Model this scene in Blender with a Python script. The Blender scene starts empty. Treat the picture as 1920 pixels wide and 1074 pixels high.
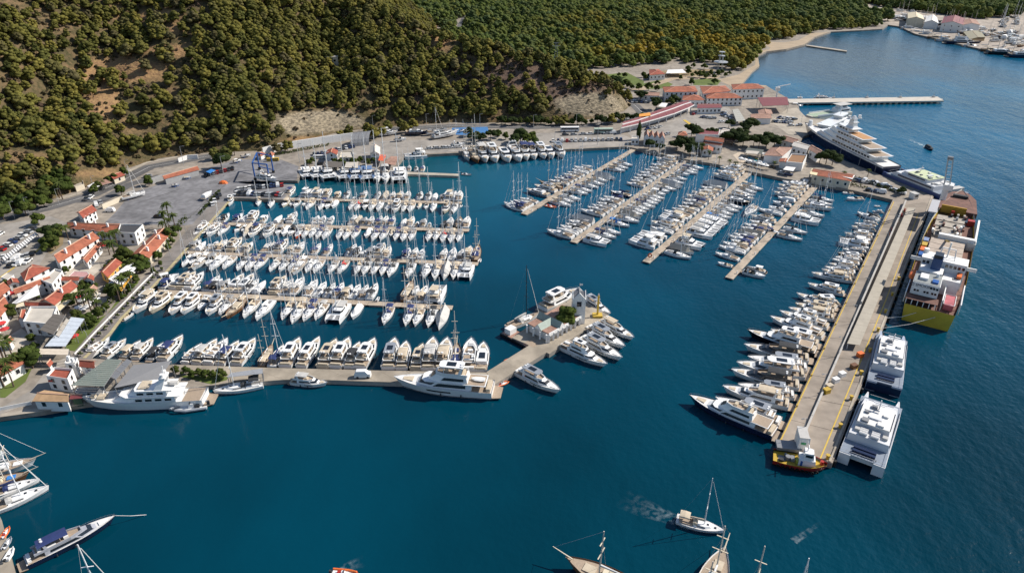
import bpy, bmesh, math, random
import numpy as np
from mathutils import Vector, Matrix
R = math.radians
rnd = random.Random(7)
SC = bpy.context.scene
COL = SC.collection

# ------------------------------------------------------------------ camera, sky, sun, exposure
F = 1281.0; PITCH = R(28.5); CAMH = 120.0
cd = bpy.data.cameras.new('camera'); cd.sensor_width = 36.0; cd.lens = 36.0 * F / 1920.0
cd.clip_start = 1.0; cd.clip_end = 20000.0
cam = bpy.data.objects.new('camera', cd); COL.objects.link(cam)
cam.location = (0, 0, CAMH); cam.rotation_euler = (R(90) - PITCH, 0, 0)
SC.camera = cam
SUN_EL = R(41); SUN_AZ = R(17)            # azimuth from +X towards +Y (the far side)
W = bpy.data.worlds.new('World'); SC.world = W; W.use_nodes = True
wn = W.node_tree.nodes; wl = W.node_tree.links
for n in list(wn): wn.remove(n)
wo = wn.new('ShaderNodeOutputWorld'); wb = wn.new('ShaderNodeBackground'); ws = wn.new('ShaderNodeTexSky')
ws.sky_type = 'NISHITA'; ws.sun_disc = False
ws.sun_elevation = SUN_EL; ws.sun_rotation = R(90) - SUN_AZ
ws.air_density = 1.0; ws.dust_density = 0.6; ws.ozone_density = 1.5
wb.inputs['Strength'].default_value = 0.088
wl.new(ws.outputs[0], wb.inputs[0]); wl.new(wb.outputs[0], wo.inputs[0])
sl = bpy.data.lights.new('sun', 'SUN'); sl.energy = 4.6; sl.angle = R(0.5); sl.color = (1.0, 0.93, 0.83)
sun = bpy.data.objects.new('sun', sl); COL.objects.link(sun)
sd = Vector((math.cos(SUN_EL)*math.cos(SUN_AZ), math.cos(SUN_EL)*math.sin(SUN_AZ), math.sin(SUN_EL)))
sun.rotation_euler = sd.to_track_quat('Z', 'Y').to_euler(); sun.location = (300, 200, 400)
SC.view_settings.view_transform = 'Standard'; SC.view_settings.look = 'None'
SC.view_settings.exposure = 0.40; SC.view_settings.gamma = 1.0; SC.view_settings.use_curve_mapping = False
SC.render.engine = 'CYCLES'
SC.cycles.max_bounces = 5; SC.cycles.diffuse_bounces = 2; SC.cycles.glossy_bounces = 2
SC.cycles.transmission_bounces = 2; SC.cycles.caustics_reflective = False; SC.cycles.caustics_refractive = False

# ------------------------------------------------------------------ map from photo measurements to the ground
cT, sT = math.cos(PITCH), math.sin(PITCH)
def P(px, py, z=0.0):
    u = (px - 960.0) / F; v = (py - 537.0) / F
    t = (CAMH - z) / (sT + v * cT)
    return Vector((u * t, (cT - v * sT) * t, z))
def px_of(x, y, z):
    zc = y * cT + (CAMH - z) * sT; yc = (CAMH - z) * cT - y * sT
    return 960 + F * x / zc, 537 + F * yc / zc
QZ = 1.5                                  # height of the quays above the water

# ------------------------------------------------------------------ materials
MATS = {}
def mat(name, col, rough=0.6, metal=0.0, var=0.08, scale=1.0, spec=0.5, bump=0.0, col2=None, scale2=None, coat=0.0):
    if name in MATS: return MATS[name]
    m = bpy.data.materials.new(name); m.use_nodes = True
    nt = m.node_tree; b = nt.nodes['Principled BSDF']
    b.inputs['Roughness'].default_value = rough; b.inputs['Metallic'].default_value = metal
    b.inputs['Specular IOR Level'].default_value = spec
    if coat: b.inputs['Coat Weight'].default_value = coat
    tc = nt.nodes.new('ShaderNodeTexCoord'); nz = nt.nodes.new('ShaderNodeTexNoise')
    nz.inputs['Scale'].default_value = scale; nz.inputs['Detail'].default_value = 4.0
    nt.links.new(tc.outputs['Object'], nz.inputs['Vector'])
    mx = nt.nodes.new('ShaderNodeMix'); mx.data_type = 'RGBA'
    lo = tuple(max(0, c * (1 - var)) for c in col); hi = tuple(min(1, c * (1 + var)) for c in (col2 or col))
    mx.inputs['A'].default_value = (*lo, 1); mx.inputs['B'].default_value = (*hi, 1)
    rp = nt.nodes.new('ShaderNodeMapRange'); rp.inputs['From Min'].default_value = 0.3; rp.inputs['From Max'].default_value = 0.7
    nt.links.new(nz.outputs['Fac'], rp.inputs['Value']); nt.links.new(rp.outputs[0], mx.inputs['Factor'])
    last = mx.outputs['Result']
    if scale2:
        n2 = nt.nodes.new('ShaderNodeTexNoise'); n2.inputs['Scale'].default_value = scale2; n2.inputs['Detail'].default_value = 5.0
        nt.links.new(tc.outputs['Object'], n2.inputs['Vector'])
        r2 = nt.nodes.new('ShaderNodeMapRange'); r2.inputs['From Min'].default_value = 0.35; r2.inputs['From Max'].default_value = 0.65
        r2.inputs['To Min'].default_value = 0.78; r2.inputs['To Max'].default_value = 1.12
        nt.links.new(n2.outputs['Fac'], r2.inputs['Value'])
        mm = nt.nodes.new('ShaderNodeMix'); mm.data_type = 'RGBA'; mm.blend_type = 'MULTIPLY'; mm.inputs['Factor'].default_value = 1.0
        nt.links.new(last, mm.inputs['A']); nt.links.new(r2.outputs[0], mm.inputs['B']); last = mm.outputs['Result']
    nt.links.new(last, b.inputs['Base Color'])
    if bump:
        bp = nt.nodes.new('ShaderNodeBump'); bp.inputs['Strength'].default_value = bump; bp.inputs['Distance'].default_value = 0.3
        nt.links.new(nz.outputs['Fac'], bp.inputs['Height']); nt.links.new(bp.outputs[0], b.inputs['Normal'])
    MATS[name] = m; return m
M_ = mat
gel = M_('white gelcoat', (0.78, 0.78, 0.77), 0.28, var=0.03, coat=0.3)
geld = M_('white deck', (0.70, 0.69, 0.67), 0.55, var=0.06, scale=2)
cream = M_('cream paint', (0.66, 0.58, 0.44), 0.4, var=0.05)
navy = M_('navy paint', (0.012, 0.02, 0.055), 0.2, coat=0.4)
blackp = M_('black paint', (0.012, 0.012, 0.014), 0.25, coat=0.3)
greyp = M_('grey paint', (0.27, 0.29, 0.32), 0.3, coat=0.3)
redp = M_('red paint', (0.38, 0.03, 0.02), 0.4)
orangep = M_('orange paint', (0.75, 0.16, 0.03), 0.5)
bluep = M_('blue paint', (0.02, 0.10, 0.34), 0.4)
yellowp = M_('yellow paint', (0.50, 0.33, 0.035), 0.5)
teak = M_('teak deck', (0.34, 0.265, 0.195), 0.7, var=0.15, scale=3)
wood = M_('varnished wood', (0.17, 0.08, 0.035), 0.4, var=0.2, scale=2)
glass = M_('dark glass', (0.012, 0.016, 0.022), 0.06, var=0.1, spec=0.8)
bglass = M_('blue glass', (0.03, 0.06, 0.12), 0.08, var=0.1, spec=0.8)
alu = M_('mast aluminium', (0.74, 0.75, 0.76), 0.4, metal=0.0, var=0.03)
dark = M_('dark canvas', (0.03, 0.032, 0.036), 0.8, var=0.2)
c_grey = M_('grey canvas', (0.24, 0.24, 0.245), 0.85, var=0.12)
c_lgrey = M_('pale grey canvas', (0.47, 0.46, 0.44), 0.85, var=0.08)
c_blue = M_('navy blue canvas', (0.018, 0.033, 0.12), 0.85, var=0.1)
c_lblue = M_('bright blue canvas', (0.03, 0.20, 0.55), 0.85, var=0.1)
c_tan = M_('tan canvas', (0.52, 0.44, 0.33), 0.85, var=0.1)
c_white = M_('white canvas', (0.74, 0.73, 0.71), 0.8, var=0.04)
c_red = M_('red canvas', (0.45, 0.03, 0.03), 0.8)
concrete = M_('pale concrete', (0.40, 0.355, 0.29), 0.9, var=0.12, scale=0.5, scale2=0.09)
concrete2 = M_('grey concrete', (0.30, 0.275, 0.245), 0.9, var=0.14, scale=0.4, scale2=0.07)
asphalt = M_('asphalt', (0.115, 0.112, 0.112), 0.9, var=0.15, scale=0.3, scale2=0.06)
yardm = M_('worn yard asphalt', (0.185, 0.182, 0.19), 0.9, var=0.3, scale=0.10, scale2=0.45)
paving = M_('paving', (0.33, 0.29, 0.25), 0.9, var=0.15, scale=0.4, scale2=0.08)
sand = M_('sand', (0.37, 0.29, 0.20), 0.95, var=0.12, scale=0.1)
lawn = M_('lawn', (0.10, 0.135, 0.025), 0.95, var=0.25, scale=0.1)
soil = M_('dry soil', (0.21, 0.14, 0.085), 0.95, var=0.25, scale=0.08, col2=(0.27, 0.21, 0.11))
linepaint = M_('white line paint', (0.72, 0.71, 0.68), 0.7)
yline = M_('yellow line paint', (0.55, 0.38, 0.06), 0.7)
white_wall = M_('white render wall', (0.76, 0.75, 0.73), 0.85, var=0.04, scale=0.6)
cream_wall = M_('cream render wall', (0.62, 0.55, 0.43), 0.85, var=0.06, scale=0.6)
grey_wall = M_('grey wall', (0.34, 0.34, 0.34), 0.85)
tileo = M_('orange roof tile', (0.335, 0.108, 0.06), 0.85, var=0.22, scale=0.9, scale2=0.2)
tiler = M_('red roof tile', (0.30, 0.075, 0.045), 0.85, var=0.22, scale=0.9, scale2=0.2)
tileb = M_('faded brown roof tile', (0.34, 0.20, 0.15), 0.85, var=0.2, scale=0.9, scale2=0.2)
maroon = M_('maroon sheet roof', (0.20, 0.055, 0.06), 0.6, var=0.1)
flatroof = M_('pale flat roof', (0.50, 0.46, 0.40), 0.9, var=0.12, scale=0.3)
metalgrey = M_('grey metal', (0.22, 0.225, 0.235), 0.5, metal=0.2)
rubber = M_('black rubber', (0.014, 0.014, 0.014), 0.8)
rust = M_('rusty red deck', (0.15, 0.07, 0.052), 0.8, var=0.3, scale=0.4)
bark = M_('bark', (0.10, 0.07, 0.05), 0.95)
steel = M_('galvanised steel', (0.45, 0.46, 0.47), 0.5, metal=0.4)

# ------------------------------------------------------------------ object helpers
class MB:
    def __init__(s): s.v = []; s.f = []; s.m = []
    def add(s, pts, faces, mi=0):
        o = len(s.v); s.v += [tuple(p) for p in pts]; s.f += [tuple(o + i for i in f) for f in faces]; s.m += [mi] * len(faces); return s
    def poly(s, pts, mi=0): return s.add(pts, [tuple(range(len(pts)))], mi)
    def box(s, x0, x1, y0, y1, z0, z1, mi=0):
        p = [(x0,y0,z0),(x1,y0,z0),(x1,y1,z0),(x0,y1,z0),(x0,y0,z1),(x1,y0,z1),(x1,y1,z1),(x0,y1,z1)]
        return s.add(p, [(3,2,1,0),(4,5,6,7),(0,1,5,4),(1,2,6,5),(2,3,7,6),(3,0,4,7)], mi)
    def prism(s, poly, z0, z1, top=None, mi=0):
        n = len(poly); t = top or poly
        zf0 = z0 if callable(z0) else (lambda p: z0); zf1 = z1 if callable(z1) else (lambda p: z1)
        p = [(a[0], a[1], zf0(a)) for a in poly] + [(a[0], a[1], zf1(a)) for a in t]
        return s.add(p, [tuple(range(n))[::-1], tuple(range(n, 2*n))] + [(i, (i+1) % n, n + (i+1) % n, n + i) for i in range(n)], mi)
    def tube(s, pts, r, n=5, mi=0, r2=None):
        pts = [Vector(p) for p in pts]; rings = []
        for i, p in enumerate(pts):
            d = (pts[min(i+1, len(pts)-1)] - pts[max(i-1, 0)]).normalized()
            a = d.orthogonal().normalized(); b = d.cross(a)
            rr = r if r2 is None else r + (r2 - r) * i / max(1, len(pts)-1)
            rings.append([p + a*rr*math.cos(2*math.pi*k/n) + b*rr*math.sin(2*math.pi*k/n) for k in range(n)])
        return s.loft(rings, mi=mi)
    def loft(s, rings, cap=True, closed=True, mi=0):
        n = len(rings[0]); o = [q for r_ in rings for q in r_]; f = []
        for i in range(len(rings)-1):
            for k in range(n if closed else n-1):
                a = i*n + k; b = i*n + (k+1) % n
                f.append((a, b, b+n, a+n))
        if cap and closed: f += [tuple(range(n))[::-1], tuple(range((len(rings)-1)*n, len(rings)*n))]
        return s.add(o, f, mi)
    def cyl(s, x, y, z0, z1, r, n=8, mi=0, r1=None):
        r1 = r if r1 is None else r1
        return s.loft([[(x + q*math.cos(2*math.pi*k/n), y + q*math.sin(2*math.pi*k/n), z) for k in range(n)] for q, z in ((r, z0), (r1, z1))], mi=mi)
    def mesh(s, name, mats, smooth=False):
        me = bpy.data.meshes.new(name); me.from_pydata(s.v, [], s.f)
        for m in (mats if isinstance(mats, (list, tuple)) else [mats]): me.materials.append(m)
        if any(s.m): me.polygons.foreach_set('material_index', s.m)
        bm = bmesh.new(); bm.from_mesh(me); bmesh.ops.recalc_face_normals(bm, faces=bm.faces); bm.to_mesh(me); bm.free()
        if smooth:
            me.polygons.foreach_set('use_smooth', [True] * len(me.polygons))
        me.update(); return me
    def build(s, name, mats, parent=None, smooth=False):
        return link(name, s.mesh(name, mats, smooth), parent)
def link(name, data, parent=None):
    o = bpy.data.objects.new(name, data); COL.objects.link(o)
    if parent is not None: o.parent = parent
    return o
def tag(o, label=None, cat=None, group=None, kind=None):
    if label: o['label'] = label
    if cat: o['category'] = cat
    if group: o['group'] = group
    if kind: o['kind'] = kind
    return o
def thing(name, label, cat, loc=(0, 0, 0), rz=0.0, group=None):
    o = bpy.data.objects.new(name, None); COL.objects.link(o); o.location = loc; o.rotation_euler = (0, 0, rz); o.empty_display_size = 0.5
    return tag(o, label, cat, group)
SPLIT = {'flybridge_seat', 'spreader', 'hatch', 'cockpit_seat', 'fender', 'seat', 'support', 'radar_dome'}
def pieces(mb):                           # the separate solids of a mesh builder
    par = list(range(len(mb.v)))
    def find(i):
        while par[i] != i: par[i] = par[par[i]]; i = par[i]
        return i
    for f in mb.f:
        for k in f[1:]: par[find(k)] = find(f[0])
    out = {}
    for f, mi in zip(mb.f, mb.m): out.setdefault(find(f[0]), []).append((f, mi))
    res = []
    for fs in out.values():
        n = MB(); ix = {}
        for f, mi in fs:
            for k in f:
                if k not in ix: ix[k] = len(n.v); n.v.append(mb.v[k])
            n.f.append(tuple(ix[k] for k in f)); n.m.append(mi)
        res.append(n)
    return res
class Proto:                              # a kind of thing, kept as shared meshes: [(part name, mesh, [sub-parts])]
    def __init__(s, name, cat, L, desc): s.name, s.cat, s.L, s.desc, s.parts = name, cat, L, desc, []
    def add(s, part, mb, mats, smooth=False, subs=()):
        ss = [(a, q.mesh(a, c)) for a, b, c in subs for q in (pieces(b) if a in SPLIT else [b])]
        for i, q in enumerate(pieces(mb) if part in SPLIT else [mb]): s.parts.append((part, q.mesh(part, mats, smooth), ss if i == 0 else []))
        return s
    def place(s, loc, rz, scale, label, group=None, skip=(), name=None):
        o = thing(name or s.name, label, s.cat, loc, rz, group); o.scale = (scale,)*3
        for part, me, subs in s.parts:
            if part in skip: continue
            c = link(part, me, o)
            for sn, sm in subs: link(sn, sm, c)
        return o
def structure(name, mb, m, smooth=False, parent=None):
    o = mb.build(name, m, parent, smooth)
    if parent is None: tag(o, kind='structure')
    return o
def ordw(n):
    a = ['first','second','third','fourth','fifth','sixth','seventh','eighth','ninth','tenth','eleventh','twelfth','thirteenth','fourteenth','fifteenth','sixteenth','seventeenth','eighteenth','nineteenth']
    if n <= 19: return a[n-1]
    t = {2:'twenty',3:'thirty',4:'forty',5:'fifty'}[n // 10]
    return (t[:-1] + 'ieth') if n % 10 == 0 else t + '-' + a[n % 10 - 1]

# smooth value noise for the terrain
def vnoise(x, y, s, seed=0):
    x = np.asarray(x, float) / s; y = np.asarray(y, float) / s
    xi = np.floor(x); yi = np.floor(y); fx = x - xi; fy = y - yi
    fx = fx*fx*(3-2*fx); fy = fy*fy*(3-2*fy)
    def h(a, b): 
        q = np.sin(a*127.1 + b*311.7 + seed*74.7) * 43758.5453
        return q - np.floor(q)
    return (h(xi,yi)*(1-fx) + h(xi+1,yi)*fx)*(1-fy) + (h(xi,yi+1)*(1-fx) + h(xi+1,yi+1)*fx)*fy
def fbm(x, y, s, seed=0): return 0.55*vnoise(x,y,s,seed) + 0.3*vnoise(x,y,s*0.47,seed+3) + 0.15*vnoise(x,y,s*0.21,seed+7)
# ------------------------------------------------------------------ water
wm = bpy.data.materials.new('sea water'); wm.use_nodes = True
nt = wm.node_tree; b = nt.nodes['Principled BSDF']; L_ = nt.links
tc = nt.nodes.new('ShaderNodeTexCoord')
def wave(scale, detail, sy=1.0, rot=0.0):
    mp = nt.nodes.new('ShaderNodeMapping'); mp.inputs['Scale'].default_value = (1, sy, 1); mp.inputs['Rotation'].default_value = (0, 0, rot)
    n = nt.nodes.new('ShaderNodeTexNoise'); n.inputs['Scale'].default_value = scale; n.inputs['Detail'].default_value = detail
    L_.new(tc.outputs['Object'], mp.inputs[0]); L_.new(mp.outputs[0], n.inputs['Vector']); return n
w1 = wave(0.55, 3, 1.0, 0.3); w2 = wave(0.14, 3, 0.5, 0.5); w3 = wave(0.014, 5, 0.6, 0.4)
ad = nt.nodes.new('ShaderNodeMath'); ad.operation = 'MULTIPLY_ADD'; ad.inputs[1].default_value = 2.2
L_.new(w2.outputs['Fac'], ad.inputs[0]); L_.new(w1.outputs['Fac'], ad.inputs[2])
bp = nt.nodes.new('ShaderNodeBump'); bp.inputs['Distance'].default_value = 0.35
# open water (east) is rougher than the sheltered basin
sx = nt.nodes.new('ShaderNodeSeparateXYZ'); L_.new(tc.outputs['Object'], sx.inputs[0])
lin = nt.nodes.new('ShaderNodeMath'); lin.operation = 'MULTIPLY_ADD'; lin.inputs[1].default_value = -0.42; L_.new(sx.outputs['Y'], lin.inputs[0]); L_.new(sx.outputs['X'], lin.inputs[2])
mr = nt.nodes.new('ShaderNodeMapRange'); mr.interpolation_type = 'SMOOTHSTEP'
mr.inputs['From Min'].default_value = -95; mr.inputs['From Max'].default_value = 75; mr.inputs['To Min'].default_value = 0.10; mr.inputs['To Max'].default_value = 0.8
L_.new(lin.outputs[0], mr.inputs['Value']); L_.new(mr.outputs[0], bp.inputs['Strength'])
L_.new(ad.outputs[0], bp.inputs['Height']); L_.new(bp.outputs[0], b.inputs['Normal'])
b.inputs['Roughness'].default_value = 0.13; b.inputs['IOR'].default_value = 1.33; b.inputs['Specular IOR Level'].default_value = 0.26
# depth colour: deep teal, clearer and bluer offshore; slow patches; weed bed in the shallow north bay
c1 = nt.nodes.new('ShaderNodeMix'); c1.data_type = 'RGBA'
c1.inputs['A'].default_value = (0.0, 0.0345, 0.059, 1); c1.inputs['B'].default_value = (0.0, 0.076, 0.150, 1)
cr = nt.nodes.new('ShaderNodeMapRange'); cr.interpolation_type = 'SMOOTHSTEP'
cr.inputs['From Min'].default_value = 120; cr.inputs['From Max'].default_value = 420
L_.new(sx.outputs['Y'], cr.inputs['Value']); L_.new(cr.outputs[0], c1.inputs['Factor'])
c2 = nt.nodes.new('ShaderNodeMix'); c2.data_type = 'RGBA'; c2.blend_type = 'MULTIPLY'; c2.inputs['Factor'].default_value = 1.0
pr = nt.nodes.new('ShaderNodeMapRange'); pr.inputs['From Min'].default_value = 0.35; pr.inputs['From Max'].default_value = 0.65; pr.inputs['To Min'].default_value = 0.74; pr.inputs['To Max'].default_value = 1.24
L_.new(w3.outputs['Fac'], pr.inputs['Value']); L_.new(c1.outputs['Result'], c2.inputs['A']); L_.new(pr.outputs[0], c2.inputs['B'])
gq = P(860, 300); gd = nt.nodes.new('ShaderNodeVectorMath'); gd.operation = 'DISTANCE'; gd.inputs[1].default_value = (gq.x - 40, gq.y - 20, 0); L_.new(tc.outputs['Object'], gd.inputs[0])
gr = nt.nodes.new('ShaderNodeMapRange'); gr.interpolation_type = 'SMOOTHSTEP'; gr.inputs['From Min'].default_value = 20; gr.inputs['From Max'].default_value = 120; gr.inputs['To Min'].default_value = 0.55; gr.inputs['To Max'].default_value = 0; L_.new(gd.outputs['Value'], gr.inputs['Value'])
cg = nt.nodes.new('ShaderNodeMix'); cg.data_type = 'RGBA'; cg.inputs['B'].default_value = (0.004, 0.062, 0.062, 1); L_.new(gr.outputs[0], cg.inputs['Factor']); L_.new(c2.outputs['Result'], cg.inputs['A'])
bay = P(1520, 110)
ds = nt.nodes.new('ShaderNodeVectorMath'); ds.operation = 'DISTANCE'; ds.inputs[1].default_value = (bay.x + 10, bay.y + 30, 0); L_.new(tc.outputs['Object'], ds.inputs[0])
wob = nt.nodes.new('ShaderNodeMath'); wob.operation = 'MULTIPLY_ADD'; wob.inputs[1].default_value = 160; L_.new(w3.outputs['Fac'], wob.inputs[0]); L_.new(ds.outputs['Value'], wob.inputs[2])
br = nt.nodes.new('ShaderNodeMapRange'); br.interpolation_type = 'SMOOTHSTEP'; br.inputs['From Min'].default_value = 130; br.inputs['From Max'].default_value = 300; br.inputs['To Min'].default_value = 0.85; br.inputs['To Max'].default_value = 0
L_.new(wob.outputs[0], br.inputs['Value'])
c3 = nt.nodes.new('ShaderNodeMix'); c3.data_type = 'RGBA'; c3.inputs['B'].default_value = (0.045, 0.062, 0.082, 1)
L_.new(br.outputs[0], c3.inputs['Factor']); L_.new(cg.outputs['Result'], c3.inputs['A']); L_.new(c3.outputs['Result'], b.inputs['Base Color'])
structure('water', MB().poly([(-3000,-300,0),(6000,-300,0),(6000,9000,0),(-3000,9000,0)]), wm)

# ------------------------------------------------------------------ land: one slab with quay walls
coast = [(-250,832),(0,781),(80,770),(158,756),(250,744),(395,722),(390,700),(318,684),(165,671),(153,671),(201,628),(221,600),(271,550),(289,531),(339,476),(377,433),(422,383),(437,371),
 (533,374.5),(549,356),(552,346),(463,344.5),(446,342),(452,333),(530,338),(558,339),(566,324),(634,321.5),(735,321),(747,307),(760,291),(797,290),(871,286),(1066,280),(1173,275),(1186,277),
 (1226,286),(1281,298),(1339,307),(1404,321),(1472,335),(1538,344.5),(1600,357),(1674,374.5),(1690,377),(1751,364),(1665,333),(1575,298),(1540,284),(1500,266),(1507,256),(1545,243),(1566,226),(1516,221),(1501,212),(1497,198),(1480,186),
 (1452,170),(1437,161),(1391,158),(1411,134),(1424,124),(1421,104),(1437,97),(1474,92.5),(1508,84),(1528,70),(1558,60),(1615,57),(1655,54.5),(1665,47),(1686,50),(1716,64),(1766,75),(1816,87),(1860,97),(1910,101),(1990,104),(2400,300)]
coastw = [P(x, y, QZ)[:2] for x, y in coast[:-1]] + [(1500, 620), (1900, 700), (5000, 1200), (5000, 9000), (-5000, 9000), (-5000, 120)]
land_mat = mat('port ground', (0.27, 0.235, 0.195), 0.95, var=0.16, scale=0.05, scale2=0.4)
structure('ground', MB().prism(coastw, -3.0, QZ), land_mat)

LAY = [0]
def sheet(name, pts, m, lift=0.03, z=None, par=None):
    LAY[0] += 1
    zz = (QZ + lift + LAY[0] * 0.0007) if z is None else z
    return structure(name, MB().poly([P(x, y, zz) for x, y in pts]), m, parent=par)
def strip_world(pts, w, z):
    pts = [Vector((p[0], p[1])) for p in pts]; l = []; r = []
    for i, p in enumerate(pts):
        d = (pts[min(i+1, len(pts)-1)] - pts[max(i-1, 0)]).normalized(); n = Vector((-d.y, d.x)) * w * 0.5
        l.append((p.x + n.x, p.y + n.y, z)); r.append((p.x - n.x, p.y - n.y, z))
    return l, r
def strip(name, pxs, w, m, lift=0.05, z=None):
    LAY[0] += 1
    zz = (QZ + lift + LAY[0] * 0.0007) if z is None else z
    l, r = strip_world([P(x, y, zz) for x, y in pxs], w, zz)
    return structure(name, MB().loft([[a, b_] for a, b_ in zip(l, r)], cap=False, closed=False), m)

sheet('boatyard', [(196,418),(215,400),(246,362),(300,345),(372,322),(440,300),(520,297),(560,312),(556,338),(444,341),(462,345.5),(551,347),(532,373),(438,370),(421,382),(372,420),(330,424),(268,420)], yardm)
sheet('parking', [(-60,520),(-60,430),(40,415),(95,405),(130,420),(105,445),(60,520),(20,560)], concrete2)
sheet('parking', [(797,288),(870,284),(1066,278.5),(1173,273.5),(1190,262),(1150,246),(1000,250),(860,262),(700,264),(560,290),(600,318),(735,319),(757,290)], concrete2)
sheet('parking', [(1165,238),(1300,200),(1365,200),(1395,235),(1400,250),(1320,250),(1230,262),(1190,262)], concrete2)
sheet('ferry_ramp', [(1445,228),(1475,205),(1494,202),(1513,222),(1563,227),(1543,242),(1507,254.5),(1478,252)], concrete)
sheet('beach', [(1437,160.5),(1391,157.5),(1411,134),(1424,124),(1420,104),(1437,96.5),(1440,92),(1416,100),(1416,122),(1385,140),(1345,150),(1380,166),(1430,170)], sand)
sheet('beach', [(1437,96.5),(1474,92),(1508,83.5),(1528,69.5),(1556,60),(1520,63),(1497,76),(1470,80),(1445,79),(1434,84),(1445,90)], sand)
sheet('lawn', [(1138,140),(1175,136),(1208,153),(1205,160),(1150,158),(1140,150)], lawn)
sheet('lawn', [(1190,160),(1240,150),(1262,158),(1250,166),(1200,168)], lawn)
sheet('lawn', [(1300,150),(1340,146),(1352,152),(1345,160),(1300,160)], lawn)
sheet('lawn', [(1215,135),(1260,132),(1340,130),(1330,142),(1240,145)], soil)
sheet('path', [(1180,170),(1260,145),(1352,142),(1345,147),(1265,150),(1195,173)], sand)
sheet('parking', [(1090,140),(1110,134),(1136,142),(1130,147),(1098,150)], concrete2)
sheet('boatyard', [(1665,46),(1686,49.5),(1716,63.5),(1766,74.5),(1816,86.5),(1860,96.5),(1910,100.5),(1990,103),(1990,36),(1900,30),(1780,24),(1700,14),(1640,8),(1600,10),(1640,30)], mat('yard gravel', (0.36, 0.31, 0.26), 0.95, var=0.2, scale=0.05, scale2=0.2))
main_road = [(-120,452),(0,411),(90,389),(170,366),(230,338),(280,313),(340,302),(392,293),(430,290)]
strip('road', main_road, 9.0, asphalt)
strip('pavement', [(x - 6, y - 8) for x, y in main_road[:-2]], 2.4, concrete, 0.12)
strip('road', [(150,376),(190,376),(245,345),(300,330)], 6.0, asphalt)
north_road = [(560,276),(640,254),(740,242),(850,236),(1000,239),(1100,236),(1170,226),(1205,212),(1190,197),(1150,188)]
strip('road', north_road, 8.0, asphalt)
for rd in (main_road, north_road):
    strip('road_marking', [(x, y) for x, y in rd], 0.22, linepaint, 0.09)
quay_road = [(140,690),(165,652),(212,596),(262,545),(300,505),(345,455),(385,408),(414,379)]
strip('road', quay_road, 6.5, mat('quay asphalt', (0.21, 0.19, 0.175), 0.9, var=0.15, scale=0.3, scale2=0.1))
strip('quay_edge', [(158,671),(208,623),(229,595),(277,548),(295,528),(344,473),(382,430),(427,380),(436,371)], 1.1, mat('yellowed kerb stone', (0.40, 0.34, 0.19), 0.9, var=0.2, scale=0.6), 0.09)
sheet('pavement', [(0,775),(160,752),(160,757.5),(80,770.5),(0,781.5)], concrete)
sheet('road', [(-60,790),(0,765),(60,730),(90,690),(130,665),(150,672),(120,715),(60,755),(0,776)], concrete2)
strip('road_marking', [(60,478),(105,440),(132,417)], 0.7, yline, 0.12)
strip('road_marking', [(0,520),(60,478)], 0.7, yline, 0.12)
strip('road_marking', [(1283,225),(1293,232),(1304,241)], 2.2, yline, 0.12)
strip('road_marking', [(1214,242),(1226,250),(1216,256)], 0.6, yline, 0.12)
for q in [(355,408,392,372),(260,380,345,352),(392,372,432,338)]:
    strip('yard_joint', [(q[0],q[1]),(q[2],q[3])], 0.35, asphalt, 0.11)

# ------------------------------------------------------------------ the hill
front = [(-420,520),(-200,452),(0,398),(100,374),(180,345),(240,316),(300,297),(385,287),(440,285),(500,283),(560,266),(640,247),(740,237),(850,230),(1000,231),(1090,226),(1150,217),(1172,207)]
fw = [P(x, y, QZ)[:2] for x, y in front]
hill_poly = fw + [(86,492),(72,517),(14,553),(-31,604),(-58,680),(-88,850),(-120,1300),(-1200,1300),(-1200,250)]
HP = np.array(hill_poly)
def seg_dist(x, y, a, b_):
    dx, dy = b_[0]-a[0], b_[1]-a[1]; t = np.clip(((x-a[0])*dx + (y-a[1])*dy) / (dx*dx+dy*dy), 0, 1)
    return np.hypot(x - a[0] - t*dx, y - a[1] - t*dy)
def poly_in(x, y, poly):
    ins = np.zeros(np.shape(x), bool); n = len(poly)
    for i in range(n):
        (x1, y1), (x2, y2) = poly[i], poly[(i+1) % n]
        if y1 == y2: continue
        ins ^= ((y1 > y) != (y2 > y)) & (x < (x2-x1)*(y-y1)/(y2-y1) + x1)
    return ins
def poly_dist(x, y, poly):
    d = np.full(np.shape(x), 1e9)
    for i in range(len(poly)): d = np.minimum(d, seg_dist(x, y, poly[i], poly[(i+1) % len(poly)]))
    return d
cliffs = [(P(600,255,QZ)[:2], 34), (P(1110,222,QZ)[:2], 34), (P(1165,212,QZ)[:2], 22)]
def hill_h(x, y):
    x = np.asarray(x, float); y = np.asarray(y, float)
    d = poly_dist(x, y, hill_poly); ins = poly_in(x, y, hill_poly)
    h = np.where(d < 130, 0.60*d, 78 + 0.42*(d-130))
    h *= 0.84 + 0.34*fbm(x, y, 90, 1)
    g0 = P(470, 60); 
    gl = np.minimum(seg_dist(x, y, (-138, 352), (-122, 470)), seg_dist(x, y, (-122, 470), (-150, 640)))
    h -= np.exp(-(gl/17.0)**2) * np.minimum(13, 0.20*d)
    gl2 = seg_dist(x, y, (-250, 330), (-245, 520))
    h -= np.exp(-(gl2/14.0)**2) * np.minimum(7, 0.12*d)
    h += (fbm(x, y, 26, 5) - 0.5) * np.minimum(6, 0.16*d)
    for (cx, cy), s in cliffs:
        w_ = np.exp(-(((x-cx)**2 + (y-cy)**2) / (s*s))**1.5)
        h += w_ * (np.minimum(d, 9) * 0.75 + (fbm(x*2.2, y, 9, 9) - 0.5) * np.minimum(5, d*0.7))
    return np.where(ins, QZ + h - 0.25, QZ - np.minimum(4, d*0.8) - 0.25)
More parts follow.
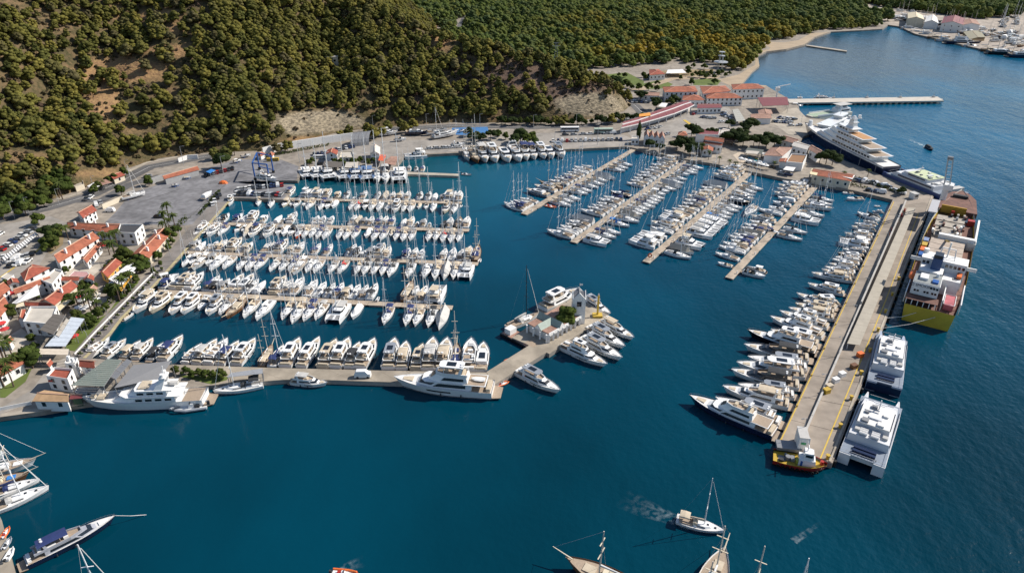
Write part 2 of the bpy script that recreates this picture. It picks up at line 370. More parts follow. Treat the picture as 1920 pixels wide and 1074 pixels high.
# named patches of the slope as seen in the photograph: bare dry grass, brown scrub, rock
bare = [(225,132,88,26,1),(195,185,34,45,.9),(330,95,75,14,.7),(285,30,75,14,.8),(240,10,60,14,.5),(330,50,24,18,.6),(830,60,26,40,.7),(1000,160,46,14,.8),(620,262,60,9,.8),(560,262,40,10,.6),(60,300,60,20,.45),(185,325,60,12,.6),(640,122,16,10,.6),(150,70,36,20,.4),(230,235,70,22,.4)]
scrub = [(960,140,90,26,.9),(1060,170,80,22,.9),(880,150,50,40,.7),(780,190,70,30,.45),(700,170,60,40,.25),(110,240,80,40,.25),(1010,110,60,14,.6)]
rocks = [(600,228,95,20,1),(1110,196,70,22,1),(560,240,55,16,.8),(1140,205,35,16,1)]
def patch(lst, px, py):
    s = np.zeros(np.shape(px))
    for cx, cy, rx, ry, w_ in lst: s = np.maximum(s, w_ * np.exp(-(((px-cx)/rx)**2 + ((py-cy)/ry)**2)**1.4 * 0.9))
    return s
gx = np.arange(-560, 128, 3.0); gy = np.arange(262, 900, 3.0)
GX, GY = np.meshgrid(gx, gy); GZ = hill_h(GX, GY)
ppx, ppy = px_of(GX, GY, GZ)
verts = np.stack([GX, GY, GZ], -1).reshape(-1, 3); nx, ny = len(gx), len(gy)
idx = np.arange(nx*ny).reshape(ny, nx)
keepq = (GZ[:-1,:-1] > QZ-3.5) | (GZ[1:,1:] > QZ-3.5) | (GZ[:-1,1:] > QZ-3.5) | (GZ[1:,:-1] > QZ-3.5)
fc = np.stack([idx[:-1,:-1], idx[:-1,1:], idx[1:,1:], idx[1:,:-1]], -1)[keepq]
hm = bpy.data.meshes.new('hill'); hm.from_pydata(verts.tolist(), [], fc.tolist())
ca = hm.color_attributes.new('soil_kind', 'FLOAT_COLOR', 'POINT')
wb_, ws_, wr_ = (patch(l_, ppx, ppy).ravel() for l_ in (bare, scrub, rocks))
ca.data.foreach_set('color', np.stack([wb_, ws_, wr_, np.ones_like(wb_)], -1).astype(np.float32).ravel())
hm.polygons.foreach_set('use_smooth', [True]*len(hm.polygons))
mh = bpy.data.materials.new('hillside soil'); mh.use_nodes = True; nt = mh.node_tree; b = nt.nodes['Principled BSDF']; b.inputs['Roughness'].default_value = 1.0; b.inputs['Specular IOR Level'].default_value = 0.1
at = nt.nodes.new('ShaderNodeVertexColor'); at.layer_name = 'soil_kind'; sp = nt.nodes.new('ShaderNodeSeparateColor'); nt.links.new(at.outputs[0], sp.inputs[0])
tc = nt.nodes.new('ShaderNodeTexCoord')
def nz(scale, detail=6, sc=(1,1,1)):
    mp = nt.nodes.new('ShaderNodeMapping'); mp.inputs['Scale'].default_value = sc
    n = nt.nodes.new('ShaderNodeTexNoise'); n.inputs['Scale'].default_value = scale; n.inputs['Detail'].default_value = detail
    nt.links.new(tc.outputs['Object'], mp.inputs[0]); nt.links.new(mp.outputs[0], n.inputs['Vector']); return n
def mixc(f, a, c):
    m = nt.nodes.new('ShaderNodeMix'); m.data_type = 'RGBA'
    if isinstance(f, float): m.inputs['Factor'].default_value = f
    else: nt.links.new(f, m.inputs['Factor'])
    for s_, k in ((a, 'A'), (c, 'B')):
        if isinstance(s_, tuple): m.inputs[k].default_value = (*s_, 1)
        else: nt.links.new(s_, m.inputs[k])
    return m.outputs['Result']
def ramp(o, lo, hi, t0=0., t1=1.):
    r_ = nt.nodes.new('ShaderNodeMapRange'); r_.inputs['From Min'].default_value = lo; r_.inputs['From Max'].default_value = hi; r_.inputs['To Min'].default_value = t0; r_.inputs['To Max'].default_value = t1
    nt.links.new(o, r_.inputs['Value']); return r_.outputs[0]
nA, nB, nC = nz(0.07), nz(0.5), nz(0.45, 8, (1, 1, 3))
base = mixc(ramp(nA.outputs['Fac'], .38, .62), (0.105, 0.085, 0.045), (0.185, 0.125, 0.07))
base = mixc(ramp(nB.outputs['Fac'], .45, .7), base, (0.06, 0.058, 0.028))
dry = mixc(ramp(nB.outputs['Fac'], .35, .65), (0.34, 0.22, 0.105), (0.25, 0.15, 0.085))
scr = mixc(ramp(nB.outputs['Fac'], .35, .65), (0.10, 0.075, 0.06), (0.17, 0.115, 0.085))
rock = mixc(ramp(nC.outputs['Fac'], .4, .6), (0.36, 0.30, 0.21), (0.16, 0.135, 0.10))
def wmask(ch, lo=.25, hi=.6):
    m = nt.nodes.new('ShaderNodeMath'); m.operation = 'MULTIPLY_ADD'; m.inputs[1].default_value = 0.7; m.inputs[2].default_value = -0.35
    nt.links.new(nA.outputs['Fac'], m.inputs[0]); m2 = nt.nodes.new('ShaderNodeMath'); m2.operation = 'ADD'; nt.links.new(sp.outputs[ch], m2.inputs[0]); nt.links.new(m.outputs[0], m2.inputs[1])
    return ramp(m2.outputs[0], lo, hi)
c = mixc(wmask(0), base, dry); c = mixc(wmask(1), c, scr); c = mixc(wmask(2), c, rock)
nt.links.new(c, b.inputs['Base Color'])
bp = nt.nodes.new('ShaderNodeBump'); bp.inputs['Strength'].default_value = 0.9; bp.inputs['Distance'].default_value = 1.2
nt.links.new(nC.outputs['Fac'], bp.inputs['Height']); nt.links.new(bp.outputs[0], b.inputs['Normal'])
hm.materials.append(mh); tag(link('hill', hm), kind='structure')

# ------------------------------------------------------------------ trees
def leaf_mat(name, cols, rough=0.9, trans=0.25):
    m = bpy.data.materials.new(name); m.use_nodes = True; nt = m.node_tree; b = nt.nodes['Principled BSDF']; b.inputs['Roughness'].default_value = rough; b.inputs['Specular IOR Level'].default_value = 0.15
    oi = nt.nodes.new('ShaderNodeObjectInfo'); at = nt.nodes.new('ShaderNodeAttribute'); at.attribute_type = 'INSTANCER'; at.attribute_name = 'tint'
    cr = nt.nodes.new('ShaderNodeValToRGB'); e = cr.color_ramp.elements
    e[0].color = (*cols[0], 1); e[1].color = (*cols[-1], 1)
    for i, c_ in enumerate(cols[1:-1]): e.new((i+1)/(len(cols)-1)).color = (*c_, 1)
    nt.links.new(oi.outputs['Random'], cr.inputs[0])
    mx = nt.nodes.new('ShaderNodeMix'); mx.data_type = 'RGBA'; mx.inputs['B'].default_value = (0.36, 0.25, 0.03, 1)
    nt.links.new(at.outputs['Fac'], mx.inputs['Factor']); nt.links.new(cr.outputs[0], mx.inputs['A'])
    tc = nt.nodes.new('ShaderNodeTexCoord'); n = nt.nodes.new('ShaderNodeTexNoise'); n.inputs['Scale'].default_value = 0.9; n.inputs['Detail'].default_value = 3
    nt.links.new(tc.outputs['Object'], n.inputs['Vector'])
    r_ = nt.nodes.new('ShaderNodeMapRange'); r_.inputs['From Min'].default_value = .35; r_.inputs['From Max'].default_value = .65; r_.inputs['To Min'].default_value = .65; r_.inputs['To Max'].default_value = 1.3
    nt.links.new(n.outputs['Fac'], r_.inputs['Value'])
    m2 = nt.nodes.new('ShaderNodeMix'); m2.data_type = 'RGBA'; m2.blend_type = 'MULTIPLY'; m2.inputs['Factor'].default_value = 1
    nt.links.new(mx.outputs['Result'], m2.inputs['A']); nt.links.new(r_.outputs[0], m2.inputs['B'])
    nt.links.new(m2.outputs['Result'], b.inputs['Base Color'])
    tr = nt.nodes.new('ShaderNodeBsdfTranslucent'); ms = nt.nodes.new('ShaderNodeMixShader'); ms.inputs[0].default_value = trans
    nt.links.new(m2.outputs['Result'], tr.inputs[0]); nt.links.new(b.outputs[0], ms.inputs[1]); nt.links.new(tr.outputs[0], ms.inputs[2])
    nt.links.new(ms.outputs[0], nt.nodes['Material Output'].inputs['Surface']); return m
pine_leaf = leaf_mat('pine needles', [(0.07,0.078,0.022),(0.175,0.16,0.036),(0.105,0.112,0.03),(0.225,0.195,0.045),(0.16,0.152,0.036),(0.13,0.112,0.055)])
wood_leaf = leaf_mat('woodland leaves', [(0.075,0.11,0.028),(0.125,0.155,0.034),(0.09,0.125,0.048),(0.165,0.175,0.036)])
town_leaf = leaf_mat('garden tree leaves', [(0.045,0.07,0.015),(0.075,0.10,0.02),(0.06,0.075,0.018)])
dark_leaf = leaf_mat('dark stone pine needles', [(0.028,0.045,0.014),(0.04,0.06,0.016)])
scrub_leaf = leaf_mat('dry scrub twigs', [(0.10,0.075,0.05),(0.07,0.07,0.03),(0.13,0.085,0.065),(0.085,0.075,0.035)])
palm_leaf = leaf_mat('palm fronds', [(0.06,0.085,0.02),(0.085,0.11,0.028)])
def crown_mb(r, h0, h1, seed, lobes=9, tuft=150, size=1.0, flat=1.0, cone=0.0):
    q = random.Random(seed); mb = MB(); H_ = h1 - h0
    L0 = []
    for i in range(lobes):
        t = (i + 0.5) / lobes; a = i * 2.4 + q.random(); rr = r * (1 - cone*t) * q.uniform(0.3, 0.8) * (0.3 if i >= lobes-2 else 1)
        zz = h0 + H_ * (0.2 + 0.62 * t); lr = r * q.uniform(0.26, 0.46) * (1 - 0.5*cone*t) * (1.25 if t < .3 else 1)
        L0.append((rr*math.cos(a), rr*math.sin(a), zz, lr))
    for lx, ly, lz, lr in L0:
        rings = []
        for k in range(1, 5):
            th = math.pi * k / 5; rings.append([(lx + lr*q.uniform(.8,1.14)*math.sin(th)*math.cos(2*math.pi*j/7 + k), ly + lr*q.uniform(.8,1.14)*math.sin(th)*math.sin(2*math.pi*j/7 + k), lz - lr*0.78*flat*math.cos(th)*q.uniform(.85,1.12)) for j in range(7)])
        mb.loft(rings)
    for i in range(tuft):
        lx, ly, lz, lr = q.choice(L0)
        d = Vector((q.gauss(0,1), q.gauss(0,1), q.gauss(0.45,1))).normalized(); c_ = Vector((lx, ly, lz)) + Vector((d.x, d.y, d.z*0.8*flat)) * lr * q.uniform(0.92, 1.16)
        a = (d + Vector((q.uniform(-1,1), q.uniform(-1,1), q.uniform(-1,1)))*0.35).normalized(); u = a.orthogonal().normalized(); v = a.cross(u); s_ = size * q.uniform(0.28, 0.6)
        mb.poly([c_ + u*s_, c_ + v*s_*0.8, c_ - u*s_*0.9, c_ - v*s_])
    return mb
def trunk_mb(h, r0, seed, limbs=3):
    q = random.Random(seed); mb = MB(); top = (q.uniform(-.4,.4), q.uniform(-.4,.4), h)
    mb.tube([(0,0,-1.0), (q.uniform(-.2,.2), q.uniform(-.2,.2), h*.5), top], r0, 5, r2=r0*0.5)
    for i in range(limbs):
        a = q.uniform(0, 6.28); z = h * q.uniform(.5, .85); mb.tube([(0,0,z), (h*.22*math.cos(a), h*.22*math.sin(a), z + h*.16)], r0*0.45, 4, r2=r0*.2)
    return mb
PINE = [(crown_mb(4.3+.3*(i%3), 1.2, 9.5+.8*(i%2), 11+i, 15, 170, 0.9, 0.85, (.25,.5,.35,.6,.1)[i]).mesh('crown', pine_leaf, True), trunk_mb(7.5, .24, i).mesh('trunk', bark)) for i in range(5)]
BROAD = [(crown_mb(5.4, 0.5, 10.5, 31+i, 12, 110, 1.2, 0.95, 0.1).mesh('crown', wood_leaf, True), trunk_mb(6, .26, 20+i).mesh('trunk', bark)) for i in range(4)]
TOWN = [(crown_mb(3.6, 1.4, 6.8, 51+i, 9, 230, 0.8, 0.95, 0.15).mesh('crown', town_leaf, True), trunk_mb(4.5, .22, 40+i).mesh('trunk', bark)) for i in range(3)]
STONE = [(crown_mb(5.2, 4.0, 8.8, 71+i, 12, 330, 0.9, 0.8, 0.0).mesh('crown', dark_leaf, True), trunk_mb(6.5, .3, 60+i, 4).mesh('trunk', bark)) for i in range(2)]
SCRUBM = [crown_mb(1.5, -0.4, 1.4, 91+i, 5, 60, 0.6, 0.9, 0.0).mesh('bush', scrub_leaf) for i in range(3)]
def cypress_mb(seed):
    q = random.Random(seed); mb = MB(); rings = []
    for k in range(9):
        t = k/8; rr = 1.25 * (math.sin(math.pi*min(1, .18+t*.86))**.7); rings.append([(rr*q.uniform(.8,1.15)*math.cos(j*math.pi/4), rr*q.uniform(.8,1.15)*math.sin(j*math.pi/4), 0.5 + 9.5*t) for j in range(8)])
    mb.loft(rings)
    for i in range(120):
        t = q.random(); a = q.uniform(0, 6.28); rr = 1.3*(math.sin(math.pi*min(1, .18+t*.86))**.7); c_ = Vector((rr*math.cos(a), rr*math.sin(a), .5+9.5*t)); s_ = .4
        mb.poly([c_ + Vector((q.uniform(-s_,s_), q.uniform(-s_,s_), q.uniform(-s_,s_))) for _ in range(3)])
    return mb
CYP = (cypress_mb(5).mesh('crown', dark_leaf), trunk_mb(2, .2, 5, 0).mesh('trunk', bark))
def palm_mb(seed):
    q = random.Random(seed); mb = MB()
    for i in range(26):
        a = i*2.39996; up = q.uniform(-.5, 1.0); L = q.uniform(1.7, 2.3); w_ = .34; pr = None
        for k in range(5):
            t = k/4; x = L*t; z = up*L*t*.55 - 1.5*t*t*(1.1-up*.35)
            c_ = Vector((x*math.cos(a), x*math.sin(a), z)); s_ = Vector((-math.sin(a), math.cos(a), 0))*w_*(1.2 - 1.05*t); dz = Vector((0,0,.16))
            cur = (c_ + s_ - dz, c_ , c_ - s_ - dz)
            if pr: mb.add([pr[0], pr[1], cur[1], cur[0]], [(0,1,2,3)]); mb.add([pr[1], pr[2], cur[2], cur[1]], [(0,1,2,3)])
            pr = cur
    mb.v = [(x, y, z + 6.55) for x, y, z in mb.v]; return mb
PALMC = [palm_mb(i).mesh('crown', palm_leaf) for i in range(2)]
PALMT = MB().tube([(0,0,-.5), (.15,.05,3.2), (.05,.1,6.6)], .24, 6, r2=.17).mesh('trunk', bark)

def make_tree(name, label, cat, pair, loc, rz, s, group=None):
    o = thing(name, label, cat, loc, rz, group); o.scale = (s, s, s*rnd.uniform(.9, 1.12))
    link('trunk', pair[1], o); link('crown', pair[0], o); return o

def scatter(name, label, cat, pts, variants, group=None):     # many instances of shared meshes as ONE object
    if not pts: return None
    src = bpy.data.collections.new(name + '_kinds'); 
    for me in variants: src.objects.link(bpy.data.objects.new(name + '_kind', me))
    me = bpy.data.meshes.new(name); me.from_pydata([p[:3] for p in pts], [], [])
    for k, nm in ((3, 'rot'), (4, 'scl'), (5, 'tint')):
        a = me.attributes.new(nm, 'FLOAT', 'POINT'); a.data.foreach_set('value', [p[k] for p in pts])
    a = me.attributes.new('pick', 'INT', 'POINT'); a.data.foreach_set('value', [rnd.randrange(len(variants)) for _ in pts])
    o = link(name, me); ng = bpy.data.node_groups.new(name, 'GeometryNodeTree')
    ng.interface.new_socket('Geometry', in_out='INPUT', socket_type='NodeSocketGeometry'); ng.interface.new_socket('Geometry', in_out='OUTPUT', socket_type='NodeSocketGeometry')
    N = ng.nodes; gi = N.new('NodeGroupInput'); go = N.new('NodeGroupOutput'); ip = N.new('GeometryNodeInstanceOnPoints'); ci = N.new('GeometryNodeCollectionInfo')
    ci.inputs['Collection'].default_value = src; ci.inputs['Separate Children'].default_value = True; ci.inputs['Reset Children'].default_value = True
    def attr(nm, t='FLOAT'):
        n = N.new('GeometryNodeInputNamedAttribute'); n.data_type = t; n.inputs['Name'].default_value = nm; return n.outputs['Attribute']
    ip.inputs['Pick Instance'].default_value = True
    cx = N.new('ShaderNodeCombineXYZ'); ng.links.new(attr('rot'), cx.inputs['Z'])
    er = N.new('FunctionNodeEulerToRotation'); ng.links.new(cx.outputs[0], er.inputs[0])
    ng.links.new(gi.outputs[0], ip.inputs['Points']); ng.links.new(ci.outputs[0], ip.inputs['Instance']); ng.links.new(attr('pick', 'INT'), ip.inputs['Instance Index'])
    ng.links.new(er.outputs[0], ip.inputs['Rotation']); ng.links.new(attr('scl'), ip.inputs['Scale']); ng.links.new(ip.outputs[0], go.inputs[0])
    md = o.modifiers.new('scatter', 'NODES'); md.node_group = ng
    return tag(o, label, cat, group, 'stuff')

def jitter_grid(x0, x1, y0, y1, s, seed):
    q = np.random.default_rng(seed); X, Y = np.meshgrid(np.arange(x0, x1, s), np.arange(y0, y1, s))
    X = X + q.uniform(-.45, .45, X.shape)*s; Y = Y + q.uniform(-.45, .45, Y.shape)*s; return X.ravel(), Y.ravel(), q.random(X.size), q.random(X.size)
# hillside pines
X, Y, U, V = jitter_grid(-560, 128, 262, 895, 4.4, 3)
ins = poly_in(X, Y, hill_poly) & (poly_dist(X, Y, hill_poly) > 3.0)
X, Y, U, V = X[ins], Y[ins], U[ins], V[ins]; Z = hill_h(X, Y); qx, qy = px_of(X, Y, Z)
vis = (qx > -160) & (qx < 1300) & (qy > -90) & (qy < 560)
dens = 0.22 + 1.2*fbm(X, Y, 40, 21)
dens += 0.26*np.exp(-((qx-560)/230)**2) - 0.22*np.exp(-((qx-120)/230)**2)
pb, ps, pr_ = patch(bare, qx, qy), patch(scrub, qx, qy), patch(rocks, qx, qy)
dens = dens * (1 - 0.97*np.minimum(1, pb*1.15)) * (1 - 0.8*ps) * (1 - 1.0*np.minimum(1, pr_*1.3))
T = vis & (U < dens)
trees = sorted(((float(Y[i]), float(X[i]), float(Z[i]), float(V[i]), float(qx[i])) for i in np.where(T)[0]))
near = [t for t in trees if -20 < t[4] < 1200][:300]; nearset = set(near); rest = [t for t in trees if t not in nearset]
ZONES = [(40,'above the round garden pool'),(95,'above the white garden house'),(150,'above the pale open roadside shed'),(205,'above the brown roadside awning'),(250,'above the cream roadside house'),(300,'above the coast road bend'),(350,'above the long curved red shed'),(410,'above the blue tarpaulin'),(460,'above the blue travel lift'),(510,'above the red roofed huts'),(560,'above the low end of the white wall'),(610,'above the rock cutting'),(670,'above the arched hangar'),(760,'above the hauled-out yachts'),(850,'above the blue court'),(1300,'above the north road row of trees')]
for y, x, z, v, q_ in near:
    zone = next(n_ for lim, n_ in ZONES if q_ < lim); sc_ = 0.42 + 0.62*((v*13) % 1); sz = 'small' if sc_ < .6 else ('middling' if sc_ < .82 else 'large'); hue = ('low on the slope' if float(poly_dist(np.array([x]), np.array([y]), hill_poly)[0]) < 22 else 'higher on the slope')
    make_tree('pine_tree', '%s green pine %s %s' % (sz, hue, zone), 'tree', PINE[int(v*97) % 5], (x, y, z), v*6.28*7, sc_, 'pine trees ' + zone)
scatter('pine_forest', 'pine forest covering the hillside above the marina', 'forest', [(x, y, z, v*44, 0.42 + 0.6*((v*13) % 1), 0.0) for y, x, z, v, _ in rest], [p[0] for p in PINE])
# scrub between the pines
X, Y, U, V = jitter_grid(-560, 128, 262, 760, 2.7, 8)
ins = poly_in(X, Y, hill_poly); X, Y, U, V = X[ins], Y[ins], U[ins], V[ins]; Z = hill_h(X, Y); qx, qy = px_of(X, Y, Z)
sd_ = (0.26 + 0.5*patch(scrub, qx, qy) + 0.10*fbm(X, Y, 20, 2)) * (1 - 0.75*patch(bare, qx, qy)) * (1 - 0.8*np.minimum(1, 1.2*patch(rocks, qx, qy)))
T = (qx > -120) & (qx < 1230) & (qy > -60) & (U < sd_)
scatter('scrub', 'low brown scrub between the pines on the hillside', 'scrub', [(float(X[i]), float(Y[i]), float(Z[i]), float(V[i]*6.28), float(.5 + .8*((V[i]*17) % 1)), 0.0) for i in np.where(T)[0]], SCRUBM)
# woodland on the flat land behind the spur, up to the far shore
wood_px = [(1060,140),(1090,132),(1125,128),(1200,124),(1260,118),(1290,120),(1330,118),(1350,128),(1385,134),(1408,128),(1416,104),(1432,90),(1440,76),(1470,76),(1500,68),(1530,60),(1560,56),(1610,54),(1650,50),(1640,32),(1600,14),(1640,6)]
wp = [P(x, y, QZ)[:2] for x, y in wood_px + [(1640,12),(1690,18),(1745,25),(1790,31),(1840,37),(1875,30),(1915,24),(1960,20)]] + [(2600, 1100), (2600, 2300), (-700, 2300), (-700, 885), (-86, 885), (-84, 850), (-54, 682), (-27, 606), (16, 556), (45, 530)]
X, Y, U, V = jitter_grid(-420, 1900, 520, 1750, 7.6, 12)
ins = poly_in(X, Y, wp); X, Y, U, V = X[ins], Y[ins], U[ins], V[ins]; qx, qy = px_of(X, Y, 6.0)
road_w = [P(x, y, QZ)[:2] for x, y in ((858,60),(868,35),(880,20))]
T = (qx > 700) & (qx < 2050) & (qy > -50) & (U < 0.55 + 0.75*fbm(X, Y, 60, 4)) & (seg_dist(X, Y, road_w[0], road_w[1]) > 7) & ((hill_h(X, Y) < QZ + 1) | (Y > 890))
tn = patch([(1230,90,140,26,.9),(1330,70,90,26,1),(1450,66,100,22,.9),(1340,105,70,26,.9),(1200,50,170,22,.6),(1550,50,70,14,.6),(1100,70,100,26,.4)], qx, qy)
tn = np.clip(tn * np.clip((fbm(X, Y, 34, 14) - 0.40)*5, 0, 1) * (0.3 + V), 0, 0.85)
scatter('woodland', 'mixed green and yellowing woodland behind the beach', 'woodland', [(float(X[i]), float(Y[i]), QZ, float(V[i]*44), float(.55 + .75*((V[i]*13) % 1)**1.5 + .2*(Y[i] > 900)), float(tn[i])) for i in np.where(T)[0]], [p[0] for p in BROAD])
# ------------------------------------------------------------------ piers, jetty, pontoons
def quad_part(a, b_, c, d, z0, z1, name, m, parent, ch=0):
    return MB().prism([(p[0], p[1]) for p in (a, b_, c, d)], z0, z1).build(name, m, parent)
def lerp(a, b_, t): return a + (b_ - a) * t
def slab_pier(name, sideA, sideB, z, n, m, gap=0.0007, thick=1.6, inset=0.12):
    """a pier deck: one dark core with separate slabs on top"""
    A = [P(x, y, z) for x, y in sideA]; B = [P(x, y, z) for x, y in sideB]
    core = MB().prism([(p.x, p.y) for p in A] + [(p.x, p.y) for p in B[::-1]], -2.5, z - 0.12)
    o = structure(name, core, concrete2)
    def along(Q, t):
        ls = [(Q[i+1]-Q[i]).length for i in range(len(Q)-1)]; s = t*sum(ls)
        for i, l in enumerate(ls):
            if s <= l or i == len(ls)-1: return lerp(Q[i], Q[i+1], s/l)
            s -= l
    for i in range(n):
        t0, t1 = (i + gap*n)/n, (i + 1)/n
        a, b_, c, d = along(A, t0), along(A, t1), along(B, t1), along(B, t0)
        mb = MB().prism([(q.x, q.y) for q in (a, b_, c, d)], z - 0.11, z + rnd.uniform(-.012, .012)); mb.build('slab', m, o)
    return o
jm = mat('jetty concrete', (0.295, 0.25, 0.205), 0.9, var=0.14, scale=0.35, scale2=0.09)
jetty = slab_pier('jetty', [(1457,834),(1674,374.5)], [(1561,868),(1692,520),(1753,363)], 1.8, 17, jm)
pier_m = mat('pier concrete', (0.33, 0.285, 0.225), 0.9, var=0.14, scale=0.35, scale2=0.1)
south_pier = slab_pier('pier', [(318,683),(500,689),(700,694),(912,698)], [(395,722),(553,710),(760,717),(925,721)], 1.5, 12, pier_m)
fuel_arm = slab_pier('pier', [(912,697),(1010,636)], [(925,721.5),(1058,640)], 1.504, 9, pier_m)
fuel_dock = slab_pier('pier', [(960,633),(1075,553)], [(1030,663),(1140,590)], 1.508, 8, pier_m)
far_pier_m = mat('bleached concrete', (0.50, 0.46, 0.40), 0.9, var=0.1, scale=0.3)
fp = structure('pier', MB().prism([P(x, y, 2.2)[:2] for x, y in ((1476,186),(1480,193),(1770,189),(1758,181.5))], 1.2, 2.2), far_pier_m)
for i in range(26):
    t = i / 25; q = lerp(P(1487,193,0), P(1765,189,0), t)
    MB().box(q.x-.9, q.x+.9, q.y-.3, q.y+.7, -2, 1.25).build('pile', far_pier_m, fp)
for i in range(5):
    q = lerp(P(1500,185,2.2), P(1750,183,2.2), i/4); MB().cyl(q.x, q.y, 2.2, 5.2, .18, 6).box(q.x-1, q.x+1, q.y-.5, q.y+.5, 2.2, 3.2).build('mooring_dolphin', steel, fp)
sp_ = structure('footbridge', MB().prism([P(x, y, 1.0)[:2] for x, y in ((1511,84),(1512,86),(1588,97),(1588,95))], .5, 1.0), concrete)
nj = structure('pier', MB().prism([P(x, y, 1.2)[:2] for x, y in ((734,321),(734,325.5),(860,330),(860,326))], -2, 1.2), concrete)
# yellow kerbs of the jetty, fenders and tyre rows
def edge_box(pts, z0, z1, w, name, m, parent, shift=0.0):
    Q = [P(x, y, z1) for x, y in pts]; l, r = strip_world([(q.x, q.y) for q in Q], w, 0)
    mb = MB()
    for i in range(len(l)-1): mb.prism([l[i][:2], l[i+1][:2], r[i+1][:2], r[i][:2]], z0, z1)
    return mb.build(name, m, parent)
edge_box([(1460,833),(1676,378)], 1.7, 1.95, .3, 'kerb', yline, jetty)
edge_box([(1556,864),(1689,519),(1748,366)], 1.7, 1.96, .5, 'kerb', concrete, jetty)
for lx0, ly0, lx1, ly1, w_ in ((1537,862,1662,560,.35),(1662,560,1722,400,.3)):
    structure('road_marking', MB().loft([[a, b_] for a, b_ in zip(*strip_world([P(lx0,ly0,1.84)[:2], P(lx1,ly1,1.84)[:2]], w_, 1.84))], cap=False, closed=False), yline)
fend = MB(); A, B = P(1562,866,1), P(1692,522,1); B2 = P(1750,366,1)
for i in range(34):
    q = lerp(A, B, i/20) if i <= 20 else lerp(B, B2, (i-20)/13); d = (B-A).normalized(); n = Vector((d.y, -d.x, 0))
    c = q + n*.4; fend.cyl(c.x, c.y, .1, 1.7, .45, 6)
fend.build('fender', rubber, jetty)
tf = MB()
for a, b_, n in (((427,714),(493,709.5),16),((497,708),(553,710),18)):
    for i in range(n):
        q = lerp(P(*a, 1), P(*b_, 1), i/(n-1)); tf.box(q.x-.28, q.x+.28, q.y-.55, q.y-.05, -.2, 1.45)
tf.build('tyre_fender', rubber, south_pier)

# dividing wall with a roofed walkway along the jetty
wl0, wl1, wl2 = P(1499,836,1.8), P(1618,610,1.8), P(1702,378,1.8)
w0, w1 = P(1497,840,1.8), P(1697,382,1.8)
wt = thing('jetty_wall', 'long white wall dividing the stone jetty lengthwise', 'wall', (0,0,0))
l, r = strip_world([w0[:2], w1[:2]], .5, 0)
for i in range(28):
    a, b_ = i/28, (i+.985)/28
    pts = [lerp(Vector(l[0][:2]), Vector(l[1][:2]), a), lerp(Vector(l[0][:2]), Vector(l[1][:2]), b_), lerp(Vector(r[0][:2]), Vector(r[1][:2]), b_), lerp(Vector(r[0][:2]), Vector(r[1][:2]), a)]
    MB().prism(pts, 1.75, (3.7 if i > 11 else 2.7)).build('wall_panel', mat('grey jetty wall', (.44,.42,.39), .85, var=.1, scale=.3), wt)
rt = thing('walkway_roof', 'long beige sheet roof over the walkway beside the jetty wall', 'canopy', (0,0,0))
lo = [P(1588,645,3.6), P(1702,390,3.6)]; hi = [P(1612,647,3.6), P(1717,390,3.6)]
rf_m = mat('beige sheet roof', (0.36, 0.325, 0.265), 0.8, var=0.08, scale=.3)
n = 30
for i in range(n):
    a, b_ = i/n, (i+.985)/n; p0, p1, p2, p3 = lerp(lo[0], lo[1], a), lerp(lo[0], lo[1], b_), lerp(hi[0], hi[1], b_), lerp(hi[0], hi[1], a)
    MB().add([(p0.x,p0.y,3.9),(p1.x,p1.y,3.9),(p2.x,p2.y,3.6),(p3.x,p3.y,3.6),(p0.x,p0.y,3.8),(p1.x,p1.y,3.8),(p2.x,p2.y,3.5),(p3.x,p3.y,3.5)], [(0,1,2,3),(7,6,5,4),(0,4,5,1),(1,5,6,2),(2,6,7,3),(3,7,4,0)]).build('roof_panel', rf_m, rt)
    if i % 2 == 0: MB().cyl(p2.x - .3, p2.y, 1.8, 3.52, .12, 6).cyl(p0.x + .3, p0.y, 1.8, 3.8, .12, 6).build('post', white_wall, rt)

PONT = {}
ptm = mat('pontoon planks', (0.40, 0.33, 0.255), 0.85, var=0.15, scale=.8, scale2=.25)
def pontoon(key, label, a, b_, w, nseg, z=0.75, off=0.0):
    A, B = P(*a, z), P(*b_, z); d = (B-A); L = d.length; ang = math.atan2(d.y, d.x)
    o = thing('pontoon', label, 'pontoon', (A.x, A.y, 0), ang, 'floating pontoons of the marina')
    s = L/nseg; me = MB().box(0, s-.12, -w/2, w/2, z-.22, z).mesh('deck_section', ptm); fl = MB().box(.6, s-.7, -w/2+.15, w/2-.15, -.4, z-.22).mesh('float', concrete2)
    pd = MB().box(-.15,.15,-.15,.15, z, z+1.0).mesh('service_pedestal', white_wall)
    for i in range(nseg):
        c = link('deck_section', me, o); c.location = (i*s, 0, 0); f = link('float', fl, o); f.location = (i*s, 0, 0)
        q = link('service_pedestal', pd, o); q.location = (i*s + s/2, (w/2-.35)*(1 if i % 2 else -1), 0)
    PONT[key] = (A, d.normalized(), L, w); return o
pontoon('A', 'floating pontoon running off the dinghy and car mole', (533,372.5), (866,380), 2.6, 13)
pontoon('B', 'floating pontoon second in from the mole, red sailboat on it', (378,418), (880,431.5), 2.7, 18)
pontoon('C', 'floating pontoon in the middle of the quay-side basin', (340,472.5), (897,494.5), 2.7, 18)
pontoon('D', 'floating pontoon closest to the fuel dock, off the quay road', (296,546), (849,576.5), 2.8, 18)
pontoon('P1', 'floating pontoon off the north quay, white tented boat on it', (982,401), (1190,279), 3.0, 12)
pontoon('P2', 'floating pontoon off the trees, catamaran moored by its tip', (1075,454), (1286,301), 3.0, 13)
pontoon('P3', 'floating pontoon off the pool terrace, orange ring at its tip', (1211,491), (1406,323), 3.0, 13)
pontoon('P4', 'floating pontoon nearest the stone jetty, blue boat halfway along', (1367,521), (1531,347), 3.0, 12)

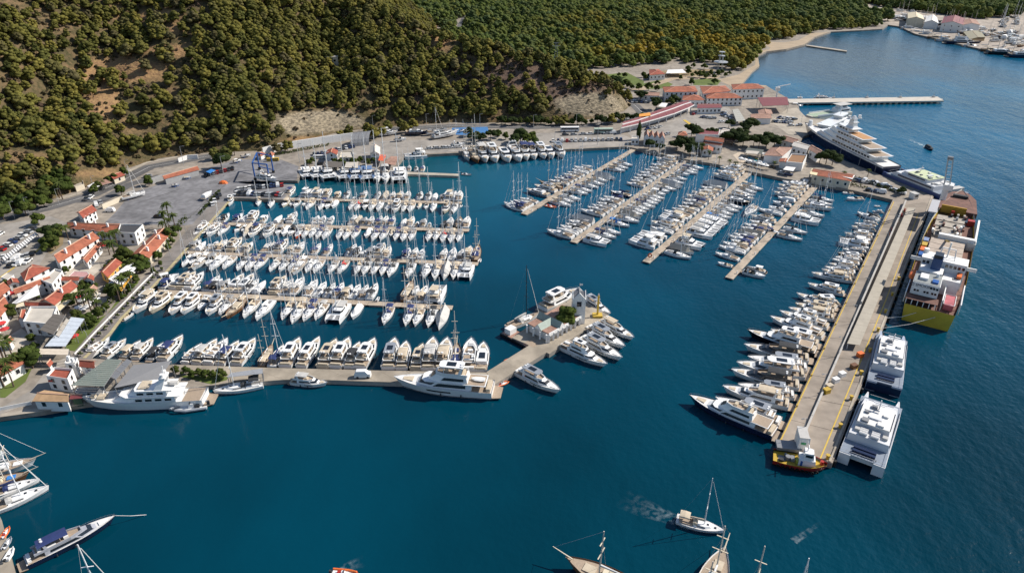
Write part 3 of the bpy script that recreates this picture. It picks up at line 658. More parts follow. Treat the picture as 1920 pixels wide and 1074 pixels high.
# ------------------------------------------------------------------ boat kinds
def hull_curves(L, B, H, stern=.78, n=11, fb=1.28, pw=2.3, wl=.84, bowover=.06, tmax=.38):
    st = []
    for i in range(n):
        t = i/(n-1); tt = t
        if tt < tmax: f = stern + (1-stern)*math.sin(math.pi/2*tt/tmax)
        else: f = max(0.0, 1 - ((tt-tmax)/(1-tmax))**pw)
        f = max(f, 0.012); z = H*(1 + (fb-1)*t*t)
        st.append((t*L, B/2*f, z, t*L*(1-bowover), B/2*f*wl*(1 if t < .5 else 1-.35*(t-.5))))
    return st
def hull_mb(st, keel=-.45, inset=.0, deckdrop=.06, band=None):
    h = MB(); d = MB(); n = len(st)
    rings = [[(xw, -bw*.45, keel), (xw, -bw, 0.05), (xs, -bs, z), (xs, bs, z), (xw, bw, 0.05), (xw, bw*.45, keel)] for xs, bs, z, xw, bw in st]
    for i in range(n-1):
        a, b_ = rings[i], rings[i+1]
        for k in (0, 1): h.add([a[k], b_[k], b_[k+1], a[k+1]], [(0,1,2,3)])
        for k in (3, 4): h.add([a[k], b_[k], b_[k+1], a[k+1]], [(0,1,2,3)])
    h.add(rings[0], [(0,1,2,3,4,5)])
    for i in range(n-1):
        (x0, b0, z0, *_), (x1, b1, z1, *_) = st[i], st[i+1]
        d.add([(x0,-b0*.96,z0-deckdrop),(x1,-b1*.96,z1-deckdrop),(x1,b1*.96,z1-deckdrop),(x0,b0*.96,z0-deckdrop)], [(0,1,2,3)])
    return h, d
def band_mb(st, f0, f1, i0, i1, out=.03):
    m = MB()
    for i in range(i0, i1):
        for s in (-1, 1):
            pts = []
            for st_, f in ((st[i],f0),(st[i+1],f0),(st[i+1],f1),(st[i],f1)):
                xs, bs, z, xw, bw = st_; pts.append((xw + (xs-xw)*f, s*(bw + (bs-bw)*f + out), .05 + (z-.05)*f))
            m.poly(pts)
    return m
def zdeck(st, x):
    for i in range(len(st)-1):
        if st[i][0] <= x <= st[i+1][0]:
            t = (x-st[i][0])/(st[i+1][0]-st[i][0]); return st[i][2] + (st[i+1][2]-st[i][2])*t
    return st[-1][2]
def wedge(x0, x1, wa, wb, z0, z1, rake_f=.6, rake_a=.2, tw=.82, fw=None):
    """a cabin: plan trapezoid x0..x1 with half widths wa, wb, sloping front and back"""
    b_ = [(x0,-wa),(x1-.25*(x1-x0)*0,-wb),(x1,wb),(x0,wa)]
    b_ = [(x0,-wa),(lerp(x0,x1,.7),-wa*.97),(x1,-wb),(x1,wb),(lerp(x0,x1,.7),wa*.97),(x0,wa)]
    t = [(x0+rake_a,-wa*tw),(lerp(x0,x1,.66)-rake_f*.5,-wa*.95*tw),(x1-rake_f,-wb*tw),(x1-rake_f,wb*tw),(lerp(x0,x1,.66)-rake_f*.5,wa*.95*tw),(x0+rake_a,wa*tw)]
    return MB().prism(b_, z0, z1, top=t)
def arc_canopy(x0, x1, hw, z0, z1, n=6, thick=.05, sag=.12):
    m = MB(); top = []
    for x in (x0, (x0+x1)/2, x1):
        up = sag if x == (x0+x1)/2 else 0
        top.append([(x, hw*math.cos(math.pi*k/n)*-1, z0 + (z1-z0)*math.sin(math.pi*k/n)**.6 + up) for k in range(n+1)])
    bot = [[(p[0], p[1], p[2]-thick) for p in r_] for r_ in top]
    for rr in (top, bot): m.loft(rr, cap=False, closed=False)
    for i in (0, 2): m.loft([top[i], bot[i]], cap=False, closed=False)
    return m

def sail_proto(desc, L=12.0, B=3.9, hullm=gel, deckm=geld, canvas=c_grey, bim=None, cov=None, two=False, mastm=alu, tent=None, teaky=True, furl=c_white, mh=1.32):
    p = Proto('sailing_yacht', 'sailboat', L, desc); k = L/12
    st = hull_curves(L, B, 1.15*k, stern=.80, fb=1.22, pw=2.0, tmax=.40, bowover=.035)
    h, d = hull_mb(st); p.add('hull', h, hullm, subs=[('waterline_stripe', band_mb(st, .06, .2, 0, 10, .02), navy)]); p.add('deck', d, deckm)
    zc = 1.15*k
    if tent:
        m = MB(); zt = zc + 2.3*k
        for i in range(0, 10):
            (x0,b0,z0,*_), (x1,b1,z1,*_) = st[i], st[i+1]; r0 = zt if i < 8 else zc + 1.0; r1 = zt if i+1 < 8 else (zc+1.0 if i+1 < 10 else z1+.1)
            for s in (-1,1): m.poly([(x0,s*b0*1.02,z0+.05),(x1,s*b1*1.02,z1+.05),(x1,0,r1),(x0,0,r0)])
        m.poly([(0,-st[0][1],zc),(0,st[0][1],zc),(0,0,zt)]); p.add('boat_cover', m, tent)
    else:
        p.add('coachroof', wedge(.36*L, .74*L, 1.25*k, .55*k, zc-.02, zc+.52*k, .7, .1, .86), gel,
              subs=[('window', MB().box(.42*L,.60*L,-1.235*k,-1.14*k,zc+.16*k,zc+.36*k).box(.42*L,.60*L,1.14*k,1.235*k,zc+.16*k,zc+.36*k), glass),
                    ('hatch', MB().box(.62*L,.665*L,-.28,.28,zc+.5*k,zc+.57*k).box(.78*L,.82*L,-.26,.26,zc+.1*k,zc+.22*k), glass)])
        p.add('cockpit', MB().box(.05*L,.34*L,-.62*k,.62*k,zc-.03,zc+.02), teak if teaky else c_grey)
        p.add('cockpit_seat', MB().prism([(.07*L,-1.35*k),(.34*L,-1.4*k),(.34*L,-.66*k),(.07*L,-.66*k)], zc-.02, zc+.28*k).prism([(.07*L,.66*k),(.34*L,.66*k),(.34*L,1.4*k),(.07*L,1.35*k)], zc-.02, zc+.28*k), gel if not teaky else teak)
        p.add('sprayhood', arc_canopy(.34*L, .44*L, 1.15*k, zc+.25*k, zc+1.15*k), canvas)
        p.add('steering_wheel', MB().loft([[(.12*L, .5*k*math.cos(a)*f, zc+.75*k+.5*k*math.sin(a)*f) for a in [j*math.pi/5 for j in range(10)]] for f in (1,.9)], cap=False), steel)
        if bim:
            p.add('bimini', arc_canopy(.06*L, .27*L, 1.3*k, zc+1.75*k, zc+2.1*k), bim, subs=[('bimini_frame', MB().tube([(.1*L,-1.3*k,zc),(.1*L,-1.25*k,zc+1.8*k)],.03,4).tube([(.1*L,1.3*k,zc),(.1*L,1.25*k,zc+1.8*k)],.03,4).tube([(.24*L,-1.35*k,zc),(.24*L,-1.25*k,zc+1.8*k)],.03,4).tube([(.24*L,1.35*k,zc),(.24*L,1.25*k,zc+1.8*k)],.03,4), steel)])
    mx, top = .575*L, zc + mh*L
    p.add('mast', MB().tube([(mx,0,zc),(mx-.1,0,top)], .125*k, 6, r2=.095*k), mastm,
          subs=[('spreader', MB().box(mx-.08,mx+.06,-1.15*k,1.15*k,zc+.42*mh*L,zc+.42*mh*L+.07).box(mx-.12,mx+.02,-.85*k,.85*k,zc+.70*mh*L,zc+.70*mh*L+.07), mastm)])
    if not tent:
        bm_ = MB(); bz = zc+1.35*k
        bm_.loft([[(x, w_*math.cos(a), bz + .25*k*hh + hh*.26*k*math.sin(a)) for a in [j*math.pi/3 for j in range(6)]] for x, w_, hh in ((mx-.15,.20*k,1.5),(mx-.38*L*.6,.2*k,1.15),(mx-.36*L,.1*k,.6))])
        p.add('boom', MB().tube([(mx-.1,0,bz-.02),(mx-.37*L,0,bz-.02)], .08*k, 5), mastm, subs=[('sail_cover', bm_, cov or canvas)])
        p.add('furled_sail', MB().tube([(.965*L,0,1.35*k),(mx+.02*L,0,zc+mh*L*.93)], .075*k, 5, r2=.05), furl)
        p.add('rigging', MB().tube([(.01*L,0,zc),(mx-.1,0,top-.1)], .018, 3).tube([(mx-.3,-B*.46,zc),(mx-.1,0,zc+.72*mh*L)], .016, 3).tube([(mx-.3,B*.46,zc),(mx-.1,0,zc+.72*mh*L)], .016, 3), steel)
        p.add('rail', MB().tube([(.99*L,0,1.4*k+.55),(.93*L,-.42*k,1.38*k+.5),(.86*L,-.8*k,1.34*k+.45)], .02, 3).tube([(.99*L,0,1.4*k+.55),(.93*L,.42*k,1.38*k+.5),(.86*L,.8*k,1.34*k+.45)], .02, 3).tube([(.02*L,-1.4*k,zc+.5),(.02*L,1.4*k,zc+.5)], .02, 3), steel)
    if two:
        p.add('mizzen_mast', MB().tube([(.16*L,0,zc),(.16*L-.1,0,zc+.85*L)], .12*k, 6, r2=.08*k), mastm, subs=[('spreader', MB().box(.16*L-.1,.16*L+.04,-.9*k,.9*k,zc+.45*L,zc+.45*L+.07), mastm)])
        p.add('bowsprit', MB().tube([(.93*L,0,1.35*k),(1.1*L,0,1.75*k)], .12*k, 5, r2=.07), wood)
    return p
SAIL = [sail_proto('white sloop with grey sprayhood', bim=c_grey), sail_proto('white sloop with open teak cockpit', canvas=c_lgrey), sail_proto('white sloop with navy canvas', canvas=c_blue, bim=c_blue),
        sail_proto('white sloop with tan canvas', canvas=c_tan, bim=c_tan, cov=c_tan), sail_proto('white sloop with pale canvas', canvas=c_lgrey, bim=c_lgrey, cov=c_white, B=4.1), sail_proto('white sloop with black canvas', canvas=dark, bim=dark, teaky=False),
        sail_proto('white sloop with white sail cover', canvas=c_white, cov=c_white, teaky=False, deckm=gel)]
SREDH = sail_proto('red hulled sloop with grey canvas', hullm=mat('orange red paint', (0.62, 0.10, 0.03), .35), bim=c_lgrey)
SREDT = sail_proto('white sloop with red canvas', canvas=c_red, cov=c_red)
SNAVY = sail_proto('navy hulled sloop with dark canvas', hullm=navy, canvas=c_blue, bim=dark)
SCOV = [sail_proto('sailboat under pale winter cover', tent=c_lgrey), sail_proto('sailboat under tan winter cover', tent=mat('beige grey canvas', (.42,.37,.30), .85))]
SBLK = sail_proto('black hulled sloop with dark canvas', hullm=blackp, canvas=dark, bim=dark, deckm=teak)
SLB = sail_proto('white sloop with bright blue canvas', canvas=c_lblue, bim=c_lblue, cov=c_lblue)

def gulet_proto(desc, L=17.0, B=4.9, hullm=wood, deckm=teak, awn=c_tan, name='wooden_ketch', cat='sailboat', masts=2, mh=1.0):
    p = Proto(name, cat, L, desc)
    st = hull_curves(L, B, 1.7, stern=.62, fb=1.5, pw=2.2, tmax=.42, bowover=.1); h, d = hull_mb(st, deckdrop=.3)
    p.add('hull', h, hullm, subs=[('rubbing_strake', band_mb(st, .80, .90, 0, 10, .06), cream)]); p.add('deck', d, deckm)
    p.add('deckhouse', wedge(.26*L,.58*L,1.55,1.1,1.5,2.5,.25,.1,.92), cream if hullm is wood else gel, subs=[('window', MB().box(.3*L,.52*L,-1.56,-1.42,1.9,2.25).box(.3*L,.52*L,1.42,1.56,1.9,2.25), glass), ('sunbed', MB().box(.3*L,.5*L,-1.1,1.1,2.5,2.66), awn)])
    p.add('foredeck_cushion', MB().box(.64*L,.78*L,-.9,.9,1.8,2.1), awn)
    p.add('awning', arc_canopy(.05*L,.26*L,1.7,3.3,3.6), awn, subs=[('awning_frame', MB().tube([(.06*L,-1.6,1.4),(.06*L,-1.6,3.3)],.04,4).tube([(.06*L,1.6,1.4),(.06*L,1.6,3.3)],.04,4).tube([(.25*L,-1.6,1.4),(.25*L,-1.6,3.3)],.04,4).tube([(.25*L,1.6,1.4),(.25*L,1.6,3.3)],.04,4), steel)])
    p.add('bowsprit', MB().tube([(.92*L,0,2.5),(1.16*L,0,3.5)], .16, 5, r2=.08), cream)
    for i, (mx, hh) in enumerate(((.60*L, 1.08*L*mh), (.22*L, .85*L*mh))[:masts]):
        p.add('mast', MB().tube([(mx,0,1.5),(mx-.2,0,hh+1.5)], .17, 6, r2=.11), mat('pale spar', (.60,.55,.48), .5), subs=[('spreader', MB().box(mx-.14,mx+.04,-1.5,1.5,1.5+hh*.5,1.6+hh*.5).box(mx-.18,mx,-1.1,1.1,1.5+hh*.76,1.6+hh*.76), cream)])
        p.add('boom', MB().tube([(mx-.2,0,4.0),(mx-.25*L,0,4.1)], .1, 5), wood, subs=[('sail_cover', MB().tube([(mx-.2,0,4.25),(mx-.24*L,0,4.3)], .22, 6, r2=.12), c_white)])
    p.add('rigging', MB().tube([(1.15*L,0,3.4),(.59*L,0,1.08*L*mh+1.4)], .03, 3).tube([(.58*L,-B*.45,1.9),(.59*L,0,.95*L*mh)], .02, 3).tube([(.58*L,B*.45,1.9),(.59*L,0,.95*L*mh)], .02, 3), steel)
    return p
GUL = [gulet_proto('wooden ketch with brown hull and tan awning'), gulet_proto('wooden ketch with navy awning', awn=c_blue), gulet_proto('white ketch with teak deck', hullm=gel, awn=c_white)]

def open_proto(desc, L=9.5, B=3.2, hullm=gel, seat=c_tan, top=None, topm=c_white, windm=glass, deckm=gel, cover=None, arch=True, eng=False, name='motor_cruiser'):
    p = Proto(name, 'motorboat', L, desc); k = L/9.5
    st = hull_curves(L, B, 1.15*k, stern=.92, fb=1.35, pw=2.5, tmax=.45, bowover=.07); h, d = hull_mb(st)
    p.add('hull', h, hullm, subs=[('hull_stripe', band_mb(st, .70, .80, 0, 10, .02), greyp if hullm is gel else gel)]); p.add('deck', d, deckm); z = 1.15*k
    p.add('swim_platform', MB().prism([(-.9*k,-1.15*k),(.05,-1.35*k),(.05,1.35*k),(-.9*k,1.15*k)], .3*k, .45*k), teak)
    if cover:
        p.add('boat_cover', wedge(.03*L,.80*L,1.42*k,.55*k,z-.02,z+1.05*k,1.9*k,.3,.55), cover); return p
    p.add('cabin', wedge(.46*L,.86*L,1.2*k,.5*k,z-.02,z+.5*k,1.2*k,.0,.8), gel, subs=[('hatch', MB().box(.64*L,.70*L,-.3*k,.3*k,z+.46*k,z+.53*k), glass)])
    p.add('windscreen', wedge(.42*L,.60*L,1.22*k,.95*k,z+.1,z+1.05*k,.8*k,.0,.82), windm)
    p.add('cockpit', MB().box(.04*L,.42*L,-1.15*k,1.15*k,z-.04,z+.02), teak)
    p.add('seat', MB().box(.05*L,.12*L,-1.1*k,1.1*k,z,z+.45*k).box(.14*L,.30*L,-1.15*k,-.65*k,z,z+.42*k).box(.34*L,.40*L,-.9*k,.9*k,z,z+.7*k), seat)
    if arch: p.add('radar_arch', MB().prism([(.20*L,-1.4*k),(.27*L,-1.4*k),(.27*L,-1.25*k),(.20*L,-1.25*k)], z-.05, z+1.75*k).prism([(.20*L,1.25*k),(.27*L,1.25*k),(.27*L,1.4*k),(.20*L,1.4*k)], z-.05, z+1.75*k).box(.20*L,.28*L,-1.4*k,1.4*k,z+1.7*k,z+1.85*k), gel)
    if top == 'hard': p.add('hardtop', MB().prism([(.18*L,-1.25*k),(.5*L,-1.2*k),(.55*L,-.8*k),(.55*L,.8*k),(.5*L,1.2*k),(.18*L,1.25*k)], z+1.86*k, z+1.98*k), topm, subs=[('support', MB().box(.47*L,.49*L,-1.15*k,-1.05*k,z+.9*k,z+1.88*k).box(.47*L,.49*L,1.05*k,1.15*k,z+.9*k,z+1.88*k), gel)])
    if top == 'soft': p.add('bimini', arc_canopy(.08*L,.48*L,1.3*k,z+1.6*k,z+1.95*k), topm)
    if eng: p.add('outboard_engine', MB().box(-.75*k,-.15*k,-.3*k,.3*k,.6*k,1.6*k), dark)
    p.add('rail', MB().tube([(.99*L,0,z*1.3+.45),(.9*L,-.55*k,z*1.25+.45),(.72*L,-1.15*k,z*1.15+.45)], .022, 3).tube([(.99*L,0,z*1.3+.45),(.9*L,.55*k,z*1.25+.45),(.72*L,1.15*k,z*1.15+.45)], .022, 3), steel)
    return p
CRU = [open_proto('white motor cruiser with pale seats', seat=c_lgrey), open_proto('white motor cruiser with white hardtop', top='hard'), open_proto('white motor cruiser with grey soft top', top='soft', topm=c_grey), open_proto('white motor cruiser with radar arch', seat=c_white),
       open_proto('white motor cruiser under a pale cover', cover=c_white)]
CBLUE = open_proto('white motor cruiser with navy canopy', top='soft', topm=c_blue, seat=c_blue)
CTAN = open_proto('cream motor cruiser with tan canopy', top='soft', topm=c_tan, hullm=cream)
CDARK = open_proto('white motor cruiser with black canopy', top='soft', topm=dark, seat=dark)
CBLK = open_proto('black speedboat with black cover', hullm=blackp, cover=dark, deckm=dark)
SML = [open_proto('small white motorboat', L=6.5, B=2.4, arch=False, eng=True, name='small_motorboat'), open_proto('small white motorboat with soft top', L=6.5, B=2.4, arch=False, top='soft', topm=c_white, eng=True, name='small_motorboat'), open_proto('small tan covered motorboat', L=6.5, B=2.4, cover=c_tan, name='small_motorboat')]

def yacht_proto(desc, L=15.0, B=4.7, hullm=gel, top=None, topm=c_lgrey, fly=True, deck2=False, teaky=True, fhull=1.0, name='motor_yacht', winm=glass, superm=gel, deckm=gel, hwin=True, tender=False, cush=c_tan):
    p = Proto(name, 'motor yacht', L, desc); k = B/4.7; H = 1.75*k*fhull
    st = hull_curves(L, B, H, stern=.90, n=13, fb=1.3, pw=2.6, tmax=.46, bowover=.085); h, d = hull_mb(st, deckdrop=.22)
    subs = [('hull_window', band_mb(st, .50, .70, 5, 8, .03), glass)] if hwin else []
    p.add('hull', h, hullm, subs=subs + [('boot_stripe', band_mb(st, .03, .12, 0, 12, .02), navy if hullm not in (navy, blackp) else blackp)]); p.add('deck', d, deckm if not teaky else geld)
    z = H - .2
    p.add('swim_platform', MB().prism([(-.085*L,-B*.36),(.03,-B*.43),(.03,B*.43),(-.085*L,B*.36)], .35*k, .55*k), teak if teaky else gel)
    p.add('aft_deck', MB().box(.015*L,.22*L,-B*.41,B*.41,z-.02,z+.06), teak, subs=[('sofa', MB().box(.02*L,.06*L,-B*.33,B*.33,z+.05,z+.6*k), cush), ('table', MB().box(.1*L,.14*L,-.7*k,.7*k,z+.55*k,z+.65*k), teak)])
    z1 = z + 1.25*k
    p.add('saloon', wedge(.20*L,.80*L,B*.40,B*.20,z-.02,z1,.13*L,.0,.88), superm,
          subs=[('saloon_window', MB().prism([(.26*L,-B*.403),(.58*L,-B*.395),(.58*L,-B*.3),(.26*L,-B*.3)], z+.45*k, z+1.0*k, top=[(.26*L,-B*.378),(.53*L,-B*.371),(.53*L,-B*.3),(.26*L,-B*.3)]).prism([(.26*L,B*.3),(.58*L,B*.3),(.58*L,B*.395),(.26*L,B*.403)], z+.45*k, z+1.0*k, top=[(.26*L,B*.3),(.53*L,B*.3),(.53*L,B*.371),(.26*L,B*.378)]), winm),
                ('windscreen', MB().add([(.735*L,-B*.215,z+.60*k),(.735*L,B*.215,z+.60*k),(.675*L,B*.19,z1+.03),(.675*L,-B*.19,z1+.03)], [(0,1,2,3)]).add([(.60*L,-B*.36,z+.60*k),(.735*L,-B*.225,z+.60*k),(.672*L,-B*.195,z1+.02),(.555*L,-B*.335,z1+.02)], [(0,1,2,3)]).add([(.60*L,B*.36,z+.60*k),(.735*L,B*.225,z+.60*k),(.672*L,B*.195,z1+.02),(.555*L,B*.335,z1+.02)], [(0,1,2,3)]), winm)])
    p.add('sunpad', MB().prism([(.80*L,-B*.15),(.90*L,-B*.09),(.90*L,B*.09),(.80*L,B*.15)], zdeck(st,.85*L)-.22, zdeck(st,.85*L)+.02), cush)
    xx0, xx1 = .10*L, .62*L; zf = z1
    if deck2:
        z2 = z1 + 1.25*k
        p.add('boat_deck', MB().prism([(.06*L,-B*.40),(.66*L,-B*.36),(.70*L,-B*.2),(.70*L,B*.2),(.66*L,B*.36),(.06*L,B*.40)], z1, z1+.12), superm, subs=[('deck_covering', MB().box(.07*L,.26*L,-B*.36,B*.36,z1+.12,z1+.15), teak)])
        p.add('upper_saloon', wedge(.24*L,.64*L,B*.33,B*.18,z1+.1,z2,.08*L,.01*L,.88), superm,
              subs=[('saloon_window', MB().prism([(.28*L,-B*.333),(.50*L,-B*.326),(.50*L,-B*.25),(.28*L,-B*.25)], z1+.5*k, z1+1.0*k, top=[(.28*L,-B*.312),(.47*L,-B*.305),(.47*L,-B*.25),(.28*L,-B*.25)]).prism([(.28*L,B*.25),(.50*L,B*.25),(.50*L,B*.326),(.28*L,B*.333)], z1+.5*k, z1+1.0*k, top=[(.28*L,B*.25),(.47*L,B*.25),(.47*L,B*.305),(.28*L,B*.312)]), winm),
                    ('windscreen', MB().add([(.617*L,-B*.18,z1+.55*k),(.617*L,B*.18,z1+.55*k),(.57*L,B*.165,z2+.02),(.57*L,-B*.165,z2+.02)], [(0,1,2,3)]), winm)])
        if tender: p.add('tender', MB().loft([[(x, .55*w_*math.cos(a)-B*.0, z1+.55+.3*math.sin(a)) for a in [j*math.pi/3 for j in range(6)]] for x, w_ in ((.08*L,1.5),(.12*L,1.9),(.18*L,1.6),(.215*L,.2))]), c_white)
        zf = z2; xx0, xx1 = .25*L, .56*L
    if fly:
        hw = B*.37 if not deck2 else B*.28
        fl = [(xx0,-hw),(lerp(xx0,xx1,.75),-hw*.95),(xx1,-hw*.5),(xx1,hw*.5),(lerp(xx0,xx1,.75),hw*.95),(xx0,hw)]
        p.add('flybridge', MB().prism(fl, zf, zf+.1), superm, subs=[('flybridge_deck', MB().prism([(a_[0]*.97+.02*L, a_[1]*.86) for a_ in fl], zf+.1, zf+.13), teak if teaky else geld)])
        cm = MB(); fo = fl
        for i in range(5):
            a_, b_ = fo[i], fo[i+1]; ia = (a_[0]-.01*L if i in (1,2,3) else a_[0], a_[1]*.90); ib = (b_[0]-.01*L, b_[1]*.90)
            cm.prism([a_, b_, ib, ia], zf+.08, zf+.62*k)
        p.add('flybridge_coaming', cm, superm)
        p.add('flybridge_seat', MB().box(lerp(xx0,xx1,.08),lerp(xx0,xx1,.16),-hw*.75,hw*.75,zf+.12,zf+.5*k).box(lerp(xx0,xx1,.2),lerp(xx0,xx1,.45),-hw*.8,-hw*.4,zf+.12,zf+.5*k).box(lerp(xx0,xx1,.62),lerp(xx0,xx1,.72),-hw*.5,hw*.3,zf+.12,zf+.75*k), cush)
        xa = lerp(xx0, xx1, .28)
        p.add('radar_arch', MB().prism([(xa-.5*k,-hw*1.0),(xa+.3*k,-hw*1.0),(xa+.3*k,-hw*.88),(xa-.5*k,-hw*.88)], zf, zf+1.75*k, top=[(xa-1.0*k,-hw*.8),(xa-.5*k,-hw*.8),(xa-.5*k,-hw*.7),(xa-1.0*k,-hw*.7)]).prism([(xa-.5*k,hw*.88),(xa+.3*k,hw*.88),(xa+.3*k,hw*1.0),(xa-.5*k,hw*1.0)], zf, zf+1.75*k, top=[(xa-1.0*k,hw*.7),(xa-.5*k,hw*.7),(xa-.5*k,hw*.8),(xa-1.0*k,hw*.8)]).box(xa-1.05*k,xa-.45*k,-hw*.8,hw*.8,zf+1.72*k,zf+1.86*k), superm,
              subs=[('radar_dome', MB().cyl(xa-.75*k,0,zf+1.86*k,zf+2.2*k,.34*k,8).cyl(xa-.75*k,hw*.5,zf+1.86*k,zf+2.2*k,.28*k,8), gel), ('aerial', MB().tube([(xa-.75*k,-hw*.5,zf+1.8*k),(xa-1.1*k,-hw*.5,zf+3.6*k)],.03,3), steel)])
        if top == 'hard': p.add('hardtop', MB().prism([(lerp(xx0,xx1,.15),-hw*.92),(lerp(xx0,xx1,.8),-hw*.85),(lerp(xx0,xx1,.88),-hw*.5),(lerp(xx0,xx1,.88),hw*.5),(lerp(xx0,xx1,.8),hw*.85),(lerp(xx0,xx1,.15),hw*.92)], zf+1.88*k, zf+2.04*k), topm, subs=[('sunroof', MB().box(lerp(xx0,xx1,.35),lerp(xx0,xx1,.65),-hw*.5,hw*.5,zf+2.04*k,zf+2.07*k), glass), ('support', MB().box(lerp(xx0,xx1,.72),lerp(xx0,xx1,.74),-hw*.75,-hw*.68,zf+.5*k,zf+1.9*k).box(lerp(xx0,xx1,.72),lerp(xx0,xx1,.74),hw*.68,hw*.75,zf+.5*k,zf+1.9*k), superm)])
        if top == 'soft': p.add('bimini', arc_canopy(lerp(xx0,xx1,.1),lerp(xx0,xx1,.72),hw*.92,zf+1.75*k,zf+2.0*k), topm)
    else:
        p.add('sunroof', MB().prism([(.30*L,-B*.22),(.52*L,-B*.2),(.52*L,B*.2),(.30*L,B*.22)], z1, z1+.05), winm)
    p.add('rail', MB().tube([(.992*L,0,zdeck(st,L)+.5),(.9*L,-B*.22,zdeck(st,.9*L)+.5),(.72*L,-B*.415,zdeck(st,.72*L)+.5),(.5*L,-B*.47,zdeck(st,.5*L)+.45)], .028, 3).tube([(.992*L,0,zdeck(st,L)+.5),(.9*L,B*.22,zdeck(st,.9*L)+.5),(.72*L,B*.415,zdeck(st,.72*L)+.5),(.5*L,B*.47,zdeck(st,.5*L)+.45)], .028, 3), steel)
    p.add('fender', MB().cyl(.3*L,-B*.49,.3,1.2,.16,6).cyl(.5*L,-B*.51,.4,1.3,.16,6).cyl(.3*L,B*.49,.3,1.2,.16,6).cyl(.5*L,B*.51,.4,1.3,.16,6), dark)
    return p
MY = [yacht_proto('white flybridge yacht with open flybridge', cush=c_white), yacht_proto('white flybridge yacht with beige bimini', top='soft', topm=c_tan), yacht_proto('white flybridge yacht with grey bimini', top='soft', topm=c_lgrey), yacht_proto('white flybridge yacht with white hardtop', top='hard', topm=gel), yacht_proto('white coupe yacht with dark sunroof', fly=False),
      yacht_proto('white flybridge yacht with grey hardtop', top='hard', topm=greyp)]
MNAVY = yacht_proto('navy hulled yacht with white cabin', hullm=navy, fly=False)
MBLUE = yacht_proto('white flybridge yacht with navy bimini', top='soft', topm=c_blue)
MDARK = yacht_proto('white flybridge yacht with black bimini', top='soft', topm=dark)
MTAN = yacht_proto('cream hulled yacht with tan top', hullm=cream, top='hard', topm=c_tan)
MGREY = yacht_proto('grey hulled sports yacht with black roof', hullm=greyp, superm=gel, fly=False)
MBLK = yacht_proto('black hulled sports yacht', hullm=blackp, fly=False)
YB = [yacht_proto('large white yacht with white hardtop', L=24, B=6.2, deck2=False, top='hard', topm=gel), yacht_proto('large white three-deck yacht', L=27, B=6.6, deck2=True, top='hard', topm=gel, tender=True), yacht_proto('large white yacht with grey hardtop', L=24, B=6.2, top='hard', topm=greyp, cush=c_white), yacht_proto('large white yacht with beige bimini', L=24, B=6.2, top='soft', topm=c_tan)]
YNAVY = yacht_proto('large navy hulled yacht with white decks', L=29, B=6.8, hullm=navy, deck2=True, fly=True, top=None, cush=c_tan)
YDARK = yacht_proto('large black hulled yacht with white decks', L=27, B=6.4, hullm=blackp, deck2=True, top='hard', topm=gel)
YBLK = yacht_proto('large black roofed grey yacht', L=24, B=6.0, hullm=gel, superm=mat('dark grey paint', (.05,.05,.055), .25), top='soft', topm=dark, cush=c_tan)

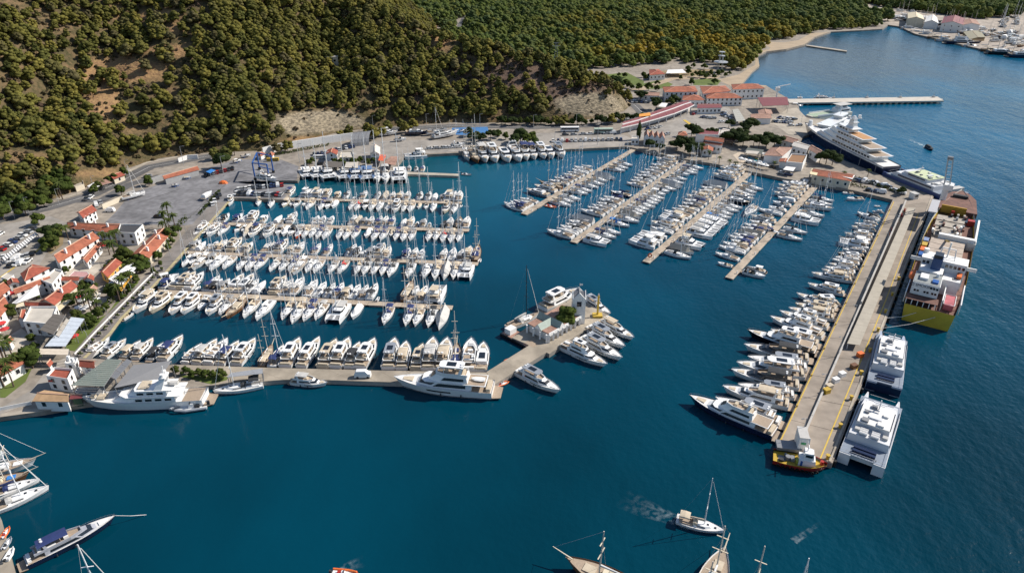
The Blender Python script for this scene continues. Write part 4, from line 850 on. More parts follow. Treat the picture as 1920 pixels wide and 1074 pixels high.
def cat_proto(desc, L=13.0, B=7.2, sail=True, hullm=gel, deckm=gel, top=c_white, fly=False, dark_roof=None, name=None):
    p = Proto(name or ('sailing_catamaran' if sail else 'power_catamaran'), 'catamaran', L, desc)
    h = MB(); d = MB(); st = hull_curves(L, 2.0, 1.7, stern=.7, fb=1.15, pw=2.0, tmax=.4, bowover=.03)
    for s in (-1, 1):
        a, b_ = hull_mb(st); a.v = [(x, y + s*(B/2-1.0), z) for x, y, z in a.v]; b_.v = [(x, y + s*(B/2-1.0), z) for x, y, z in b_.v]
        h.add(a.v, a.f); d.add(b_.v, b_.f)
    sw = MB()
    for s in (-1, 1): sw.prism([(.3*L, s*(B/2+.03)),(.62*L, s*(B/2+.035)),(.62*L, s*(B/2-.1)),(.3*L, s*(B/2-.1))], .95, 1.3)
    p.add('hull', h, hullm, subs=[('hull_window', sw, glass)]); p.add('deck', d, deckm)
    p.add('bridge_deck', MB().box(.07*L,.70*L,-B/2+1.2,B/2-1.2,.75,1.72), gel)
    p.add('trampoline', MB().box(.70*L,.93*L,-B/2+1.3,B/2-1.3,1.50,1.54), c_grey, subs=[('crossbeam', MB().tube([(.94*L,-B/2+1,1.7),(.94*L,B/2-1,1.7)],.13,6).box(.70*L,.94*L,-.35,.35,1.5,1.66), alu)])
    p.add('saloon', wedge(.26*L,.66*L,B*.33,B*.25,1.7,2.95,1.0,.1,.90), gel, subs=[('saloon_window', MB().prism([(.32*L,-B*.325),(.54*L,-B*.318),(.645*L,-B*.24),(.645*L,B*.24),(.54*L,B*.318),(.32*L,B*.325)], 2.15, 2.72, top=[(.32*L,-B*.312),(.515*L,-B*.306),(.602*L,-B*.238),(.602*L,B*.238),(.515*L,B*.306),(.32*L,B*.312)]), dark_roof or glass)])
    p.add('cockpit', MB().box(.07*L,.26*L,-B*.3,B*.3,1.72,1.76), teak, subs=[('seat', MB().box(.08*L,.12*L,-B*.28,B*.28,1.76,2.2), c_lgrey)])
    p.add('hardtop', MB().prism([(.06*L,-B*.31),(.42*L,-B*.3),(.42*L,B*.3),(.06*L,B*.31)], 3.2, 3.34), top, subs=[('support', MB().box(.08*L,.1*L,-B*.29,-B*.27,1.7,3.22).box(.08*L,.1*L,B*.27,B*.29,1.7,3.22), gel)])
    if fly: p.add('flybridge', MB().prism([(.16*L,-B*.24),(.5*L,-B*.2),(.5*L,B*.2),(.16*L,B*.24)], 3.34, 3.8), gel, subs=[('windscreen', MB().prism([(.44*L,-B*.19),(.5*L,-B*.17),(.5*L,B*.17),(.44*L,B*.19)], 3.8, 4.2), glass), ('flybridge_top', MB().prism([(.16*L,-B*.22),(.46*L,-B*.2),(.46*L,B*.2),(.16*L,B*.22)], 5.0, 5.12), top), ('support', MB().box(.18*L,.2*L,-.1,.1,3.8,5).box(.42*L,.44*L,-B*.18,-B*.16,3.8,5).box(.42*L,.44*L,B*.16,B*.18,3.8,5), steel)])
    if sail:
        mx = .56*L; p.add('mast', MB().tube([(mx,0,2.9),(mx-.1,0,2.9+1.25*L)], .16, 6, r2=.11), alu, subs=[('spreader', MB().box(mx-.1,mx+.05,-1.4,1.4,2.9+.6*L,2.98+.6*L), alu)])
        p.add('boom', MB().tube([(mx-.1,0,4.2),(mx-.42*L,0,4.3)], .11, 5), alu, subs=[('sail_cover', MB().tube([(mx-.1,0,4.55),(mx-.40*L,0,4.5)], .3, 6, r2=.16), c_lgrey)])
        p.add('furled_sail', MB().tube([(.93*L,0,1.9),(mx+.3,0,2.9+1.1*L)], .09, 5, r2=.06), c_white)
    return p
CATS = [cat_proto('white sailing catamaran'), cat_proto('white sailing catamaran with grey roof', top=c_lgrey), cat_proto('blue decked sailing catamaran', deckm=mat('slate blue deck', (.12,.2,.36), .6), top=mat('slate blue roof', (.12,.2,.36), .6))]
PCAT = [cat_proto('white power catamaran', sail=False, fly=True), cat_proto('white power catamaran with beige top', sail=False, fly=True, top=c_tan)]
def rib_proto(desc, L=6.5, tubem=greyp, seatm=dark, name='inflatable_boat', cat='inflatable boat', small=False):
    p = Proto(name, cat, L, desc); r_ = .27*L/6.5 if not small else .2; hw = L*.17
    path = [(0,-hw),(.55*L,-hw),(.85*L,-hw*.6),(L,0),(.85*L,hw*.6),(.55*L,hw),(0,hw)]
    p.add('tube', MB().tube([(x, y, .45 + (.2 if x > .8*L else 0)) for x, y in path], r_, 7), tubem)
    p.add('hull', MB().prism([(.05,-hw*.85),(.6*L,-hw*.85),(.92*L,0),(.6*L,hw*.85),(.05,hw*.85)], -.15, .38), gel)
    if not small: p.add('console', wedge(.36*L,.52*L,.4,.3,.35,1.3,.3,.0,.8), gel, subs=[('windscreen', MB().prism([(.44*L,-.33),(.46*L,-.33),(.46*L,.33),(.44*L,.33)], 1.2, 1.6), glass)]); p.add('seat', MB().box(.2*L,.32*L,-.5,.5,.38,.95), seatm)
    else: p.add('seat', MB().box(.3*L,.4*L,-hw*.8,hw*.8,.38,.5), seatm)
    p.add('outboard_engine', MB().box(-.5,-.02,-.22,.22,.5,1.25 if not small else .95), dark); return p
RIBG = rib_proto('grey inflatable boat with console'); RIBB = rib_proto('black inflatable boat with console', tubem=blackp); RIBO = rib_proto('orange inflatable boat with console', tubem=orangep, seatm=redp); DING = rib_proto('small pale inflatable dinghy', L=3.2, tubem=c_white, small=True)
# ------------------------------------------------------------------ moored boats along the pontoons
# code -> (kinds, length range)
KIND = {'s': (SAIL, 10.8, 12.6), 'S': (SAIL, 13.2, 14.6), 'b': ([SAIL[2]], 11, 12.5), 'l': ([SLB], 11, 12), 'r': ([SREDH], 12, 12.6), 'R': ([SREDT], 11, 12), 'v': ([SNAVY], 12, 13), 'w': ([SCOV[1]], 11, 12), 'n': ([SCOV[0]], 12.5, 14), 'K': ([SBLK], 13, 14),
        'm': (CRU, 8.6, 10.2), 'u': ([CBLUE], 9, 10), 'e': ([CTAN], 9, 10), 'x': ([CDARK], 9, 10), 'z': ([CBLK], 8, 9), 'd': (SML, 5.8, 7.0), 'M': (MY, 12.5, 14.5), 'U': ([MBLUE], 12.5, 14), 'X': ([MDARK], 12, 13.5), 'T': ([MTAN], 13, 14), 'N': ([MNAVY], 15, 16), 'G': ([MGREY], 14, 15), 'B': ([MBLK], 13, 14),
        't': (GUL, 13.5, 15.5), 'c': (CATS[:2], 12, 13), 'q': ([CATS[2]], 12, 13), 'C': (PCAT, 12, 13.5), 'k': ([RIBB], 6, 7), 'O': ([RIBO], 6, 7), 'D': ([DING], 2.8, 3.4), 'g': ([RIBG], 6, 7)}
NCOUNT = {}
def put(code, sx, sy, dirv, rng, label, group, length=None, z=0.0, kind=None, gap=0.0):
    ks, l0, l1 = KIND[code]; kd = kind or rng.choice(ks); L = length or rng.uniform(l0, l1)
    return kd.place((sx + dirv[0]*gap, sy + dirv[1]*gap, z), math.atan2(dirv[1], dirv[0]), L/kd.L, label.replace('@', kd.desc), group)
def parse(s):
    out = []
    for tok in s.split():
        i = 0
        while tok[i].isalpha(): i += 1
        out.append((tok[:i], float(tok[i:])))
    return out
RSC = {'A': .86, 'B': .87, 'C': .90, 'D': .96, 'P1': .90, 'P2': .90, 'P3': .92, 'P4': .92}
def row(key, side, spec, where, place, seed, tip='quay', start_at_zero=True, lean=0.0):
    """boats stern-to along one side of a pontoon; positions are measured along the pontoon in photo x"""
    A, d, L, w = PONT[key]; n = Vector((-d.y, d.x, 0)) * side; rng = random.Random(seed)
    items = sorted(parse(spec), key=lambda q: q[1] * (1 if start_at_zero else -1)); seen = {}; group = 'boats moored on ' + place; T = []
    for i, (code, px) in enumerate(items):
        lo, hi = 0.0, L                                  # where along the pontoon the photo x falls
        for _ in range(40):
            m = (lo+hi)/2; q = A + d*m + n*(w/2+.8)
            if (px_of(q.x, q.y, 0.6)[0] < px) == (px_of(A.x + d.x*L, A.y + d.y*L, 0)[0] > px_of(A.x, A.y, 0)[0]): lo = m
            else: hi = m
        T.append(lo)
    for i, (code, px) in enumerate(items):
        q = A + d*T[i] + n*(w/2 + .9)
        a = rng.uniform(-.035, .035) + lean; dv = Vector((n.x*math.cos(a) - n.y*math.sin(a), n.x*math.sin(a) + n.y*math.cos(a), 0))
        ks, l0, l1 = KIND[code]; room = min([abs(T[i]-T[j]) for j in (i-1, i+1) if 0 <= j < len(T)] or [9])
        kd = rng.choice(ks)
        seen[kd.desc] = seen.get(kd.desc, 0) + 1
        lab = '@, %s from %s, %s' % (ordw(i+1), tip, where)
        if len(lab.replace('@', kd.desc).split()) > 16: lab = lab.replace('@', ' '.join(kd.desc.split(' with ')[0].split(' under ')[0].split()))
        put(code, q.x, q.y, dv, rng, lab, group, kind=kd, length=rng.uniform(l0, l1)*RSC[key])
        if code in 'sSMUc' and rng.random() < .10:       # a tender hung across the stern
            pass
# west basin, four pontoons, both sides (far side faces the hill, near side faces the viewer)
row('A', 1, 'C570 C591 M609 e630 s646 D662 s677 s705 w718 s733 s746 s760 s784 s800 m814 m828 C842 S858', 'far side of mole pontoon', 'the mole pontoon', 1)
row('A', -1, 'e540 d552 m561 d575 s588 k600 s611 m621 m632 s665 R677 m690 s703 s716 s732 M748 s763 s775 d788 d801 s815 T840 s854 D866', 'near side of mole pontoon', 'the mole pontoon', 2)
row('B', 1, 'd404 x416 u439 m453 M468 m490 m516 d526 M542 m588 m600 m616 s657 w667 m679 s691 s706 s718 b731 m754 s766 d779 m791 d803 z831 s841 K857 S871', 'far side of red sailboat pontoon', 'the red sailboat pontoon', 3)
row('B', -1, 'M390 M413 b427 d451 d462 w473 U488 d502 M514 m530 m542 x555 r569 s581 s594 s607 s619 s645 s658 s672 m695 s710 s725 d737 s749 s762 s776 s808 s822 R836 s850 s864', 'near side of red sailboat pontoon', 'the red sailboat pontoon', 4)
row('C', 1, 'm358 m370 d382 m393 s406 T429 m447 e458 s491 s503 U518 e542 s554 s585 s608 s652 x665 d678 m691 M706 s721 u758 s773 m787 s828 s845 s860 M875 t890 D902', 'far side of middle pontoon', 'the middle pontoon', 5)
row('C', -1, 's364 m378 t390 m405 S422 s440 s466 s482 b498 s527 s544 s559 t573 s590 s605 s632 R651 s680 s693 s711 s726 s742 s775 s805 S824 n840 s857 c877', 'near side of middle pontoon', 'the middle pontoon', 6)
row('D', 1, 'u302 M322 T337 M351 D366 b385 x396 m411 M429 M446 s461 m478 T510 s526 S545 s573 s592 s610 b627 e645 s659 s675 s691 D706 t757 s770 s786 C811', 'far side of quay road pontoon', 'the quay road pontoon', 7)
row('D', -1, 'M280 M295 T321 M356 M376 m397 M418 s437 t460 s484 S511 s551 S573 s593 s612 c644 m676 b734 s772 s791 s815 n835', 'near side of quay road pontoon', 'the quay road pontoon', 8)
# east pontoons, boats face away from the pontoon on both sides
row('P1', 1, 's983 S987 s993 s999 s1008 G1029 M1043 t1054 s1066 s1074 s1081 s1088 s1095 s1103 s1110', 'open side of tented boat pontoon', 'the tented boat pontoon', 9, 'seaward tip')
row('P1', -1, 'O1023 s1034 s1043 s1052 s1068 s1076 s1088 s1098 s1108 n1116 s1139 s1147 s1156', 'tree side of tented boat pontoon', 'the tented boat pontoon', 10, 'seaward tip')
row('P2', 1, 'S1075 s1084 s1091 s1098 s1106 n1113 S1133 s1141 s1148 s1155 s1163 s1170 v1183 s1209 s1216 s1222 s1229 s1236 s1243 s1250 s1257 s1263 M1270', 'open side of tip catamaran pontoon', 'the tip catamaran pontoon', 11, 'seaward tip')
row('P2', -1, 'c1098 s1113 s1122 l1141 S1153 w1162 s1168 s1174 s1181 s1188 s1195 s1202 s1208 m1216 m1223 s1230 n1238 s1246 s1255 m1265 s1271 s1277 s1283', 'pool side of tip catamaran pontoon', 'the tip catamaran pontoon', 12, 'seaward tip')
row('P3', 1, 'C1232 c1246 s1262 M1270 m1278 C1286 S1296 s1304 s1311 s1318 s1325 M1332 M1340 s1347 s1354 n1362 M1380 M1387 M1394 M1400', 'open side of pool terrace pontoon', 'the pool terrace pontoon', 13, 'seaward tip')
row('P3', -1, 's1247 w1256 C1270 c1291 c1299 c1307 c1315 l1322 s1328 s1335 s1342 s1349 B1359 M1367 s1374 s1381 s1388', 'jetty side of pool terrace pontoon', 'the pool terrace pontoon', 14, 'seaward tip')
row('P4', 1, 'd1374 s1386 s1398 s1404 u1410 s1416 s1422 w1428 s1434 s1440 m1446 X1454 s1467 m1474 m1483 m1491 M1497 M1503 M1509 M1515 m1521', 'open side of blue boat pontoon', 'the blue boat pontoon', 15, 'seaward tip')
row('P4', -1, 'x1393 s1457 s1468 c1486 s1497 M1508 s1515 s1521', 'jetty side of blue boat pontoon', 'the blue boat pontoon', 16, 'seaward tip')

# boats given by the stern and the bow as measured on the photograph
def boat(kd, sx, sy, bx, by, label, group=None, z=0.0, L=None, zs=.3, name=None, bow=False):
    s, b_ = P(sx, sy, z + zs), P(bx, by, z + zs + 1.0); d = b_ - s; d.z = 0; l = L or d.length
    if bow: s = b_ - d.normalized()*l; s.z = 0
    return kd.place((s.x, s.y, z), math.atan2(d.y, d.x), l/kd.L, label, group, name=name)
# south pier, bows to the basin
sp = [(MY[0],166,670,206,632),(MY[5],195,673,237,635),(CTAN,231,672,264,638),(MY[2],254,675,288,634),(CDARK,281,676,307,642),(MBLUE,304,678,344,630),
      (MY[0],347,684,379,644),(MY[2],368,685,408,637),(MY[0],390,686,428,636),(MBLUE,412,686,449,640),(MY[3],443,687,480,636),
      (GUL[0],490,690,512,645),(SAIL[2],510,690,532,645),(MY[3],535,691,563,636),(YB[0],565,691,600,633),(MTAN,605,692,632,638),(MY[3],629,692,656,636),(MDARK,655,692,675,643),(MY[3],675,693,704,637),
      (MY[5],728,695,742,637),(MY[1],753,695,763,642),(MTAN,779,696,794,646),(MY[2],803,697,814,636),(MY[1],828,698,840,637),(GUL[1],853,699,857,644),(MY[0],878,700,885,638),(MY[4],901,700,908,644)]
for i, (kd, *q) in enumerate(sp):
    boat(kd, *q, '%s, %s boat along south pier from the restaurant' % (kd.desc, ordw(i+1)), 'boats moored on the south pier')
# north quay, bows to the basin
nq = [(GUL[2],871,286,880,300),(GUL[0],884,286,897,305),(MY[2],898,285,913,304),(MY[3],917,285,932,304),(MY[4],939,284,956,304),(MY[0],957,283,977,303),(MBLUE,979,282,989,300),(MBLUE,992,282,1004,298),(MY[3],1008,281,1023,297),(MY[4],1022,280,1037,297),(MY[5],1040,280,1058,295)]
for i, (kd, *q) in enumerate(nq):
    boat(kd, *q, '%s, %s boat along north quay from the hill' % (kd.desc, ordw(i+1)), 'boats moored on the north quay')
# catamarans by the travel lift quay and boats round the small north pier
cq = [(CATS[0],572,322,578,333),(CATS[0],592,322,598,334),(CATS[1],611,322,619,337),(CATS[1],645,323,648,337),(CATS[2],666,323,668,338),(CATS[2],688,323,689,339),(SAIL[1],706,322,709,340),(SAIL[4],722,322,724,341),(CATS[0],748,325,749,341)]
for i, (kd, *q) in enumerate(cq):
    boat(kd, *q, '%s, %s along quay from the travel lift' % (kd.desc, ordw(i+1)), 'boats moored by the travel lift quay')
for i, (kd, *q) in enumerate([(SAIL[6],757,322,757,310),(SAIL[0],766,322,768,309),(SAIL[5],779,322,781,310),(SAIL[2],790,323,795,309)]):
    boat(kd, *q, '%s, %s boat behind the short concrete pier' % (kd.desc, ordw(i+1)), 'boats behind the short concrete pier')
boat(PCAT[0], 800, 293, 757, 293, 'big white power catamaran alongside the quay by the boatyard')
boat(RIBG, 866, 326, 884, 325, 'grey work raft with white canopy at the pier end', name='work_boat')
# east side of the basin: yachts stern-to on the stone jetty
ej = [(MY[3],1656,399,1636,393),(MY[5],1650,408,1626,401),(SAIL[5],1647,415,1607,396),(MY[4],1644,420,1618,411),(SAIL[0],1642,426,1602,416),(MY[5],1640,433,1596,424),(SAIL[1],1638,441,1600,432),(MY[3],1635,449,1583,437),(GUL[2],1632,457,1580,447),(PCAT[0],1628,465,1572,451),
      (MY[0],1623,474,1580,466),(MBLK,1619,482,1570,474),(MY[0],1615,489,1566,482),(SAIL[4],1611,496,1560,484),(YB[0],1607,504,1554,493),(SAIL[1],1603,512,1546,499),(MY[5],1600,520,1540,506),(YB[3],1596,528,1521,512),(YB[0],1582,553,1514,531),
      (YB[3],1567,580,1493,550),(MY[3],1571,572,1505,566),(MTAN,1563,590,1490,570),(YB[3],1562,599,1478,578),(YB[1],1552,616,1461,584),(YB[1],1543,634,1443,595)]
ej += [(MY[3],1533,650,1444,621),(YBLK,1515,677,1394,649),(YB[2],1512,694,1401,671),(YB[0],1507,707,1380,683),(YBLK,1497,727,1370,696),(YB[2],1488,745,1383,722),(YB[3],1478,763,1354,727),(YB[2],1462,797,1340,748)]
ej.append((YDARK,1529,664,1400,622))
for i, (kd, *q) in enumerate(sorted(ej, key=lambda e: e[2])):
    boat(kd, *q, '%s, %s along stone jetty from the shore' % (kd.desc, ordw(i+1)), 'boats moored on the stone jetty')
boat(YNAVY, 1452, 818, 1291, 746, 'longest dark hulled yacht at the tip end of the stone jetty')
# round the fuel dock
boat(YB[1], 1052, 650, 1139, 685, 'largest white yacht beside the fuel dock, dark window bands')
boat(YB[2], 1090, 637, 1167, 673, 'white yacht with grey hardtop second out from the fuel dock arm')
boat(YB[2], 1102, 617, 1172, 651, 'beige and grey yacht third out from the fuel dock arm')
boat(YB[3], 1124, 605, 1189, 634, 'dark hulled yacht with teak foredeck behind the fuel dock yachts')
boat(YB[2], 1094, 562, 1145, 589, 'white yacht moored behind the white clock tower')
boat(MY[3], 1017, 583, 1064, 555, 'white flybridge yacht moored behind the fuel dock tree', L=18)
boat(sail_proto('big sloop', L=20, B=5.2, hullm=gel, deckm=teak, canvas=c_lgrey, mastm=blackp, mh=1.38), 951, 618, 1012, 586, 'big sloop with teak deck and tall black mast by the fuel dock')
boat(YB[2], 970, 698, 1051, 734, 'white yacht with fenders moored outside the pier bend')
boat(YB[1], 925, 737, 764, 718, 'long white motor yacht alongside the outer face of the pier', L=29)
boat(RIBO, 947, 677, 964, 665, 'orange inflatable boat moored inside the pier bend')
boat(RIBO, 931, 722, 955, 710, 'red and orange workboat moored outside the pier bend')
boat(SAIL[5], 494, 722, 427, 728, 'white sloop alongside the planted end of the south pier', L=13.5)
boat(MY[2], 548, 716, 607, 717, 'white trawler yacht alone on the outer face of the pier', L=11)
boat(RIBG, 389, 760, 332, 763, 'grey tender with blue cover beside the superyacht stern', L=9.5)
boat(MY[3], 435, 373, 428, 384, 'white motor yacht alone at the corner of the mole', L=10)
boat(SAIL[3], 486, 375, 482, 386, 'small sloop moored alone under the car mole', L=8.5)
boat(SAIL[5], 511, 376, 505, 388, 'white sloop moored second under the car mole', L=10)
boat(MBLUE, 538, 369, 549, 355, 'blue canopied yacht at the end of the car mole', L=11)
boat(SAIL[1], 1415, 389, 1392, 409, 'white sloop lying free between the two east pontoons', L=14)
boat(open_proto('', L=8, B=2.4, top='hard', arch=False, eng=True), 1435, 511, 1402, 498, 'slim white speedboat drifting off the pontoon tip')
boat(CBLUE, 1436, 432, 1449, 431, 'bright blue covered motorboat across the pontoon', L=6)
boat(SML[0], 229, 600, 243, 585, 'white motorboat alone along the yellow kerbed quay', L=6.5)
boat(CRU[1], 294, 527, 304, 520, 'white motorboat at the quay corner of the road pontoon', L=8)
for i, (a, b_) in enumerate((((376,438),(381,432)),((352,455),(360,449)))): boat(DING, *a, *b_, 'small dinghy tied to the stone quay, %s from the slip' % ordw(i+1), 'dinghies tied to the stone quay', L=4)
for i, q in enumerate(((1650,387,1640,383),(1600,363,1580,359),(1618,374,1588,371))): boat(SML[0] if i else DING, *q, 'open boat under the east quay wall, %s from the jetty corner' % ordw(i+1), 'open boats under the east quay wall')
for i, (px, py) in enumerate(((432,506),(409,520),(664,508))):
    pass
# marina at the bottom edge of the photograph
pc = structure('pier', MB().prism([P(x, y, 1.2)[:2] for x, y in ((-60,965),(0,968),(31,1085),(-60,1085))], -2, 1.2), pier_m)
boat(SAIL[1], -22, 962, 92, 910, 'white sloop nearest the open water in the corner marina', L=13, bow=True)
boat(SAIL[2], -30, 935, 74, 896, 'white sloop with navy sail cover in the corner marina', L=11, bow=True)
boat(gulet_proto('', awn=c_lblue, mh=.8), -70, 925, 56, 887, 'ketch with bright blue awning in the corner marina', L=13, bow=True)
boat(gulet_proto('', hullm=gel, awn=c_white, mh=.75), -60, 898, 70, 862, 'white ketch with bowsprit in the corner marina', L=14, bow=True)
boat(MY[0], -50, 872, 12, 850, 'white yacht bow partly in view in the corner marina', L=13, bow=True)
boat(yacht_proto('', L=27, B=6.2, hullm=navy, superm=mat('silver grey paint', (.35,.36,.40), .3), top='soft', topm=c_blue, cush=c_white), 50, 1058, 218, 968, 'navy and grey motor yacht with navy bimini and mooring lines')
boat(gulet_proto('', L=17, B=5, masts=1, mh=.62), 1222, 1132, 1106, 1072, 'wooden gulet with bowsprit entering the bottom of the view', L=19)
boat(gulet_proto('', L=17, B=5.5, awn=c_tan, hullm=gel, mh=.72), 1310, 1160, 1342, 1074, 'white gulet with two masts at the bottom of the view', L=18)
boat(GUL[0], 1378, 1235, 1402, 1150, 'gulet with grey deck, second at the bottom of the view', L=17)
boat(SAIL[4], 1440, 1230, 1484, 1165, 'sloop whose mast top shows at the bottom of the view', L=14)
boat(SAIL[3], 1268, 974, 1341, 988, 'white sloop under way with tan bimini and pale wake', L=10.6)
boat(SAIL[4], 178, 1240, 210, 1140, 'sloop whose thick pale mast top shows at the bottom corner', L=15)
boat(RIBO, 622, 1074, 645, 1070, 'red inflatable boat under way at the bottom edge', L=6)
boat(CBLK, 1737, 275, 1752, 281, 'black speedboat trailing a long white wake offshore', L=8)
# wakes: thin foam sheets lying on the water
foam = bpy.data.materials.new('wake foam'); foam.use_nodes = True; nt = foam.node_tree; b = nt.nodes['Principled BSDF']; b.inputs['Base Color'].default_value = (.62,.74,.78,1); b.inputs['Roughness'].default_value = .8
tcx = nt.nodes.new('ShaderNodeTexCoord'); nzx = nt.nodes.new('ShaderNodeTexNoise'); nzx.inputs['Scale'].default_value = .7; nzx.inputs['Detail'].default_value = 8; rx = nt.nodes.new('ShaderNodeMapRange'); rx.inputs['From Min'].default_value = .42; rx.inputs['From Max'].default_value = .72; rx.inputs['To Max'].default_value = 1.0
fa_ = nt.nodes.new('ShaderNodeVertexColor'); fa_.layer_name = 'foam_amount'; mu = nt.nodes.new('ShaderNodeMath'); mu.operation = 'MULTIPLY'
nt.links.new(tcx.outputs['Object'], nzx.inputs['Vector']); nt.links.new(nzx.outputs['Fac'], rx.inputs['Value']); nt.links.new(rx.outputs[0], mu.inputs[0]); nt.links.new(fa_.outputs[0], mu.inputs[1]); nt.links.new(mu.outputs[0], b.inputs['Alpha'])
def wake(pts, w0, w1, label, strength=.42):
    """a tapering sheet of foam from the hull (first point) to where it has dissolved (last point)"""
    K = [P(x, y, .03) for x, y in pts]; Q = []
    for i in range(len(K)-1): Q += [lerp(K[i], K[i+1], j/4) for j in range(4)]
    Q.append(K[-1]); rows_ = []; am = []
    for i, q in enumerate(Q):
        t = i/(len(Q)-1); d = (Q[min(i+1,len(Q)-1)] - Q[max(i-1,0)]).normalized(); n = Vector((-d.y, d.x, 0)); w_ = w0 + (w1-w0)*t
        rows_.append([q + n*w_*f for f in (-.5,-.28,0,.28,.5)]); am += [strength*(1-t)**1.3*f for f in (0,.8,.55,.8,0)]
    o = MB().loft(rows_, cap=False, closed=False).build('wake', foam); ca_ = o.data.color_attributes.new('foam_amount', 'FLOAT_COLOR', 'POINT'); ca_.data.foreach_set('color', np.repeat(np.array(am, np.float32), 4)); tag(o, label, 'wake', None, 'stuff')
wake([(1738,276),(1725,270.5),(1708,263),(1690,256)], 3.0, 3.6, 'white wake behind the black speedboat', 2.2)
wake([(1266,974),(1235,962),(1200,948),(1165,930)], 3.5, 8, 'faint foam wake behind the moving sloop')
wake([(1272,984),(1305,996),(1342,993)], 1.0, 0.8, 'bow foam along the moving sloop')
wake([(640,1070),(660,1060),(684,1052)], 2.5, 4, 'turquoise wash behind the red inflatable boat')
wake([(1488,1014),(1515,996),(1540,978)], 2.0, 1.0, 'thin drifting foam line on the open water')

nv = MB()
for dx in (0, .9): nv.tube([P(217+dx, 966, 2.6), P(245+dx, 966.5, 1.3), P(272+dx*3, 964.5, 0)], .05, 4)
tag(nv.build('mooring_line', c_white), 'pale mooring lines running from the navy yacht bow into the water', 'mooring lines')
for i, (x, y, kd, l) in enumerate(((4,1010,RIBO,'orange inflatable boat'),(7,1030,RIBG,'grey inflatable boat'),(12,1052,DING,'pale dinghy'))): kd.place(P(x, y, 1.3), 1.7, .5 if kd is not DING else 1, l + ' lying on the corner marina pier')
